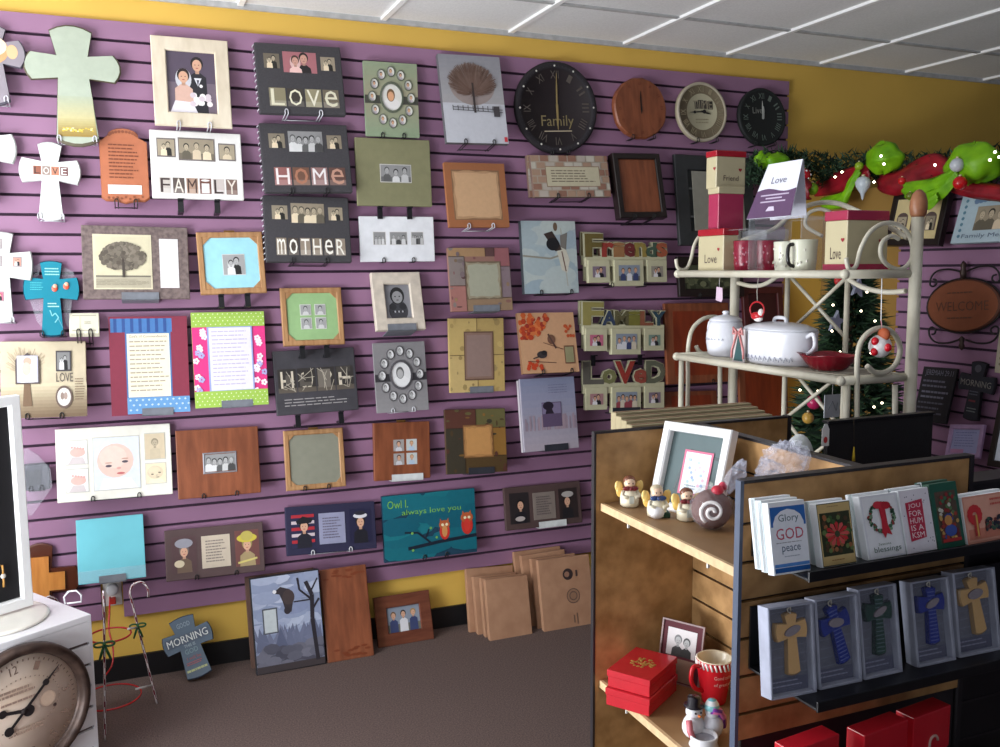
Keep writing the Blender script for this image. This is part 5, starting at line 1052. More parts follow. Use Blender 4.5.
for (x, y, Y, w_, h_, lab, mo) in ((932, 712, 1.22, .11, 0, 'tall red box with a curled motif on the black deck', 'hook'), (886, 728, 1.2, .12, 0, 'ribbed red box beside the curled motif box', ''), (815, 743, 1.2, .12, 0, 'dark red box at the left of the black deck', '')):
    q = onY(x, y, Y); redbox(q.x, Y+.02, zd, w_, .04, q.z-zd, .12, lab, mo)
# --- upper shelf, left bay
def angel(x, y, label, scarf, extra, yaw=.5):
    b = onZ(x, y, ZS1); s = 1.0
    t = thing('angel_figurine', label, 'figurine', Matrix.Translation((b.x, b.y+.01, ZS1)) @ Matrix.Rotation(-.3, 4, 'Z'))
    MB().lathe([(.018, 0), (.023, .004), (.0235, .02), (.02, .034), (.013, .044), (.008, .047)], col=(238, 228, 200), n=20).build('body', GLAZE, t)
    MB().ball((0, 0, .058), .0145, .0145, .0145, (236, 200, 170)).ball((-.005, -.0135, .06), .0018, col=(50, 40, 40), n=6, m=4).ball((.005, -.0135, .06), .0018, col=(50, 40, 40), n=6, m=4).build('head', GLAZE, t)
    MB().ball((0, .004, .064), .0155, .014, .0125, (120, 72, 52) if scarf[0] > 100 else (206, 190, 160)).build('hair', GLAZE, t)
    MB().ball((-.009, -.012, .047), .011, .006, .006, scarf).ball((.009, -.012, .047), .011, .006, .006, scarf).ball((0, -.015, .047), .005, col=scarf).build('bow_tie', GLAZE, t)
    for sg in (-1, 1): MB().ball((sg*.024, .006, .042), .009, .005, .02, (238, 198, 110)).ball((sg*.029, .006, .05), .007, .004, .013, (240, 206, 124)).build('wing', GLAZE, t)
    for sg in (-1, 1): MB().tube([(sg*.016, -.004, .038), (sg*.022, -.012, .028), (sg*.008, -.021, .026)], [.006, .0055, .0045], (240, 230, 204), 8).build('arm', GLAZE, t)
    if extra == 'book': MB().box(-.004, .028, -.02, .004, 0.0005, .014, (28, 66, 52)).build('green_base', GLAZE, t, bevel=.002); MB().ball((-.004, -.016, .014), .018, .014, .016, (238, 236, 236)).build('lap', GLAZE, t)
    else: MB().box(-.006, .006, -.0245, -.0232, .012, .03, (196, 200, 190)).build('front_panel', GLAZE, t)
    return t
angel(631.5, 507, 'cream angel figurine with a maroon bow, nearest the shelf corner', (116, 34, 40), '')
angel(659, 517.5, 'seated angel figurine in blue on a green base', (46, 70, 122), 'book')
angel(689, 521, 'cream angel figurine with a maroon bow beside the cookie bag', (112, 32, 38), '')
cs = [(665.5, 420.5), (733, 430), (714, 521), (646, 506)]
it = Item('shadow_box', 'white shadow box frame with a pink bordered card leaning on the shelf', 'picture frame', None, t=.03, pts=lean(cs, ZS1+.001, 18))
it.ring('frame', M('white_lacquer'), it.w*.11); it.plate('mat_board', MATTE, (92, 108, 110), .05, .05, .95, .95, -.01, -.001); p = it.ptr(.1, .08, .9, .92, y=-.0106); p.poly([(.2, .8), (.32, .3), (.4, .22), (1, .3), (1, .34), (.42, .27), (.35, .33), (.24, .8)], (60, 72, 76)); p.poly([(.3, .6), (.36, .5), (.9, .62), (.9, .8), (.3, .75)], (136, 148, 140)); it.put(p, 'dark_mat')
p = it.ptr(.34, .28, .76, .78, y=-.0125); p.bg((206, 96, 130)); p.rect(.07, .05, .93, .95, (232, 236, 240)); R = random.Random(1)
for i in range(16): p.disc(.2+.6*R.random(), .2+.6*R.random(), .05, R.choice([(170, 196, 220), (236, 190, 210), (180, 210, 200), (150, 170, 210)]), 8)
p.lines(.2, .78, .6, .9, 2, (150, 160, 180)); it.put(p, 'card')
# cookie bag
b = onZ(719, 533, ZS1); t_ = thing('cookie_bag', 'clear gift bag of chocolate cookie with white icing and red bow', 'gift bag', loc=(b.x, b.y+.03, ZS1))
MB().ball((0, 0, .047), .044, .036, .045, (96, 54, 42), 20, 14).build('chocolate_cookie', MATTE, t_)
pts = []
for k in range(26):
    r = .004+.00095*k; an = k*.42; x_, z_ = r*math.cos(an), r*math.sin(an); pts.append((x_, -.0375*math.sqrt(max(1-(x_/.044)**2-(z_/.045)**2, .05)), .049+z_))
t_.rotation_euler.z = -.55
MB().tube(pts, .0042, (240, 234, 232), 6).build('icing_swirl', GLAZE, t_)
MB().ball((.012, -.01, .093), .014, .012, .011, (200, 40, 62)).ball((.024, 0, .1), .01, .01, .01, (206, 60, 84)).build('red_bow', SATIN, t_)
CEL = M('cellophane', (215, 218, 235), .06, alpha=.2, var=.02); CEL2 = M('thin_cellophane', (235, 235, 245), .05, alpha=.1, var=.02)
def crumple(c, rx, ry, rz, seed, sh=(0, 0), n=22, m=14, k_=.22):
    """crumpled film: a lump with sharp flat facets, sheared sideways towards its top"""
    R = random.Random(seed); vs = []
    for i in range(m+1):
        th = math.pi*i/m
        for k in range(n): a = 2*math.pi*k/n; f_ = 1+R.uniform(-k_, k_); z = rz*f_*math.cos(th); q = max(math.sin(th), .02); h = (z+rz)/(2*rz); vs.append((c[0]+rx*f_*q*math.cos(a)+sh[0]*h, c[1]+ry*f_*q*math.sin(a)+sh[1]*h, c[2]+z))
    return MB().add(vs, [(i*n+k, (i+1)*n+k, (i+1)*n+(k+1) % n, i*n+(k+1) % n) for i in range(m) for k in range(n)], (230, 230, 240))
crumple((0, 0, .051), .048, .042, .049, 3, k_=.06).build('cellophane', CEL2, t_)
crumple((.035, 0, .122), .02, .02, .035, 5, (.03, 0), 14, 9).build('gathered_top', CEL, t_)
t_ = thing('candy_bag', 'bunched cellophane bag of pink and white sweets behind the post', 'gift bag', loc=(1.28, 1.56, ZS1))
mb = MB(); cols = [(238, 232, 236), (220, 110, 140), (196, 40, 60), (240, 236, 240)]
R = random.Random(12)
for k in range(26): mb.ball((R.uniform(-.025, .025), R.uniform(-.03, .03), .013+.017*(k//4)), .013, col=cols[k % 4], n=9, m=6)
mb.build('sweets', GLAZE, t_); crumple((0, 0, .075), .04, .045, .074, 7, k_=.08).build('cellophane', CEL2, t_)
crumple((.01, .0, .165), .045, .045, .04, 9, (.03, .0), 24, 14, .3).build('gathered_top', CEL, t_); crumple((-.02, -.03, .15), .035, .03, .03, 10, (-.02, 0), 18, 10, .3).build('gathered_side', CEL, t_)
# --- lower shelf, left bay
f_ = onZ(648, 718, ZS2); l_ = onZ(603.5, 705, ZS2); e = (f_-l_); W_ = e.length; DD = .165; rz = math.atan2(e.y, e.x); n_ = Vector((-e.y, e.x, 0)).normalized(); cc = (f_+l_)/2+n_*(DD*.5)
hh = .043
redbox(cc.x+.004, cc.y, ZS2+.0005, W_, DD, hh, rz, 'lower of two red gift boxes on the bottom shelf', '')
redbox(cc.x+.007, cc.y+.003, ZS2+.0005+hh+.0005, W_*.97, DD*.97, hh, rz, 'upper red gift box with a gold motif on its lid', 'gold')
cs = [(664.7, 617.7), (705.4, 628.3), (697, 690), (655, 678)]
it = Item('framed_picture', 'small maroon photo frame behind the red gift boxes', 'picture frame', None, t=.012, pts=lean(cs, ZS2, 12))
it.ring('frame', M('rose_metal', (150, 120, 118), .4), .003); it.plate('board', MATTE, (92, 26, 40), .02, .01, .98, .99, -.008, -.001); p = it.ptr(.14, .12, .84, .56, y=-.0086); p.bg((226, 220, 220)); bust(p, .38, .42, .16, PAL['bw'], (120, 110, 100), cloth=(60, 60, 66)); bust(p, .68, .46, .15, PAL['bw'], (60, 50, 50), cloth=(50, 50, 60)); it.put(p, 'photo'); it.plate('lower_mat', MATTE, (146, 118, 98), .14, .6, .86, .96, -.0094, -.0081)
b = onZ(715, 702, ZS2); t_ = thing('mug', 'tall red mug with candy stripe rim reading Good tidings', 'mug', loc=(b.x, b.y+.005, ZS2+.0005))
RB = (206, 30, 42); Rm = .039; t_.scale = (1.13, 1.13, 1.1)
MB().lathe([(.024, 0), (.026, .003), (.028, .02), (.033, .05), (Rm*.97, .085), (Rm, .1), (Rm-.002, .102), (Rm-.005, .1), (.03, .06), (.024, .012), (0, .01)], cols=[RB]*5+[(238, 226, 200)]*6, n=40).build('cup', GLAZE, t_)
mb = MB()
for k in range(26): a = k*2*math.pi/26; mb.tube([(Rm*1.0*math.cos(a), Rm*1.0*math.sin(a), .099), (Rm*.985*math.cos(a+.12), Rm*.985*math.sin(a+.12), .084)], .0022, (240, 236, 232), 5)
mb.build('stripes', GLAZE, t_)
MB().tube(smooth([Vector(v) for v in ((-.033, 0, .086), (-.056, -.004, .09), (-.062, -.004, .065), (-.05, -.002, .04), (-.03, 0, .03))], 4), .005, RB, 8).build('handle', GLAZE, t_)
mb = MB()
def wraptext(mb, s, a0, a1, z0, z1, Rf, col):
    vs, fs = textmesh(s); mb.add([(Rf(z0+v*(z1-z0))*math.cos(a0+u*(a1-a0)), Rf(z0+v*(z1-z0))*math.sin(a0+u*(a1-a0)), z0+v*(z1-z0)) for u, v in vs], fs, col)
rf = lambda z: .0285+(z-.02)*.165+.0006
wraptext(mb, 'Good tidings', -2.2, -.9, .062, .073, rf, (236, 190, 180)); wraptext(mb, 'of great joy', -2.2, -.9, .046, .056, rf, (236, 190, 180)); mb.build('lettering', MATTE, t_)
b = onZ(700, 738, ZS2); t_ = thing('snowman_figurine', 'white snowmen figurine with a candle cup and striped scarf', 'figurine', loc=(b.x+.0, b.y-.02, ZS2+.0005)); t_.scale = (1.2, 1.2, 1.15)
MB().lathe([(.024, 0), (.027, .004), (.024, .01), (.026, .022), (.025, .024), (.021, .023), (.02, .017), (0, .016)], -.012, -.012, 0, cols=[(236, 236, 240)]*6+[(160, 160, 170)]*2, n=26).build('candle_cup', GLAZE, t_)
MB().ball((-.012, .022, .025), .022, .018, .025, (238, 238, 242)).ball((-.012, .02, .056), .016, .015, .016, (240, 240, 244)).ball((-.018, .006, .058), .0022, col=(20, 20, 24), n=6, m=4).ball((-.007, .005, .058), .0022, col=(20, 20, 24), n=6, m=4).ball((-.012, .003, .053), .0025, .005, .0025, (230, 120, 40), 6, 4).build('snowman_body', GLAZE, t_)
MB().lathe([(.019, .066), (.019, .068), (.012, .069), (.012, .084), (0, .085)], -.012, .021, 0, (34, 30, 38), 18).build('black_hat', GLAZE, t_)
MB().tube([(-.03, .01, .045), (-.034, .0, .03), (-.03, -.004, .016)], .006, (214, 120, 130), 8).build('pink_scarf', GLAZE, t_)
MB().ball((.024, .01, .025), .02, .018, .026, (236, 236, 242)).ball((.02, .008, .054), .014, .013, .014, (240, 240, 246)).build('snowman_body', GLAZE, t_)
MB().tube([(.012, .0, .062), (.03, .0, .056), (.04, .004, .04), (.042, .006, .02)], .008, (122, 60, 150), 8, col2=(214, 110, 160)).build('striped_scarf', GLAZE, t_)
MB().lathe([(.0145, .06), (.013, .07), (.008, .078), (0, .08)], .019, .008, 0, cols=[(150, 214, 220), (240, 240, 240), (120, 196, 210), (150, 214, 220)], n=16).build('knit_hat', GLAZE, t_)
# --- cartons behind the unit, black bin and papers in the right bay
xa, xb = onY(613, 410, 2.1).x, onY(750, 408, 2.1).x
for k in range(4):
    Y = 2.016+.038*k; t_ = thing('picture_carton', ['foremost of four thin cartons standing behind the wooden unit', 'second of four thin cartons behind the wooden unit', 'third of four thin cartons behind the wooden unit', 'rearmost of four thin cartons behind the wooden unit'][k], 'carton', loc=((xa+xb)/2+.006*k, Y, H-.762), group='thin cartons behind the wooden unit')
    w2 = (xb-xa)/2; zh = onY(680, 409.5, 2.1).z-(H-.762)-.005*(3-k)
    MB().box(-w2, w2, -.014, .014, .0005, zh).build('box', M('olive_cardboard', (168, 156, 124), .85, rgb2=(150, 138, 108), scale=14), t_, bevel=.002); MB().box(-w2*.97, w2*.97, -.003, .003, zh+.0001, zh+.001).build('flap_seam', KR2, t_)
    if k == 0: MB().box(-w2*.1, w2*.5, -.0150, -.0142, zh-.025, zh-.004, (176, 190, 204)).build('clear_label', GLAZE, t_)
Yb = 1.74; a = onY(829, 419, Yb); b = onY(934, 414, Yb); t_ = thing('display_board', 'black felt display board standing on the right bay beside the rack', 'display board', loc=((a.x+b.x)/2, Yb+.01, H-.612))
w2 = (b.x-a.x)/2; hz = (a.z+b.z)/2-(H-.612); FB = M('black_felt', (26, 24, 28), .85, bump=.4, scale=200)
MB().box(-w2, w2, -.008, .006, .0005, hz-.006).build('felt_panel', FB, t_, bevel=.001); MB().box(-w2-.003, w2+.003, -.012, .01, hz-.0058, hz).build('top_rail', BLACKP, t_, bevel=.001); MB().box(-w2*.8, -w2*.8+.02, .0062, .07, .0005, .006).box(w2*.8-.02, w2*.8, .0062, .07, .0005, .006).build('foot', BLACKP, t_)
b = onY(853.5, 455, 1.6); t_ = thing('tassel', 'small yellow tassel hanging in front of the black felt board', 'tassel', loc=(b.x, Yb-.012, b.z-.02)); q = onY(853.5, 461, Yb-.012); q2 = onY(853.5, 447, Yb-.012)
t_.location = (q.x, Yb-.012, q.z); MB().lathe([(.004, 0), (.0035, (q2.z-q.z)*.3), (.0012, q2.z-q.z), (0, q2.z-q.z+.001)], col=(206, 176, 40), n=10).build('threads', MATTE, t_); MB().tube([(0, 0, q2.z-q.z), (0, .004, a.z-q.z-.002)], .0006, (60, 50, 30), 5).build('cord', MATTE, t_)
q = onY(825, 446, 1.7); q2 = onY(825, 424, 1.7); t_ = thing('gift_tag', 'white gift tag with a red strawberry beside the black felt board', 'tag', loc=(q.x, 1.7, q.z)); hh_ = q2.z-q.z
MB().prism([(-.011, 0), (.011, 0), (.011, hh_*.75), (.004, hh_), (-.004, hh_), (-.011, hh_*.75)], -.001, 0, (238, 238, 236)).build('tag_card', MATTE, t_); MB().prism([(.006*math.cos(a), hh_*.28+.008*math.sin(a)) for a in [2*math.pi*k/10 for k in range(10)]], -.0014, -.0011, (206, 60, 60)).build('strawberry', MATTE, t_); MB().box(-.0015, .0015, .0005, .0012, -(q.z-(H-.612))+.0005, hh_*.3, (60, 60, 60)).build('stick', MATTE, t_)
q = onY(810, 452, 1.78); t_ = thing('pillow_box', 'white domed box seen between cartons and gift tag', 'box', loc=(q.x, 1.82, H-.612)); hz2 = onY(806, 437, 1.78).z-(H-.612)
MB().box(-.04, .04, -.03, .03, .0005, hz2*.6, (226, 234, 234)).build('body', MATTE, t_, bevel=.003); MB().ball((0, 0, hz2*.6), .044, .032, hz2*.4, (228, 236, 236), 18, 12).build('domed_lid', MATTE, t_)
# ================================================================ baker's rack (its front faces left)
CRM = M('cream_metal', (206, 202, 186), .4, rgb2=(190, 184, 164), scale=12)
XF, XB, YN, YFr = 1.79, 2.03, 1.915, 2.71
ZU, ZL = H-.018, onX(846, 382, XF).z
rk = thing('bakers_rack', 'cream metal shelf rack with scrolled sides and wooden acorn finial', 'shelf rack', loc=((XF+XB)/2, (YN+YFr)/2, 0)); ro = ((XF+XB)/2, (YN+YFr)/2)
def K(mb, name, mat=CRM): mb.v = [(x-ro[0], y-ro[1], z) for x, y, z in mb.v]; return mb.build(name, mat, rk)
zpt = onX(919, 217, XB).z
K(MB().tube([(XB, YN-.01, 0), (XB, YN-.01, zpt)], .0165, n=16), 'post'); K(MB().tube([(XB, YFr, 0), (XB, YFr, zpt)], .0165, n=16), 'post')
for y, nm in ((YN-.01, 0), (YFr, 1)):
    K(MB().lathe([(.017, 0), (.021, .006), (.0235, .025), (.0225, .043), (.017, .062), (.008, .072), (0, .075)], XB, y, zpt+.0005, n=20), 'finial', M('finial_wood', (158, 106, 74), .4, rgb2=(130, 82, 54)))
for x, y in ((XF+.02, YN), (XF+.02, YFr)): K(MB().tube([(x, y, 0), (x, y, ZL)], .0095, n=12), 'front_leg')
for zz in (ZU, ZL):
    K(MB().tube([(XF, YN, zz), (XF, YFr, zz)], .0115, n=12).ball((XF, YN, zz), .0135, n=10, m=8).ball((XF, YFr, zz), .0145, n=10, m=8), 'front_rail')
    K(MB().tube([(XF, YN, zz), (XB, YN, zz)], .0125, n=12), 'side_rail'); K(MB().tube([(XF, YFr, zz), (XB, YFr, zz)], .0125, n=12), 'side_rail')
    K(MB().tube([(XB, YN, zz), (XB, YFr, zz)], .008, n=10), 'back_rail')
    m = MB()
    for k in range(24): y = YN+.02+(YFr-YN-.04)*k/23; m.tube([(XF, y, zz+.004), (XB, y, zz+.004)], .003, n=6)
    K(m, 'shelf_wires')
for y in (2.43, 2.16): K(MB().tube([(XB, y, 0), (XB, y, ZU)], .0085, n=10), 'back_upright')
def flat(pts, name, r=.0075):
    K(MB().tube(smooth([Vector(p) for p in pts], 5), r, n=10), name)
for z1, z0 in ((ZU-.01, ZL+.085), (ZL+.085, ZL-.012), (ZL-.012, ZL-.2), (ZL-.2, ZL-.4)):
    if z1-z0 > .1: K(MB().tube([(XB-.002, 2.16, z1), (XB-.002, 2.43, z0)], .006, n=8), 'lattice_bar'); K(MB().tube([(XB+.01, 2.43, z1), (XB+.01, 2.16, z0)], .006, n=8), 'lattice_bar')
oY = lambda pts, Y: [onY(a, b, Y) for a, b in pts]; oX = lambda pts, X: [onX(a, b, X) for a, b in pts]
flat(oY([(846, 258), (849, 269), (856, 266), (861, 248), (871, 231), (886, 223), (902, 227), (911, 240), (912, 258), (902, 269), (889, 266), (881, 256), (882, 243), (891, 236), (899, 239)], YN), 'side_scroll', .0062)
flat(oY([(676, 259), (678, 268), (686, 269), (691, 259), (694, 246), (699, 237), (708, 231), (716, 234), (717, 242)], YFr), 'side_scroll', .0062)
flat(oY([(857, 440), (857, 390), (858, 352), (866, 335), (880, 328), (893, 333), (900, 347), (897, 362), (888, 371), (876, 373), (867, 366)], YN-.012), 'side_hoop')
flat(oY([(687, 440), (688, 380), (688, 350), (692, 330), (703, 319), (716, 317), (726, 324)], YFr+.012), 'side_hoop'); flat(oY([(726, 352), (712, 356), (700, 352), (696, 346)], YFr+.012), 'hoop_curl')
K(MB().tube(oY([(895, 385), (895, 470)], YN), .008, n=10), 'side_upright'); K(MB().tube(oY([(720, 366), (720, 440)], YFr), .008, n=10), 'side_upright')
flat(oX([(742, 240), (772, 230), (792, 214), (813, 204), (835, 203), (855, 210), (880, 222), (908, 238)], XB), 'crown_arch'); flat(oX([(822, 236), (806, 226), (808, 214), (820, 209), (832, 214), (830, 222)], XB+.002), 'crown_scroll', .006)
flat(oX([(738, 283), (752, 286), (765, 284), (778, 276)], XB), 'brace'); flat(oX([(846, 277), (862, 287), (885, 292), (906, 291)], XB), 'brace')
K(MB().tube([(XB, YN, .5), (XB, YFr, .5)], .008, n=10).tube([(XF, YN, .5), (XF, YFr, .5)], .01, n=10), 'lower_rail')
# --- what stands on it
SU, SL = ZU+.0075, ZL+.0075
CB = (190, 180, 146); RL = (160, 24, 40)
def lovebox(x0, x1, ybase, ytop, Y, X, d, label, body, lid, zb, word=None, band=False, heart=True):
    """box whose left (-x) face shows; x0..x1 are the pixels of its far and near ends"""
    a = onX(x0, ybase, X); b = onX(x1, ybase, X); h = onX((x0+x1)/2, ytop, X).z-zb; L = a.y-b.y
    t = thing('gift_box', label, 'box', loc=(X+d/2, (a.y+b.y)/2, zb))
    MB().box(-d/2+.002, d/2-.002, -L/2+.002, L/2-.002, 0, h*.84, body).build('box_base', GLAZE, t, bevel=.003); MB().box(-d/2, d/2, -L/2, L/2, h*.8401, h, lid).build('lid', GLAZE, t, bevel=.003)
    if band: MB().box(-d/2-.0005, d/2+.0005, -L/2-.0005, L/2+.0005, 0.001, h*.12, lid).build('base_band', GLAZE, t)
    if word:
        for fn, nm in ((lambda mb: mb.text(word, 0, 1, 0, 1, 0, (70, 50, 46)), 'lettering'),):
            mb = MB(); fn(mb); mb.v = [(-d/2+.0012, L*.22-x*L*.46, h*.2+z*h*.2) for x, y, z in mb.v]; word != 'Friend' and mb.build(nm, MATTE, t)
            mb = MB(); fn(mb); mb.v = [(-d*.25+x*d*.5, -L/2+.0012, h*.2+z*h*.14) for x, y, z in mb.v]; word == 'Friend' and mb.build(nm, MATTE, t)
        if heart:
            s = .007; hp = [(s*math.sin(a)**3, s*.8*(math.cos(a)-.35*math.cos(2*a)-.15*math.cos(3*a))) for a in [2*math.pi*k/16 for k in range(16)]]
            mb = MB(); mb.add([(-d/2+.0008, -L*.3-u, h*.52+v) for u, v in hp], [tuple(range(16))], (150, 30, 44)); mb.add([(d*.3+u, -L/2+.0008, h*.5+v) for u, v in hp], [tuple(range(16))], (150, 30, 44)); mb.build('heart', MATTE, t)
    return t
lovebox(697, 723, 271, 229, 0, 1.81, .06, 'small cream box with red lid reading Love at the far shelf end', CB, RL, SU, 'Love')
lovebox(822.7, 846, 272, 211, 0, 1.835, .15, 'large cream and raspberry box reading Love by the near end scroll', CB, (158, 44, 74), SU, 'Love', band=True)
pz = onX(725, 230, 1.83).z-SU
g = lovebox(707, 718, 229, 187, 0, 1.83, .105, 'raspberry pink box with cream lid resting on a clear riser', (166, 50, 84), CB, SU+pz)
z2 = onX(725, 187, 1.83).z
lovebox(705, 716, 187, 151, 0, 1.825, .12, 'cream box with red lid, topmost of the boxes on the rack', CB, RL, z2+.0005, 'Friend')
# clear risers
CLR = M('acrylic', (222, 228, 236), .05, alpha=.16, var=.01)
a = onX(704, 229, 1.83); b = onX(748, 229, 1.83); t_ = thing('acrylic_riser', 'clear acrylic riser under the raspberry pink box', 'riser', loc=(1.9, (a.y+b.y)/2, SU)); L = (a.y-b.y)/2
MB().box(-.07, .09, -L, L, pz-.003, pz-.0003).build('riser_top', CLR, t_); MB().box(-.0, .003, -L, L, 0, pz-.0032).build('riser_leg', CLR, t_); MB().box(.087, .09, -L, L, 0, pz-.0032).build('riser_leg', CLR, t_)
a = onX(753, 217, 1.84); b = onX(806, 217, 1.84); zr = onX(780, 217.5, 1.84).z-SU; L = (a.y-b.y)/2
t_ = thing('acrylic_riser', 'tall clear acrylic riser holding up the folded sign above the mugs', 'riser', loc=(1.9, (a.y+b.y)/2, SU))
MB().box(-.075, .09, -L, L, zr-.003, zr).build('riser_top', CLR, t_); MB().box(-.075, .09, L-.003, L, 0, zr-.0032).build('riser_leg', CLR, t_); MB().box(-.075, .09, -L, -L+.003, 0, zr-.0032).build('riser_leg', CLR, t_)
# folded tent sign
yf, yn = onX(749, 216, 1.82).y, onX(802, 216, 1.88).y
P0 = onX(747, 215, 1.825); P1 = onX(791, 217, 1.825); T0 = onX(771, 163.5, 1.865); T1 = onX(794, 161, 1.865)
zs_ = SU+zr+.0008
t_ = thing('tent_sign', 'white and plum folded tent sign above the mugs', 'sign', loc=((P0.x+.04), (P0.y+P1.y)/2, zs_)); o_ = Vector(t_.location); hT = T0.z-zs_
A_ = Vector((1.825, P0.y, zs_)); B_ = Vector((1.825, P1.y, zs_)); C_ = Vector((1.88, P1.y+.02, zs_+hT)); D_ = Vector((1.88, P0.y-.03, zs_+hT)); E_ = Vector((1.93, P0.y+.02, zs_)); F_ = Vector((1.93, P1.y+.055, zs_))
def quad(mb, a, b, c, d, col): return mb.add([tuple(v-o_) for v in (a, b, c, d)], [(0, 1, 2, 3)], col)
WC = (226, 228, 240)
def slab(a, b, c, d, name, col):
    n = (b-a).cross(d-a).normalized()*.0012; mb = MB(); q = [a, b, c, d]; mb.add([tuple(v-o_) for v in q]+[tuple(v+n-o_) for v in q], [(3, 2, 1, 0), (4, 5, 6, 7), (0, 1, 5, 4), (1, 2, 6, 5), (2, 3, 7, 6), (3, 0, 4, 7)], col); return mb.build(name, MATTE, t_)
slab(A_, B_, C_, D_, 'front_flap', WC); slab(F_, E_, D_+Vector((.0015, 0, 0)), C_+Vector((.0015, 0, 0)), 'back_flap', WC)
def ff(u, v, k=1): a = A_.lerp(B_, u); b = D_.lerp(C_, u); q = a.lerp(b, v)+Vector((-.0022*k, 0, .0004)); return tuple(q-o_)
mb = MB(); n = 10; top = [ff(u/n, .5+.035*math.sin(u/n*6.28)) for u in range(n+1)]; mb.add([ff(0, .005), ff(1, .005)]+top[::-1], [tuple(range(n+3))], (92, 64, 98)); mb.build('plum_panel', MATTE, t_)
mb = MB(); rnd = random.Random(3)
for r, v in enumerate((.4, .34, .28)):
    w_ = (.7, .4, .6)[r]; mb.add([ff(.5-w_/2, v, 1.2), ff(.5+w_/2, v, 1.2), ff(.5+w_/2, v+.025, 1.2), ff(.5-w_/2, v+.025, 1.2)], [(0, 1, 2, 3)], (190, 176, 200))
mb.add([ff(.4, .12, 1.2), ff(.6, .12, 1.2), ff(.56, .2, 1.2), ff(.44, .2, 1.2)], [(0, 1, 2, 3)], (210, 200, 220)); mb.build('small_print', MATTE, t_)
vs, fs = textmesh('Love'); mb = MB().add([ff(.3+.4*u, .62+.12*v, 1.1) for u, v in vs], fs, (110, 110, 130)); mb.build('lettering', MATTE, t_)
def mug(x, y0, y1, X, col, hc, label, flip=-1, zb=None, inner=(226, 220, 200), handle_to='y'):
    zb = SU; h = onX(x, y1, X).z-zb; r = h*.43; b = onX(x, y0, X+r)
    t = thing('mug', label, 'mug', loc=(X+r, b.y, zb))
    MB().lathe([(r*.8, 0), (r*.86, h*.03), (r*.93, h*.3), (r*.96, h*.7), (r, h*.98), (r*.97, h), (r*.93, h*.97), (r*.86, h*.2), (0, h*.1)], cols=[col]*5+[inner]*3, n=30).build('cup', GLAZE, t)
    MB().tube(smooth([Vector((-r*.1, flip*q, h*z)) for q, z in ((r*.9, .8), (r*1.45, .82), (r*1.6, .55), (r*1.4, .3), (r*.86, .16))] if handle_to == 'y' else [Vector((-q, 0, h*z)) for q, z in ((r*.9, .85), (r*1.35, .8), (r*1.45, .5), (r*1.3, .24), (r*.86, .16))], 5), h*.06, hc, 8).build('handle', GLAZE, t)
    mb = MB(); R = random.Random(int(x))
    for k in range(12): a = 2.4+R.random()*1.9; z = h*(.15+.7*R.random()); mb.ball((r*.94*math.cos(a), r*.94*math.sin(a), z), .0035, .0035, .004, mix(col, (230, 220, 220), .45), 6, 4)
    mb.build('raised_pattern', GLAZE, t)
mug(746, 271, 240, 1.82, (128, 24, 48), (232, 230, 228), 'maroon mug with a white handle next to the small Love box', 1)
mug(766, 271, 240, 1.87, (120, 24, 46), (120, 24, 46), 'maroon mug between the white handled one and the cream mugs', -1)
mug(786, 271, 241, 1.875, (214, 214, 196), (206, 206, 190), 'cream mug without visible handle behind the black handled one', 1)
mug(803, 272, 239, 1.81, (212, 212, 192), (26, 24, 26), 'cream mug with a black handle turned towards the front', 1, handle_to='x')
# lower shelf
PORC = (226, 228, 236)
b = onX(725, 357, 1.91); h = onX(727, 312, 1.86).z-SL; t_ = thing('sugar_jar', 'white lidded porcelain jar at the far end of the lower rack shelf', 'jar', loc=(1.91, b.y, SL)); r = h*.42
MB().lathe([(r*.75, 0), (r*.9, h*.05), (r, h*.3), (r, h*.5), (r*.86, h*.72), (r*.8, h*.78)], cols=[PORC]*6, n=32).build('jar_body', GLAZE, t_)
MB().lathe([(r*.86, h*.781), (r*.84, h*.81), (r*.6, h*.88), (r*.2, h*.91), (r*.14, h*.93), (r*.2, h*.97), (r*.14, h), (0, h*1.01)], cols=[PORC]*8, n=28).build('lid', GLAZE, t_)
MB().tube(smooth([Vector((-.01, r*.85, h*.7)), Vector((-.01, r*1.2, h*.72)), Vector((-.01, r*1.28, h*.5)), Vector((-.01, r*.98, h*.3))], 5), .006, PORC, 8).build('handle', GLAZE, t_)
def sprig(t, r, z, n, seed, col=(150, 154, 170)):
    mb = MB(); R = random.Random(seed)
    for k in range(n): a = 2.2+1.9*k/n; mb.tube([(r*math.cos(a), r*math.sin(a), z), (r*1.004*math.cos(a+.04), r*1.004*math.sin(a+.04), z+.007), (r*1.004*math.cos(a+.1), r*1.004*math.sin(a+.1), z+.002)], .0011, col, 5)
    mb.build('vine_pattern', MATTE, t)
sprig(t_, r*1.0, h*.36, 9, 1)
b = onX(779, 364, 1.912); t_ = thing('casserole_dish', 'white oval lidded casserole in the middle of the lower rack shelf', 'dish', loc=(1.912, b.y, SL)); hb = onX(777, 331, 1.86).z-SL; yl = (onX(749, 350, 1.9).y-onX(808, 350, 1.9).y)/2
def oval(prof, name, col):
    mb = MB().lathe(prof, col=col, n=40); mb.v = [(x*.09, y*yl, z) for x, y, z in mb.v]; mb.build(name, GLAZE, t_)
oval([(.88, 0), (.95, .006), (1, hb*.3), (1, hb*.9), (1.02, hb)], 'dish_body', PORC); oval([(1.0, hb+.0005), (.98, hb+.006), (.7, hb+.018), (.3, hb+.024), (0, hb+.025)], 'lid', (214, 216, 224))
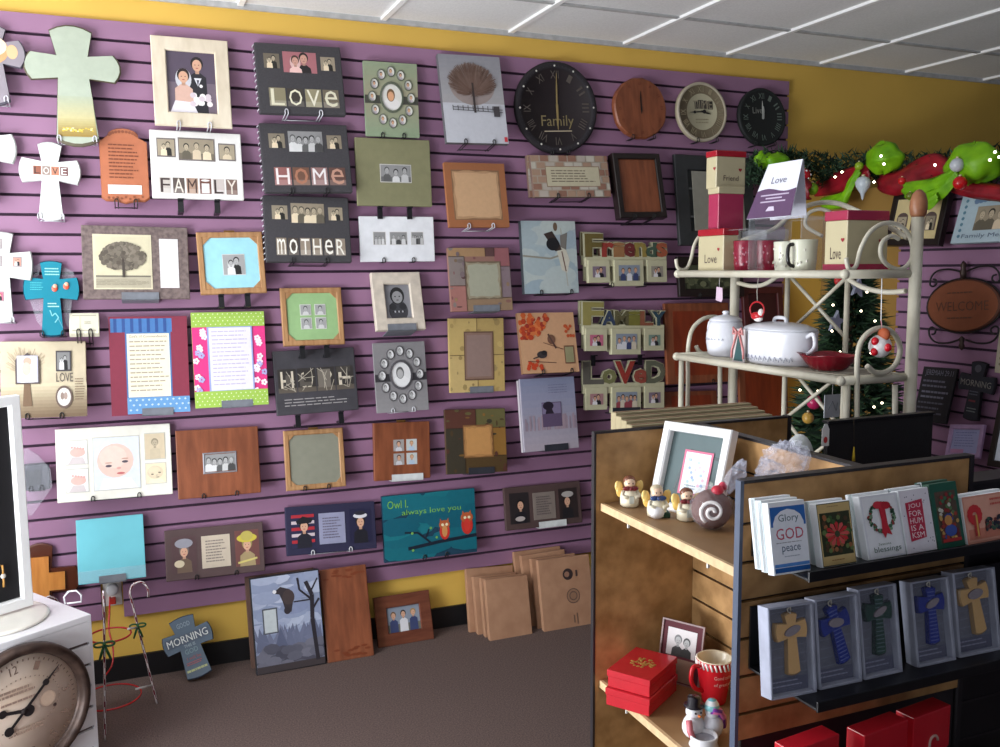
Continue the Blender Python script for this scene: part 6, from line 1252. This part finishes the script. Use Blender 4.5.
MB().tube(smooth([Vector((0, .03, hb+.02)), Vector((0, .022, hb+.036)), Vector((0, -.022, hb+.036)), Vector((0, -.03, hb+.02))], 5), .006, PORC, 8).build('lid_handle', GLAZE, t_)
MB().tube(smooth([Vector((-.01, -yl*.97, hb*.85)), Vector((-.01, -yl-.022, hb*.95)), Vector((-.01, -yl-.03, hb*.6)), Vector((-.01, -yl*.98, hb*.35))], 5), .0065, PORC, 8).build('side_handle', GLAZE, t_)
MB().tube(smooth([Vector((-.01, yl*.97, hb*.85)), Vector((-.01, yl+.02, hb*.95)), Vector((-.01, yl+.025, hb*.6)), Vector((-.01, yl*.98, hb*.35))], 5), .0065, PORC, 8).build('side_handle', GLAZE, t_)
mb = MB()
for k in range(16): a = 2.0+2.2*k/16; mb.tube([(.0915*math.cos(a), yl*1.012*math.sin(a), hb*.12), (.0918*math.cos(a+.03), yl*1.015*math.sin(a+.03), hb*.26), (.0918*math.cos(a+.09), yl*1.015*math.sin(a+.09), hb*.16)], .0012, (140, 146, 164), 5)
mb.build('vine_pattern', MATTE, t_)
b = onX(833, 377, 1.91); t_ = thing('serving_bowl', 'wide glossy dark red square bowl at the near end of the lower shelf', 'bowl', loc=(1.91, b.y+.02, SL)); hb = .052; RD = (132, 14, 34)
mb = MB(); hb = .045; prof = [(.04, 0), (.05, .004), (.07, .026), (.086, hb), (.091, hb+.002), (.083, hb-.003), (.066, .026), (.04, .01), (0, .008)]; n = 40; vs = []
for r, z in prof:
    for k in range(n): a = 2*math.pi*k/n; q = 1/max(abs(math.cos(a))**4+abs(math.sin(a))**4, .01)**.25; q = 1+(q-1)*.4; vs.append((r*q*math.cos(a)*.88, r*q*math.sin(a)*1.0, z+(.006*math.cos(4*a+math.pi)*.4 if z > .03 else 0)))
mb.add(vs, [(i*n+k, i*n+(k+1) % n, (i+1)*n+(k+1) % n, (i+1)*n+k) for i in range(len(prof)-1) for k in range(n)], RD, True); mb.build('bowl_body', GLAZE, t_)
b = onX(742, 362, 1.83); t_ = thing('tree_card', 'small card with a green Christmas tree and pink bow before the casserole', 'card', loc=(1.815, b.y, SL)); h = onX(742, 325, 1.83).z-SL; w2 = .03
MB().box(0, .004, -w2, w2, 0.0005, h*.9, (206, 196, 196)).build('card', MATTE, t_)
mb = MB(); mb.add([(-.0006, w2*.8, h*.03), (-.0006, -w2*.8, h*.03), (-.0006, -w2*.1, h*.72), (-.0006, w2*.1, h*.72)], [(0, 1, 2, 3)], (46, 82, 84)); mb.build('tree_print', MATTE, t_)
mb = MB()
for sg in (-1, 1): mb.tube([(-.004, sg*.004, h*.8), (-.006, sg*.02, h*.93), (-.004, sg*.024, h*.76), (-.004, sg*.004, h*.8)], .004, (226, 150, 150), 6); mb.tube([(-.004, sg*.006, h*.78), (-.004, sg*w2, h*.3), (-.004, sg*w2, h*.1)], .0035, (222, 146, 146), 6)
mb.build('pink_bow', SATIN, t_)
# hanging things
def hang_tag(x, y0, y1, X, col, label):
    a = onX(x, y0, X); b = onX(x, y1, X); t = thing('price_tag', label, 'tag', loc=(X, b.y, b.z)); h = a.z-b.z
    mb = MB(); mb.prism([(-.017, .006), (.013, 0), (.019, .01), (.017, h*.75), (-.014, h*.8)], -.0006, .0006, col); mb.v = [(y, -x, z) for x, y, z in mb.v]; mb.build('tag_card', MATTE, t)
    MB().tube([(0, 0, h*.77), (0, 0, ZU-.012-b.z)], .0008, (200, 200, 200), 5).build('thread', MATTE, t)
hang_tag(719, 283, 302, XF, (206, 180, 200), 'pale pink price tag hanging from the upper rack shelf')
a = onX(757, 316, 1.86); t_ = thing('hanging_ornament', 'red and white bird ornament hanging under the upper shelf', 'ornament', loc=(1.86, a.y, a.z))
MB().ball((0, 0, .0), .016, .024, .014, (190, 30, 40)).ball((0, -.02, .012), .01, .01, .012, (232, 228, 224)).ball((0, -.006, -.008), .012, .018, .01, (236, 232, 228)).build('bird_body', GLAZE, t_)
MB().tube([(0, .035*math.cos(k/20*6.28), .02+.025*math.sin(k/20*6.28)) for k in range(20)], .003, (176, 30, 40), 6, closed=True).build('red_ring', GLAZE, t_)
MB().tube([(0, 0, .045), (0, .003, .08), (0, -.002, ZU-.012-a.z)], .0012, (190, 186, 176), 5).build('thread', MATTE, t_)
a = onX(880, 346, 1.9); t_ = thing('hanging_ornament', 'white and red dotted ball ornament with a brown top by the near post', 'ornament', loc=(1.9, a.y, a.z)); rr = .03
MB().ball((0, 0, 0), rr, rr, rr*1.05, (232, 228, 228), 20, 14).build('ball', GLAZE, t_)
mb = MB()
for u_, dz in ((-.012, .014), (-.013, -.014), (.02, -.002)):
    w_ = math.sqrt(max(rr*rr-u_*u_-dz*dz, 0)); mb.ball((-.72*w_*.95+.69*u_, -.69*w_*.95-.72*u_, dz), .0105, .0105, .0115, (206, 22, 40), 10, 8)
mb.build('red_dot', GLAZE, t_); MB().ball((0, -.012, .032), .012, .02, .018, (176, 84, 44)).build('brown_top', MATTE, t_); MB().tube([(0, -.005, .045), (0, 0, .07), (0, .003, ZU-.012-a.z)], .0015, (206, 120, 130), 6, col2=(240, 240, 240)).build('thread', MATTE, t_)

# ================================================================ Christmas tree behind the rack
tb = onY(852, 300, 2.95); TX, TY = tb.x, 2.95; HT = onY(852, 272, 2.95).z
tr = thing('christmas_tree', 'decorated dark green Christmas tree with white lights behind the rack', 'christmas tree', loc=(TX, TY, 0))
R = random.Random(21); mb = MB()
for i in range(7000):
    z = .25+(HT-.25)*R.random()**.9; rad = (HT-z)/HT*.52*(.3+.7*R.random())+.02; a = R.random()*6.283
    x, y = rad*math.cos(a), rad*math.sin(a); l = .055+.03*R.random(); dx, dy, dz = math.cos(a+R.uniform(-.8, .8))*l, math.sin(a+R.uniform(-.8, .8))*l, R.uniform(-.03, .03); c = R.choice([(30, 58, 36), (38, 70, 42), (24, 46, 30), (52, 84, 50)])
    mb.add([(x, y, z-.006), (x+dx, y+dy, z+dz), (x, y, z+.008)], [(0, 1, 2)], c); mb.add([(x-.006*math.sin(a), y+.006*math.cos(a), z), (x+dx, y+dy, z+dz), (x+.006*math.sin(a), y-.006*math.cos(a), z)], [(0, 1, 2)], c)
mb.build('foliage', M('pine_needles', None, .8, .2, 20), tr); MB().tube([(0, 0, 0), (0, 0, HT-.05)], [.035, .006], (70, 50, 36), 10).build('trunk', MATTE, tr)
LGT = M('fairy_light', (255, 240, 210), .4, emit=7); mb = MB()
for x, y in ((838, 285), (855, 292), (867, 292), (861, 311), (833, 305), (875, 321), (832, 331), (840, 352), (871, 353), (874, 407), (882, 403), (818, 391), (827, 385), (800, 390)):
    q = onY(x, y, 2.72 if y > 340 else 2.8); mb.ball((q.x-TX, q.y-TY, q.z), .0045, n=8, m=6)
mb.build('light_bulb', LGT, tr, kind='stuff')
def star(x, y, s, label):
    q = onY(x, y, 2.66); pts = [((s if k % 2 == 0 else s*.45)*math.sin(k*math.pi/5+.15), (s if k % 2 == 0 else s*.45)*math.cos(k*math.pi/5+.15)) for k in range(10)][::-1]
    o = MB().prism(pts, -.006, .006, (150, 158, 176), ch=.1).build('star_ornament', M('silver_glitter', (172, 180, 200), .4, metal=.3, scale=300)); o.location = q; tag(o, label, 'ornament')
star(858, 287, .042, 'silver star ornament high on the Christmas tree'); star(836, 322, .044, 'silver star ornament halfway down the tree beside the lattice')
for k, (x, y, r, c, lab) in enumerate(((839, 281, .018, (206, 50, 50), 'red and white ornament near the top of the tree'), (814, 402, .028, (180, 40, 90), 'pink ball ornament low on the tree behind the lattice'), (808, 418, .022, (190, 150, 70), 'gold ball ornament low on the tree behind the lattice'))):
    q = onY(x, y, 2.68); t_ = thing('ball_ornament', lab, 'ornament', loc=q); MB().ball((0, 0, 0), r, col=c).build('ball', GLAZE, t_); MB().lathe([(.005, r), (.005, r+.006), (0, r+.007)], col=(190, 180, 150), n=10).build('ornament_cap', GLAZE, t_)
q = onX(832, 406, 1.98); t_ = thing('gift_card', 'pale blue card with a line drawing hung behind the rack lattice', 'card', loc=(q.x, q.y, q.z)); MB().box(-.03, .03, -.001, .001, -.035, .035, (206, 214, 222)).build('card', MATTE, t_); MB().tube([(-.015, -.002, -.01), (0, -.002, .015), (.015, -.002, -.015), (.02, -.002, .01)], .001, (140, 150, 160), 5).build('drawing', MATTE, t_); MB().tube([(0, 0, .035), (0, 0, ZL-q.z+.004)], .0008, (200, 200, 200), 5).build('thread', MATTE, t_)

# ================================================================ garland over the partition
path = [onY(752, 172, 3.9), onY(775, 165, 3.9), onY(800, 168, 3.88), Vector((3.52, 3.86, ZP+.1)), Vector((3.56, 3.6, ZP+.09)), Vector((3.56, 3.3, ZP+.04)), Vector((3.56, 3.0, ZP+.03)), Vector((3.56, 2.7, ZP+.03)), Vector((3.56, 2.3, ZP+.03))]
gp = smooth(path, 8); ga = thing('christmas_garland', 'pine garland with red and lime mesh ribbon along the partition top', 'garland', loc=gp[30]); go = gp[30]
mb = MB(); R = random.Random(8)
for i in range(5200):
    p_ = gp[R.randrange(len(gp)-1)]; rr = .085*R.random()**.6; a = R.random()*6.283; q = p_-go+Vector((R.uniform(-.03, .03), R.uniform(-.03, .03)+rr*.3*math.cos(a), rr*math.sin(a)))
    d = Vector((R.uniform(-1, 1), R.uniform(-1, 1), R.uniform(-.6, 1.3))).normalized()*.04; s_ = Vector((R.uniform(-1, 1), R.uniform(-1, 1), R.uniform(-1, 1))).normalized()*.007
    mb.add([tuple(q-s_), tuple(q+d), tuple(q+s_)], [(0, 1, 2)], R.choice([(34, 62, 40), (26, 48, 32), (50, 80, 52)]))
mb.build('foliage', M('pine_needles'), ga)
LIME = M('lime_mesh', (142, 206, 22), .45, rgb2=(104, 170, 10), scale=14, alpha=.8); REDM = M('red_mesh', (156, 16, 34), .45, rgb2=(110, 8, 24), scale=14)
def pouf(c, rx, ry, rz, name, mat, seed, n=26, m=16, tail=None):
    R = random.Random(seed); mb = MB(); vs = []; ph = [R.random()*6 for _ in range(5)]
    for i in range(m+1):
        th = math.pi*i/m
        for k in range(n):
            a = 2*math.pi*k/n; f_ = 1+.07*math.sin(3*a+ph[0]+2*th)+.06*math.sin(4*a+ph[1]-3*th)+.04*math.sin(7*th+ph[2]+a)
            vs.append((c.x-go.x+rx*f_*max(math.sin(th), .02)*math.cos(a), c.y-go.y+ry*f_*max(math.sin(th), .02)*math.sin(a), c.z-go.z+rz*f_*math.cos(th)))
    mb.add(vs, [(i*n+k, (i+1)*n+k, (i+1)*n+(k+1) % n, i*n+(k+1) % n) for i in range(m) for k in range(n)], (100, 180, 40), True); return mb.build(name, mat, ga)
def swag(pts, wd, name, mat):
    P_ = smooth([Vector(v) for v in pts], 6); mb = MB(); n = 7; vs = []
    for i, p_ in enumerate(P_):
        t = i/(len(P_)-1); w_ = wd*(.55+.45*math.sin(math.pi*t))
        for k in range(n): s = k/(n-1)-.5; vs.append((p_.x-go.x-.02*math.cos(s*3)-.008*math.sin(k*2.1+i*.5), p_.y-go.y, p_.z-go.z+s*w_))
    mb.add(vs, [(i*n+k, i*n+k+1, (i+1)*n+k+1, (i+1)*n+k) for i in range(len(P_)-1) for k in range(n-1)], (150, 20, 30), True); o = mb.build(name, mat, ga); so = o.modifiers.new('thick', 'SOLIDIFY'); so.thickness = .003
GX = 3.5
pouf(onX(884, 158, GX), .07, .1, .075, 'lime_bow', LIME, 1); pouf(onX(974, 164, GX), .08, .13, .09, 'lime_bow', LIME, 2); pouf(onY(777, 163, 3.86), .07, .05, .05, 'lime_bow', LIME, 3); pouf(onY(763, 160, 3.88), .05, .03, .045, 'lime_bow', LIME, 4)
swag(oX([(862, 168), (852, 184), (842, 200), (822, 203)], GX-.03), .09, 'lime_ribbon', LIME); swag(oX([(960, 172), (945, 185), (925, 192), (905, 190)], GX-.06), .12, 'lime_ribbon', LIME); swag(oX([(940, 195), (930, 200), (918, 200)], GX-.07), .09, 'lime_ribbon', LIME)
swag(oX([(872, 172), (852, 178), (832, 184), (815, 190)], GX+.0), .12, 'red_ribbon', REDM); swag(oX([(880, 183), (895, 184), (912, 176), (935, 166), (950, 170)], GX+.02), .13, 'red_ribbon', REDM); swag(oX([(950, 186), (970, 190), (1010, 194), (1060, 200)], GX+.0), .07, 'red_ribbon', REDM)
swag([tuple(onY(790, 178, 3.86)), tuple(onY(800, 186, 3.84)), tuple(onY(812, 192, 3.8))], .12, 'red_ribbon', REDM)
mb = MB()
for x, y in ((835, 177), (842, 172), (884, 164), (881, 156), (874, 182), (935, 165), (995, 152), (999, 157), (990, 160)): q = onX(x, y, GX-.11); mb.ball(tuple(q-go), .006, n=8, m=6)
mb.build('light_bulb', LGT, ga, kind='stuff')
def orn(x, y, r, c, label, X=GX-.09, drop=False, dots=False):
    q = onX(x, y, X); t = thing('ball_ornament', label, 'ornament', loc=q)
    if drop: MB().lathe([(0, -r*2.1), (r*.12, -r*1.9), (r*.3, -r*1.2), (r*.85, -r*.4), (r, .2*r), (r*.7, r*.75), (r*.2, r), (0, r)], cols=[c]*8, n=24).build('teardrop', GLAZE, t)
    else: MB().ball((0, 0, 0), r, col=c, n=20, m=14).build('ball', GLAZE, t)
    MB().lathe([(r*.22, r*.97), (r*.22, r*1.2), (0, r*1.22)], col=(200, 190, 150), n=12).build('ornament_cap', GLAZE, t)
    if dots:
        mb = MB()
        for k in range(10): a = 2.2+k*.45; e = (k % 3-1)*.6; mb.ball((r*.97*math.cos(a)*math.cos(e), r*.97*math.sin(a)*math.cos(e), r*.97*math.sin(e)), r*.17, col=(236, 232, 232), n=7, m=5)
        mb.build('white_dots', GLAZE, t)
orn(957, 165, .03, (200, 206, 212), 'white ball ornament on the garland right of the long red swag'); orn(960, 183, .03, (196, 24, 30), 'red ball ornament directly under the white one', X=GX-.1)
orn(863, 184, .038, (196, 206, 214), 'pearly white teardrop ornament hanging from the garland', drop=True, X=GX-.1); orn(859, 166, .021, (140, 170, 40), 'small olive green ball ornament above the teardrop', X=GX-.08)
orn(812, 189, .032, (130, 180, 40), 'lime green ball ornament right of the tent sign', X=3.35); orn(804, 175, .034, (170, 20, 34), 'red ball ornament with white dots right of the tent sign', X=3.3, dots=True)
orn(910, 196, .018, (110, 120, 40), 'tiny olive ball ornament beside the acorn finial', X=GX-.12); orn(902, 181, .018, (200, 30, 36), 'tiny red ball ornament in the red swag', X=GX-.12)

# ================================================================ things on the purple partition at the right
def W(name, label, cat, cs, **k): return Item(name, label, cat, cs, plane=XP, **k)
it = W('collage_picture', 'cream plaque with arched photo openings in a dark frame below the garland', 'picture frame', [(890, 195), (948, 190), (941, 246), (888, 245)], t=.03, off=(.05, .1))
it.ring('frame', M('espresso_wood'), it.w*.1, t=.034); it.plate('board', MATTE, (206, 188, 138), .05, .05, .93, .95, -.028, -.001)
for k, u in enumerate((.15, .42, .66)):
    pts = [(it.X(u), it.Z(.72)), (it.X(u+.2), it.Z(.72)), (it.X(u+.2), it.Z(.5))]+[(it.X(u+.1+.1*math.cos(a)), it.Z(.48-.1*math.sin(a))) for a in [math.pi*j/8 for j in range(1, 8)]]+[(it.X(u), it.Z(.5))]
    it.put(MB().prism(pts, -.0295, -.0282, (90, 74, 70)), 'arched_opening'); p = it.ptr(u+.02, .46, u+.18, .71, y=-.0299); photo(p, 'couple', 'sep', k); it.put(p, 'photo')
it = W('framed_picture', 'pale blue scalloped frame with a children photo at the right edge', 'picture frame', [(963, 196), (1046, 186), (1040, 240), (951, 243)], t=.02, off=(.03, .1))
it.plate('frame', MATTE, (170, 190, 200), bevel=.003); p = it.ptr()
p.bg((176, 196, 206)); 
for k in range(13): p.disc(.2+.05*k, .16-.05*math.sin(k*.26), .035, (110, 136, 166), 8)
for k in range(14): p.disc(.08+.84*(k % 2), .14+.06*k, .02, (90, 130, 150), 7)
p.text('Family Memories', .12, .82, .9, .93, (96, 110, 130)); it.put(p, 'painted_border'); p = it.ptr(.24, .28, .72, .76, y=-.0235); photo(p, 'group', 'sep', 12); it.put(p, 'photo')
it = W('welcome_sign', 'oval brown WELCOME sign in a black iron scroll bracket', 'sign', [(926, 282), (1002, 276), (998, 332), (927, 332)], t=.02, off=(.04, .05)); w2, h2 = it.w/2, it.h/2; zc = h2
it.put(MB().prism([(w2*math.cos(a), zc+h2*math.sin(a)) for a in [2*math.pi*k/40 for k in range(40)]], -.02, 0, (84, 44, 26), (126, 68, 38), ch=.05), 'oval_board', MATTE)
p = it.ptr(y=-.0212); p.lines(.3, .24, .7, .3, 1, (84, 46, 30)); p.text('WELCOME', .14, .42, .86, .6, (86, 48, 30)); p.lines(.3, .72, .7, .78, 1, (84, 46, 30)); it.put(p, 'lettering')
IR = M('wrought_iron', (26, 22, 24), .5)
mb = MB()
for sv in (1, -1):
    e = zc+sv*h2
    for sg in (-1, 1): mb.tube(smooth([Vector((sg*a*w2, -.012, e+sv*b*h2)) for a, b in ((.1, .3), (.4, .42), (.72, .4), (.9, .2), (.95, -.1), (.86, -.2), (.76, -.1), (.78, .05), (.86, .08))], 5), .0045, n=7)
it.put(mb, 'scroll_iron', IR)
for sv in (1, -1): e = zc+sv*h2; it.put(MB().lathe([(0, -.03), (.012, -.025), (.016, 0), (.01, .02), (.015, .035), (.006, .05), (0, .055)] if sv > 0 else [(0, -.055), (.006, -.05), (.014, -.035), (.009, -.02), (.014, 0), (0, .012)], 0, -.014, e+sv*.03, n=14), 'fleur_finial', M('bronze_rim'))
it.put(MB().tube([(w2*1.03*math.cos(a), -.01, zc+h2*1.04*math.sin(a)) for a in [2*math.pi*k/40 for k in range(40)]], .004, n=6, closed=True), 'iron_rim', IR)
it = W('scripture_plaque', 'black plaque headed JEREMIAH 29:11 with rows of white writing', 'plaque', [(922, 366), (957, 369), (946, 424), (914, 420)], t=.015, off=(.03, .1))
it.plate('board', MATTE, (24, 22, 28), bevel=.002); p = it.ptr(); p.text('JEREMIAH 29:11', .1, .05, .92, .18, (110, 108, 124)); p.lines(.08, .24, .92, .42, 2, (96, 94, 110), .4); p.lines(.1, .44, .9, .62, 2, (110, 110, 126), .4); p.lines(.06, .64, .9, .92, 3, (80, 80, 94), .35); it.put(p, 'lettering')
it = cross_item('wall_cross', 'small black cross reading MORNING on the purple partition', [(958, 360), (994, 366), (989, 423), (958, 417)], (20, 20, 26), dict(arm=.36, bw=.4, aw=.27, flare=.12, curve=.04), cf=(38, 40, 50), plane=XP, off=(.03, .06))
p = it.ptr(); p.disc(.5, .1, .1, (80, 80, 90), 12); p.text('MORNING', .05, .31, .95, .42, (140, 138, 130)); p.lines(.36, .5, .64, .6, 2, (90, 96, 110)); p.lines(.38, .66, .62, .74, 1, (130, 50, 60)); p.lines(.36, .8, .66, .9, 2, (120, 130, 130)); it.put(p, 'lettering')
it = W('framed_picture', 'small lilac frame with a page of writing under the black cross', 'picture frame', [(949, 422), (983, 427), (980, 456), (945, 459)], t=.015, off=(.05, .1))
it.ring('frame', M('lilac_frame', (196, 164, 206), .5), it.w*.12); p = it.ptr(.1, .1, .9, .9, y=-.008); p.bg((176, 180, 222)); p.rect(0, .8, .5, 1, (206, 150, 190)); p.lines(.12, .16, .88, .76, 6, (130, 136, 190), .3); it.put(p, 'printed_page')
it = W('framed_picture', 'black frame with a white mat and blue picture at the right edge', 'picture frame', [(998, 392), (1048, 396), (1040, 474), (988, 466)], t=.02, off=(.1, .18))
it.ring('frame', M('espresso_wood'), it.w*.12); it.plate('mat_board', MATTE, (214, 218, 230), .08, .06, .92, .94, -.012, -.001); p = it.ptr(.24, .2, .76, .78, y=-.0128); p.bg((66, 84, 150)); p.rect(0, .6, 1, 1, (110, 110, 140)); it.put(p, 'picture')
it = W('wall_print', 'cream paper print cut off by the right edge beside the oval sign', 'print', [(998, 330), (1030, 332), (1028, 378), (996, 372)], t=.006, off=(.012, .02)); it.plate('paper', MATTE, (190, 182, 160)); p = it.ptr(); p.lines(.1, .1, .9, .9, 6, (140, 130, 110)); it.put(p, 'lettering')

# ================================================================ families of like things
GR = {'wire_easel': 'wire easels holding the wall display', 'peg_bracket': 'black peg brackets on the slatted wall', 'display_ledge': 'ledge brackets on the slatted wall',
      'wall_cross': 'decorative crosses on display', 'photo_album': 'black letter photo albums on the wall', 'framed_picture': 'framed pictures on display', 'collage_picture': 'multi-opening picture frames on display',
      'canvas_print': 'printed canvases on display', 'wall_clock': 'clocks on display', 'word_sign': 'letter word frames on the wall', 'photo_mat': 'photo mats on the wall', 'scripture_plaque': 'plaques with writing on display',
      'wooden_board': 'cherry wood boards on display', 'angel_figurine': 'angel figurines on the wooden shelf', 'card_box': 'boxed cards on the upper ledge', 'ornament_box': 'boxed cross ornaments on the lower ledge',
      'gift_box': 'gift boxes on the shelves', 'mug': 'mugs for sale on the shelves', 'acrylic_riser': 'clear acrylic risers on the rack', 'ball_ornament': 'ball ornaments on garland and tree', 'star_ornament': 'silver stars on the Christmas tree'}
for o in C.objects:
    if o.parent is None and 'category' in o and 'group' not in o and o.name.split('.')[0] in GR: o['group'] = GR[o.name.split('.')[0]]
